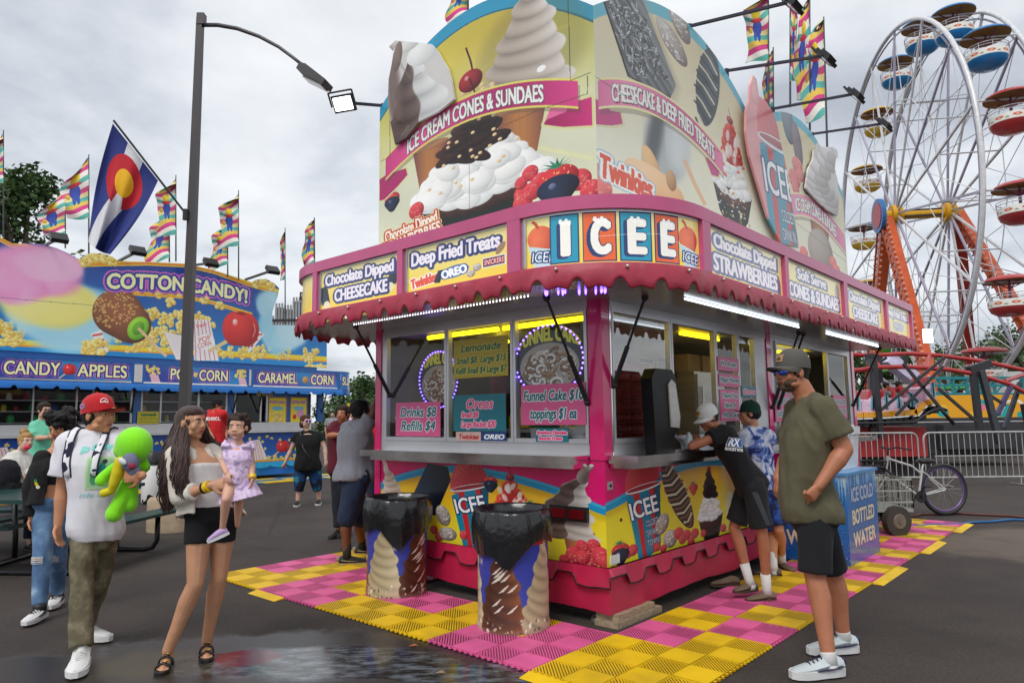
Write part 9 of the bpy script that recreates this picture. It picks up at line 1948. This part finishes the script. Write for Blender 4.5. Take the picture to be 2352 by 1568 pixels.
    o=thing('plush_toy','small grey and yellow plush toy with round spiral eye pressed against the green one','plush toy',q(270,1090,-.1)); m=MB(); m.ell(q(300,1062,-.10),.050,.045,.062,X=nrm(V3(1,0,.3)),Y=V3(0,1,0),Z=nrm(V3(-.3,0,1)),n=16,m=12); m.ell(q(308,1082,-.09),.04,.035,.04,n=14,m=10); part('plush_head',remesh(m,.006,org(o),'plush_head',2),M('plush_grey','6C7088',.9,bump=.3,bs=140),o)
    m=MB(); seg(m,[q(276,1060,-.08),q(270,1085,-.09),q(262,1110,-.09),q(256,1128,-.08)],[.034,.036,.03,.022]); seg(m,[q(258,1126,-.08),q(238,1132,-.09)],[.022,.026]); part('plush_body',remesh(m,.007,org(o),'plush_body',2),M('plush_yellow','CFC016',.9,bump=.3,bs=140),o)
    m=MB(); m.ell(q(281,1059,-.15),.028,.012,.020,X=nrm(V3(1,0,-.4)),n=14,m=8); e=part('plush_eye',m,wsole,o,smooth=True); m=MB(); m.ell(q(303,1070,-.155),.022,.012,.020,n=14,m=8); part('plush_cheek',m,M('plush_maroon','8A2038',.8),o,smooth=True)
def girl_jeans():
    b=Body('girl with dark curly hair looking down, in open black jacket, crop top and ripped jeans','person',5.75,
     dict(head=(140,982,.0),sh_a=(98,1052,-.06),sh_b=(158,1050,.12),el_a=(72,1122,-.06),wr_a=(72,1190,-.08),el_b=(170,1120,.12),wr_b=(172,1180,.05),
      hip_a=(106,1158,-.02),hip_b=(140,1156,.06),kn_a=(96,1284,-.12),an_a=(92,1386,-.16),kn_b=(132,1280,.10),an_b=(133,1354,.28),mid=(122,1104,0)),
     face=V3(-.15,-.85,-.5),up=V3(0,-.45,1),sc=.93,vox=.0075,skin='warm',fem=True,build=(.98,1,0),tface=V3(-.1,-1,0))
    b.p['an_a'][2]=.10;b.p['an_b'][2]=.10
    b.base(curl=(.8,.4),hd=dict(a=V3(.15,-.1,-1)),pn=dict(a=V3(1,0,0)),armr=.9,legr=1.0); b.face()
    b.garment('crop_top',cloth('black_top','0C0C0E',.2),torso=(.42,.80),pad=.010,wr=.003,vox=.010)
    rs=b.torso_rings(.03,.0,1.0,n=24,flare=.05); m=MB()
    fr=[k for k in range(24) if not (3<=k<=8)] 
    for seg_ in([k%24 for k in range(8,28)],):
        outer=[[r_[k] for k in seg_] for r_ in rs]; cen=[np.mean(np.array(r_),axis=0) for r_ in rs]; inner=[[q+(cen[i]-q)*.10 for q in row] for i,row in enumerate(outer)]; O_=[[m.av(q) for q in row] for row in outer];I_=[[m.av(q) for q in row] for row in inner]; w_=len(seg_)
        for i in range(len(O_)-1):
            for k in range(w_-1): m.face((O_[i][k],O_[i][k+1],O_[i+1][k+1],O_[i+1][k])); m.face((I_[i][k],I_[i+1][k],I_[i+1][k+1],I_[i][k+1]))
            m.face((O_[i][0],O_[i+1][0],I_[i+1][0],I_[i][0])); m.face((O_[i][-1],I_[i][-1],I_[i+1][-1],O_[i+1][-1]))
        for k in range(w_-1): m.face((O_[0][k],I_[0][k],I_[0][k+1],O_[0][k+1])); m.face((O_[-1][k],O_[-1][k+1],I_[-1][k+1],I_[-1][k]))
    p=b.p
    for q in 'ab':
        a,bb,c=p['sh_'+q],p['el_'+q],p['wr_'+q]; seg(m,[a,lerp(a,bb,.5),bb],[.068,.070,.068]); m.tube([bb,lerp(bb,c,.5),lerp(bb,c,.92)],[.066,.066,.056],14)
    jk=part('jacket',remesh(m,.010,b.o,'jacket',1,.010,8,5),cloth('black_jacket','111113',.2,.3),b.t)
    c=Canvas('jacket_patch',.08,.12,400,'111113',alpha=True); c.ell(.04,.06,.014,.03,'D8C01E',rot=.6); c.ell(.03,.09,.014,.012,'2A8A3A'); c.ell(.05,.04,.018,.012,'E8E8D8'); decal(b.t,jk,P(86,1112,5.6),V3(1,0,0),UP,V3(0,1,0),.08,.12,c,n=6)
    jn=pattern('ripped_denim',['3A5878','4C6C92','6484A8','9AB0C8'],[0,.42,.56,.70],sc=7,detail=4,interp='LINEAR'); b.garment('jeans',jn,torso=(-.24,.14),legs=1.93,pad=.010,lpad=.008,wr=.007,vox=.010,hem_r=.058)
    rp=SK['warm']; 
    for q in 'ab':
        kn=b.p['kn_'+q]; m=MB(); m.ell(kn+V3(0,-.052,.01),.036,.020,.020,n=14,m=8); part('knee_hole',m,rp,b.t,smooth=True); m=MB()
        for j in range(7): m.tube([kn+V3(-.045,-.056,-.02+.008*j),kn+V3(0,-.078,-.022+.008*j+.004*(j%2)),kn+V3(.045,-.056,-.02+.008*j)],.0022,4)
        part('loose_threads',m,wsock,b.t,stuff=True)
    hm=M('hair_black_curl','120D0C',.75,var=.4,sc=30,bump=.7,bs=90)
    def cur(m):
        R=random.Random(8)
        for i in range(110):
            a=R.uniform(0,6.28);z=R.uniform(-.08,.14)
            if math.sin(a)>.3 and z<.06: continue
            q=b.hp(math.cos(a)*R.uniform(.08,.12),-.02+math.sin(a)*R.uniform(.07,.11),z); m.ell(q,R.uniform(.016,.032),n=8,m=6)
    b.hair(hm,r_=(.092,.100,.105),c=(0,-.022,.045),wr=.010,wsc=30,extra=cur,vox=.008)
    bw=M('shoe_black_panel',(.015,.015,.02),.5)
    for q,d in(('a',V3(.1,-1,0)),('b',V3(.3,-1,0))): b.shoe(q,d,wsole,wsole,high=.045,L=.275,accent=bw,lace=bw,chunk=.03); m=MB(); an=b.p['an_'+q]; m.tube([an-UP*.02,an+UP*.035],[.046,.050],14); dd=nrm(d*V3(1,1,0)); m.ell(an+dd*.035-UP*.035,.030,.04,.03,n=12,m=8); part('shoe_collar',m,bw,b.t,smooth=True)
def simple(lab,Y,J,face,skin,sc,shirt,legsm,leglen,hairm,sleeve=.7,vox=.014,cap=None,build=(1,1,0),fem=False,shoe='1C1A18',group=None,tface=None,tor=(-.1,1.04),legs=True,hs=1.,leg_r=1.):
    b=Body(lab,'person',Y,J,face,sc=sc,vox=vox,skin=skin,build=build,fem=fem,group=group,tface=tface,hs=hs)
    if legs and 'an_a' in b.p and leglen is not None:
        for q in 'ab': b.p['an_'+q][2]=.09
    b.base(legs='kn_a' in J,legr=leg_r)
    b.face()
    b.garment('shirt',shirt,torso=tor,sleeve=sleeve,pad=.022,wr=.010,vox=vox,sl_r=1.35,flare=.03)
    if leglen: b.garment('trousers' if leglen>1.5 else 'shorts',legsm,torso=(-.24,.10),legs=leglen,pad=.016,lpad=.018,wr=.008,vox=vox)
    if hairm is not None: b.hair(hairm,vox=.010)
    if cap is not None: b.cap(cap,brim=.075)
    if leglen is not None and 'an_a' in b.p:
        for q in 'ab': b.shoe(q,b.tf if b.tf is not None else b.f,M('shoe_'+shoe,shoe,.6),wsole if shoe!='1C1A18' else bsole)
    return b
def others():
    br=M('hair_brown','2A1A12',.8,bump=.4,bs=160); bk=M('hair_black','0C0908',.7,bump=.4,bs=160); bl=M('hair_blonde','A8824E',.7,var=.3,bump=.4,bs=120)
    b=simple('teenage boy with glasses in mint green t-shirt standing behind the picnic table',10.,dict(head=(102,943),sh_a=(80,978,-.05),sh_b=(113,975,.12),el_a=(84,1006,-.1),wr_a=(112,1004,-.22),el_b=(118,1003,.1),wr_b=(122,1004,-.15),hip_a=(90,1062,0),hip_b=(108,1062,.05),kn_a=(90,1135,0),kn_b=(108,1135,.05),an_a=(90,1200,0),an_b=(108,1200,.05)),V3(.85,-.5,-.1),'light',1.02,cloth('mint','6FC8A8',.05),cloth('dark_trousers','1C2028'),1.9,br)
    m=MB(); m.tube([b.hp(-.05,.085,.012),b.hp(0,.096,.012),b.hp(.05,.085,.012)],.005,6); part('glasses',m,mt_black,b.t)
    b=simple('woman with blonde bun in white hoodie sitting at the left picnic table',8.7,dict(head=(60,1014),sh_a=(28,1048,-.03),sh_b=(60,1050,.1),el_a=(20,1085,-.05),wr_a=(50,1092,-.25),el_b=(66,1085,.1),wr_b=(78,1088,-.15),hip_a=(28,1128,0),hip_b=(46,1128,.1),kn_a=(70,1128,-.1),kn_b=(80,1128,.1),an_a=(72,1205,-.1),an_b=(82,1205,.1)),V3(.8,-.45,-.2),'pale',.95,cloth('white_hoodie','CFCCC6',.05),cloth('navy_jeans','1A2438'),1.9,bl,sleeve=1.9,fem=True,build=(1.1,1.2,.02))
    m=MB(); m.ell(b.hp(0,-.06,.12),.055,.05,.05,n=12,m=8); part('hair_bun',remesh(m,.01,b.o,'hair_bun',1,.012,30),bl,b.t); m=MB(); m.ell(b.hp(.03,.09,-.075),.035,.03,.03,n=12,m=8); part('face_mask',m,M('pink_mask','D8184E',.7),b.t,smooth=True)
    m=MB(); m.ell(P(15,1092,8.2),.16,.14,.19,n=16,m=12); m.box(*(lambda c:(c[0]-.14,c[0]+.14,c[1]-.1,c[1]+.1,c[2]-.12,c[2]+.0))(P(15,1110,8.2))); solo('black_bag',remesh(m,.015,P(15,1092,8.2),'black_bag',2,.01),cloth('black_nylon','0E0E16',.2),'rounded black bag leaning on the left picnic table in front of the white hoodie','bag',P(15,1092,8.2))
    b=simple('man in black cap and red t-shirt with a black sling strap, seen from behind',14.5,dict(head=(500,930),sh_a=(478,950,.15),sh_b=(513,950,-.12),el_a=(474,980,-.1),wr_a=(488,1000,-.2),el_b=(520,980,.1),wr_b=(520,1000,-.05),hip_a=(488,1035,.06),hip_b=(508,1035,-.04),kn_a=(488,1085,0),kn_b=(508,1085,.05),an_a=(488,1120,0),an_b=(508,1120,.05)),V3(.9,.25,0),'tan',1.05,cloth('red_tee','C8141C',.06),cloth('dark_trousers','1C2028'),1.9,bk,cap=cloth('black_cap','0C0C10',.1),tface=V3(.7,.75,0),build=(1.1,1.15,.03))
    m=MB(); s=b.p; m.tube([s['sh_a']+V3(-.02,-.08,.07),lerp(s['sh_a'],s['hip_b'],.35)+V3(0,-.19,0),lerp(s['sh_a'],s['hip_b'],.75)+V3(.02,-.18,0),s['hip_b']+V3(.12,-.05,.1)],.035,6,flat=.4); part('sling_strap',m,mt_black,b.t,smooth=True)
    sh=[x for x in b.t.children if x.name.startswith('shirt')][0]; c=Canvas('red_tee_print',.36,.12,200,'C8141C',alpha=True); c.text('SCHOOL',.18,.03,.06,'F2ECEA',w=.32,bold=.004); decal(b.t,sh,lerp(s['sh_a'],s['sh_b'],.5)-UP*.10-V3(0,.2,0),V3(1,.1,0),UP,V3(0,1,0),.36,.12,c,n=8)
    b=simple('woman with violet sunglasses in black t-shirt and teal patterned capri leggings crossing the asphalt',12.9,dict(head=(702,968),sh_a=(683,1000,0),sh_b=(733,1000,.06),el_a=(668,1034,0),wr_a=(656,1060,-.05),el_b=(746,1030,.05),wr_b=(748,1056,0),hip_a=(693,1072,0),hip_b=(721,1072,.05),kn_a=(688,1112,-.05),kn_b=(727,1110,.05),an_a=(684,1148,-.05),an_b=(733,1144,.12)),V3(.75,-.65,.0),'pale',1.02,cloth('black_tee2','0D0D10',.1),pattern('teal_leggings',['0C1224','123A6A','1A7A86'],[0,.48,.58],sc=4,bump=.05),1.42,M('hair_red_brown','4A2418',.7,bump=.4),sleeve=.45,build=(1.28,1.45,.05),fem=True,tface=V3(.15,-1,0),leg_r=1.2,shoe='1A1412')
    m=MB(); [m.ell(b.hp(q*.062,-.035,-.05),.035,.05,.07,X=b.x,Y=b.f,Z=b.u,n=12,m=8) for q in(-1,1)]; m.ell(b.hp(0,-.06,-.04),.07,.05,.08,X=b.x,Y=b.f,Z=b.u,n=12,m=8); part('hair_back',remesh(m,.012,b.o,'hair_back',1,.01,20),MC['hair_red_brown'],b.t)
    m=MB(); [m.ell(b.hp(q*.034,.090,.008),.030,.010,.022,X=b.x,Y=b.f,Z=b.u,n=12,m=8) for q in(-1,1)]; part('sunglasses',m,M('mirror_violet',(.16,.03,.7),.06,metal=.9,coat=1),b.t,smooth=True)
    m=MB(); s=b.p; m.tube([s['sh_a']+V3(.06,-.04,.08),lerp(s['sh_a'],s['hip_b'],.35)+V3(.06,-.23,0),lerp(s['sh_a'],s['hip_b'],.8)+V3(.06,-.25,.04)],.010,6); part('bag_strap',m,M('strap_grey','4A4A4C',.6),b.t,smooth=True)
    simple('man in maroon shirt queuing behind the man in the grey polo',9.4,dict(head=(788,952),sh_a=(770,980,-.05),sh_b=(802,978,.1),el_a=(757,1000,-.1),wr_a=(782,998,-.3),el_b=(812,1010,.1),wr_b=(812,1040,0),hip_a=(778,1078,0),hip_b=(796,1078,.05),kn_a=(778,1150,0),kn_b=(796,1150,.05),an_a=(778,1210,0),an_b=(796,1210,.05)),V3(-.25,-.95,0),'tan',1.05,cloth('maroon','5A1424',.08),cloth('dark_trousers','1C2028'),1.9,br,build=(1.05,1.1,.02))
    simple('person in red t-shirt half hidden behind the left end of the pink stand',8.9,dict(head=(862,950),sh_a=(848,985,0),sh_b=(884,985,.05),el_a=(843,1012,-.05),wr_a=(852,1035,-.1),el_b=(890,1015,.05),wr_b=(890,1040,0),hip_a=(858,1080,0),hip_b=(876,1080,.05),kn_a=(858,1150,0),kn_b=(876,1150,.05),an_a=(858,1215,0),an_b=(876,1215,.05)),V3(.4,.9,0),'tan',1.0,cloth('red_tee','C8141C',.06),cloth('navy_jeans','1A2438'),1.9,bk)
    for i,(u,Y,cc,lab) in enumerate(((808,26,'D8B0C0','far off person in pale pink shirt beside the blue stand'),(764,24,'8A8A92','far off person in grey shirt behind the maroon shirt'),(2008,24,'3A5A8A','person in blue shirt standing beyond the coaster station'))):
        f=1610/Y; top=(P(u,960,Y)*0)[0]; y0=lambda z:(lambda q:q)(957-(z-1.5)*f); q=lambda du,z:(u+du*f,y0(z)+(1176-u)*.0112*0)
        J=dict(head=q(0,1.58),sh_a=q(-.18,1.38),sh_b=q(.18,1.38),el_a=q(-.24,1.1),wr_a=q(-.22,.86),el_b=q(.24,1.1),wr_b=q(.22,.86),hip_a=q(-.09,.9),hip_b=q(.09,.9),kn_a=q(-.1,.5),kn_b=q(.1,.5),an_a=q(-.1,.09),an_b=q(.1,.09))
        simple(lab,Y,J,V3(.2,-1,0),'light',.98,cloth('far%d'%i,cc),cloth('navy_jeans','1A2438'),1.9,br,vox=.02)
    for i,k in enumerate((3,4,5)):
        c=SEATS[k]; 
        b=Body(('rider with dark hair in a black top in the coaster train, leftmost of the three','rider in grey top in the middle of the coaster train','rider in cream top nearest the climbing end of the coaster train')[i],'person',c[1],dict(hip_a=(1,1),hip_b=(1,1)),V3(1,-.1,0),sc=.95,vox=.016,skin='tan',fem=True) if False else None
        Bd=Body.__new__(Body); Bd.Y=c[1];Bd.s=.72;Bd.v=.014;Bd.hs=.8;Bd.f=nrm(V3(1,-.25,-.1));Bd.u=UP;Bd.x=np.cross(Bd.f,UP);Bd.tf=nrm(V3(1,-.1,0));Bd.build=(1,1,0);Bd.fem=False;Bd.skin=SK['tan'];Bd.m=MB()
        x=V3(0,-1,0); o=c-UP*.1; Bd.p=dict(hip_a=o-x*.09,hip_b=o+x*.09,sh_a=o-x*.17+UP*.36+V3(.06,0,0),sh_b=o+x*.17+UP*.36+V3(.06,0,0),el_a=o-x*.2+UP*.25+V3(.22,0,0),wr_a=o-x*.15+UP*.25+V3(.42,0,0),el_b=o+x*.2+UP*.25+V3(.22,0,0),wr_b=o+x*.15+UP*.25+V3(.42,0,0),head=o+UP*.54+V3(.10,0,0))
        Bd.o=o;Bd.t=thing('person',('rider with dark hair in black top in the coaster train, leftmost of three','rider in grey top in the middle of the coaster train','rider in cream top nearest the climbing end of the coaster train')[i],'person',o)
        Bd.base(legs=False); Bd.garment('shirt',cloth('rider%d'%i,('101014','707078','C8B890')[i]),torso=(-.1,1.03),sleeve=.8,vox=.018); Bd.hair(bk,vox=.012)
''')
for fn in(man_olive,boy_black,boy_camo,man_grey,woman_long,toddler,boy_red,girl_jeans,others): fn()
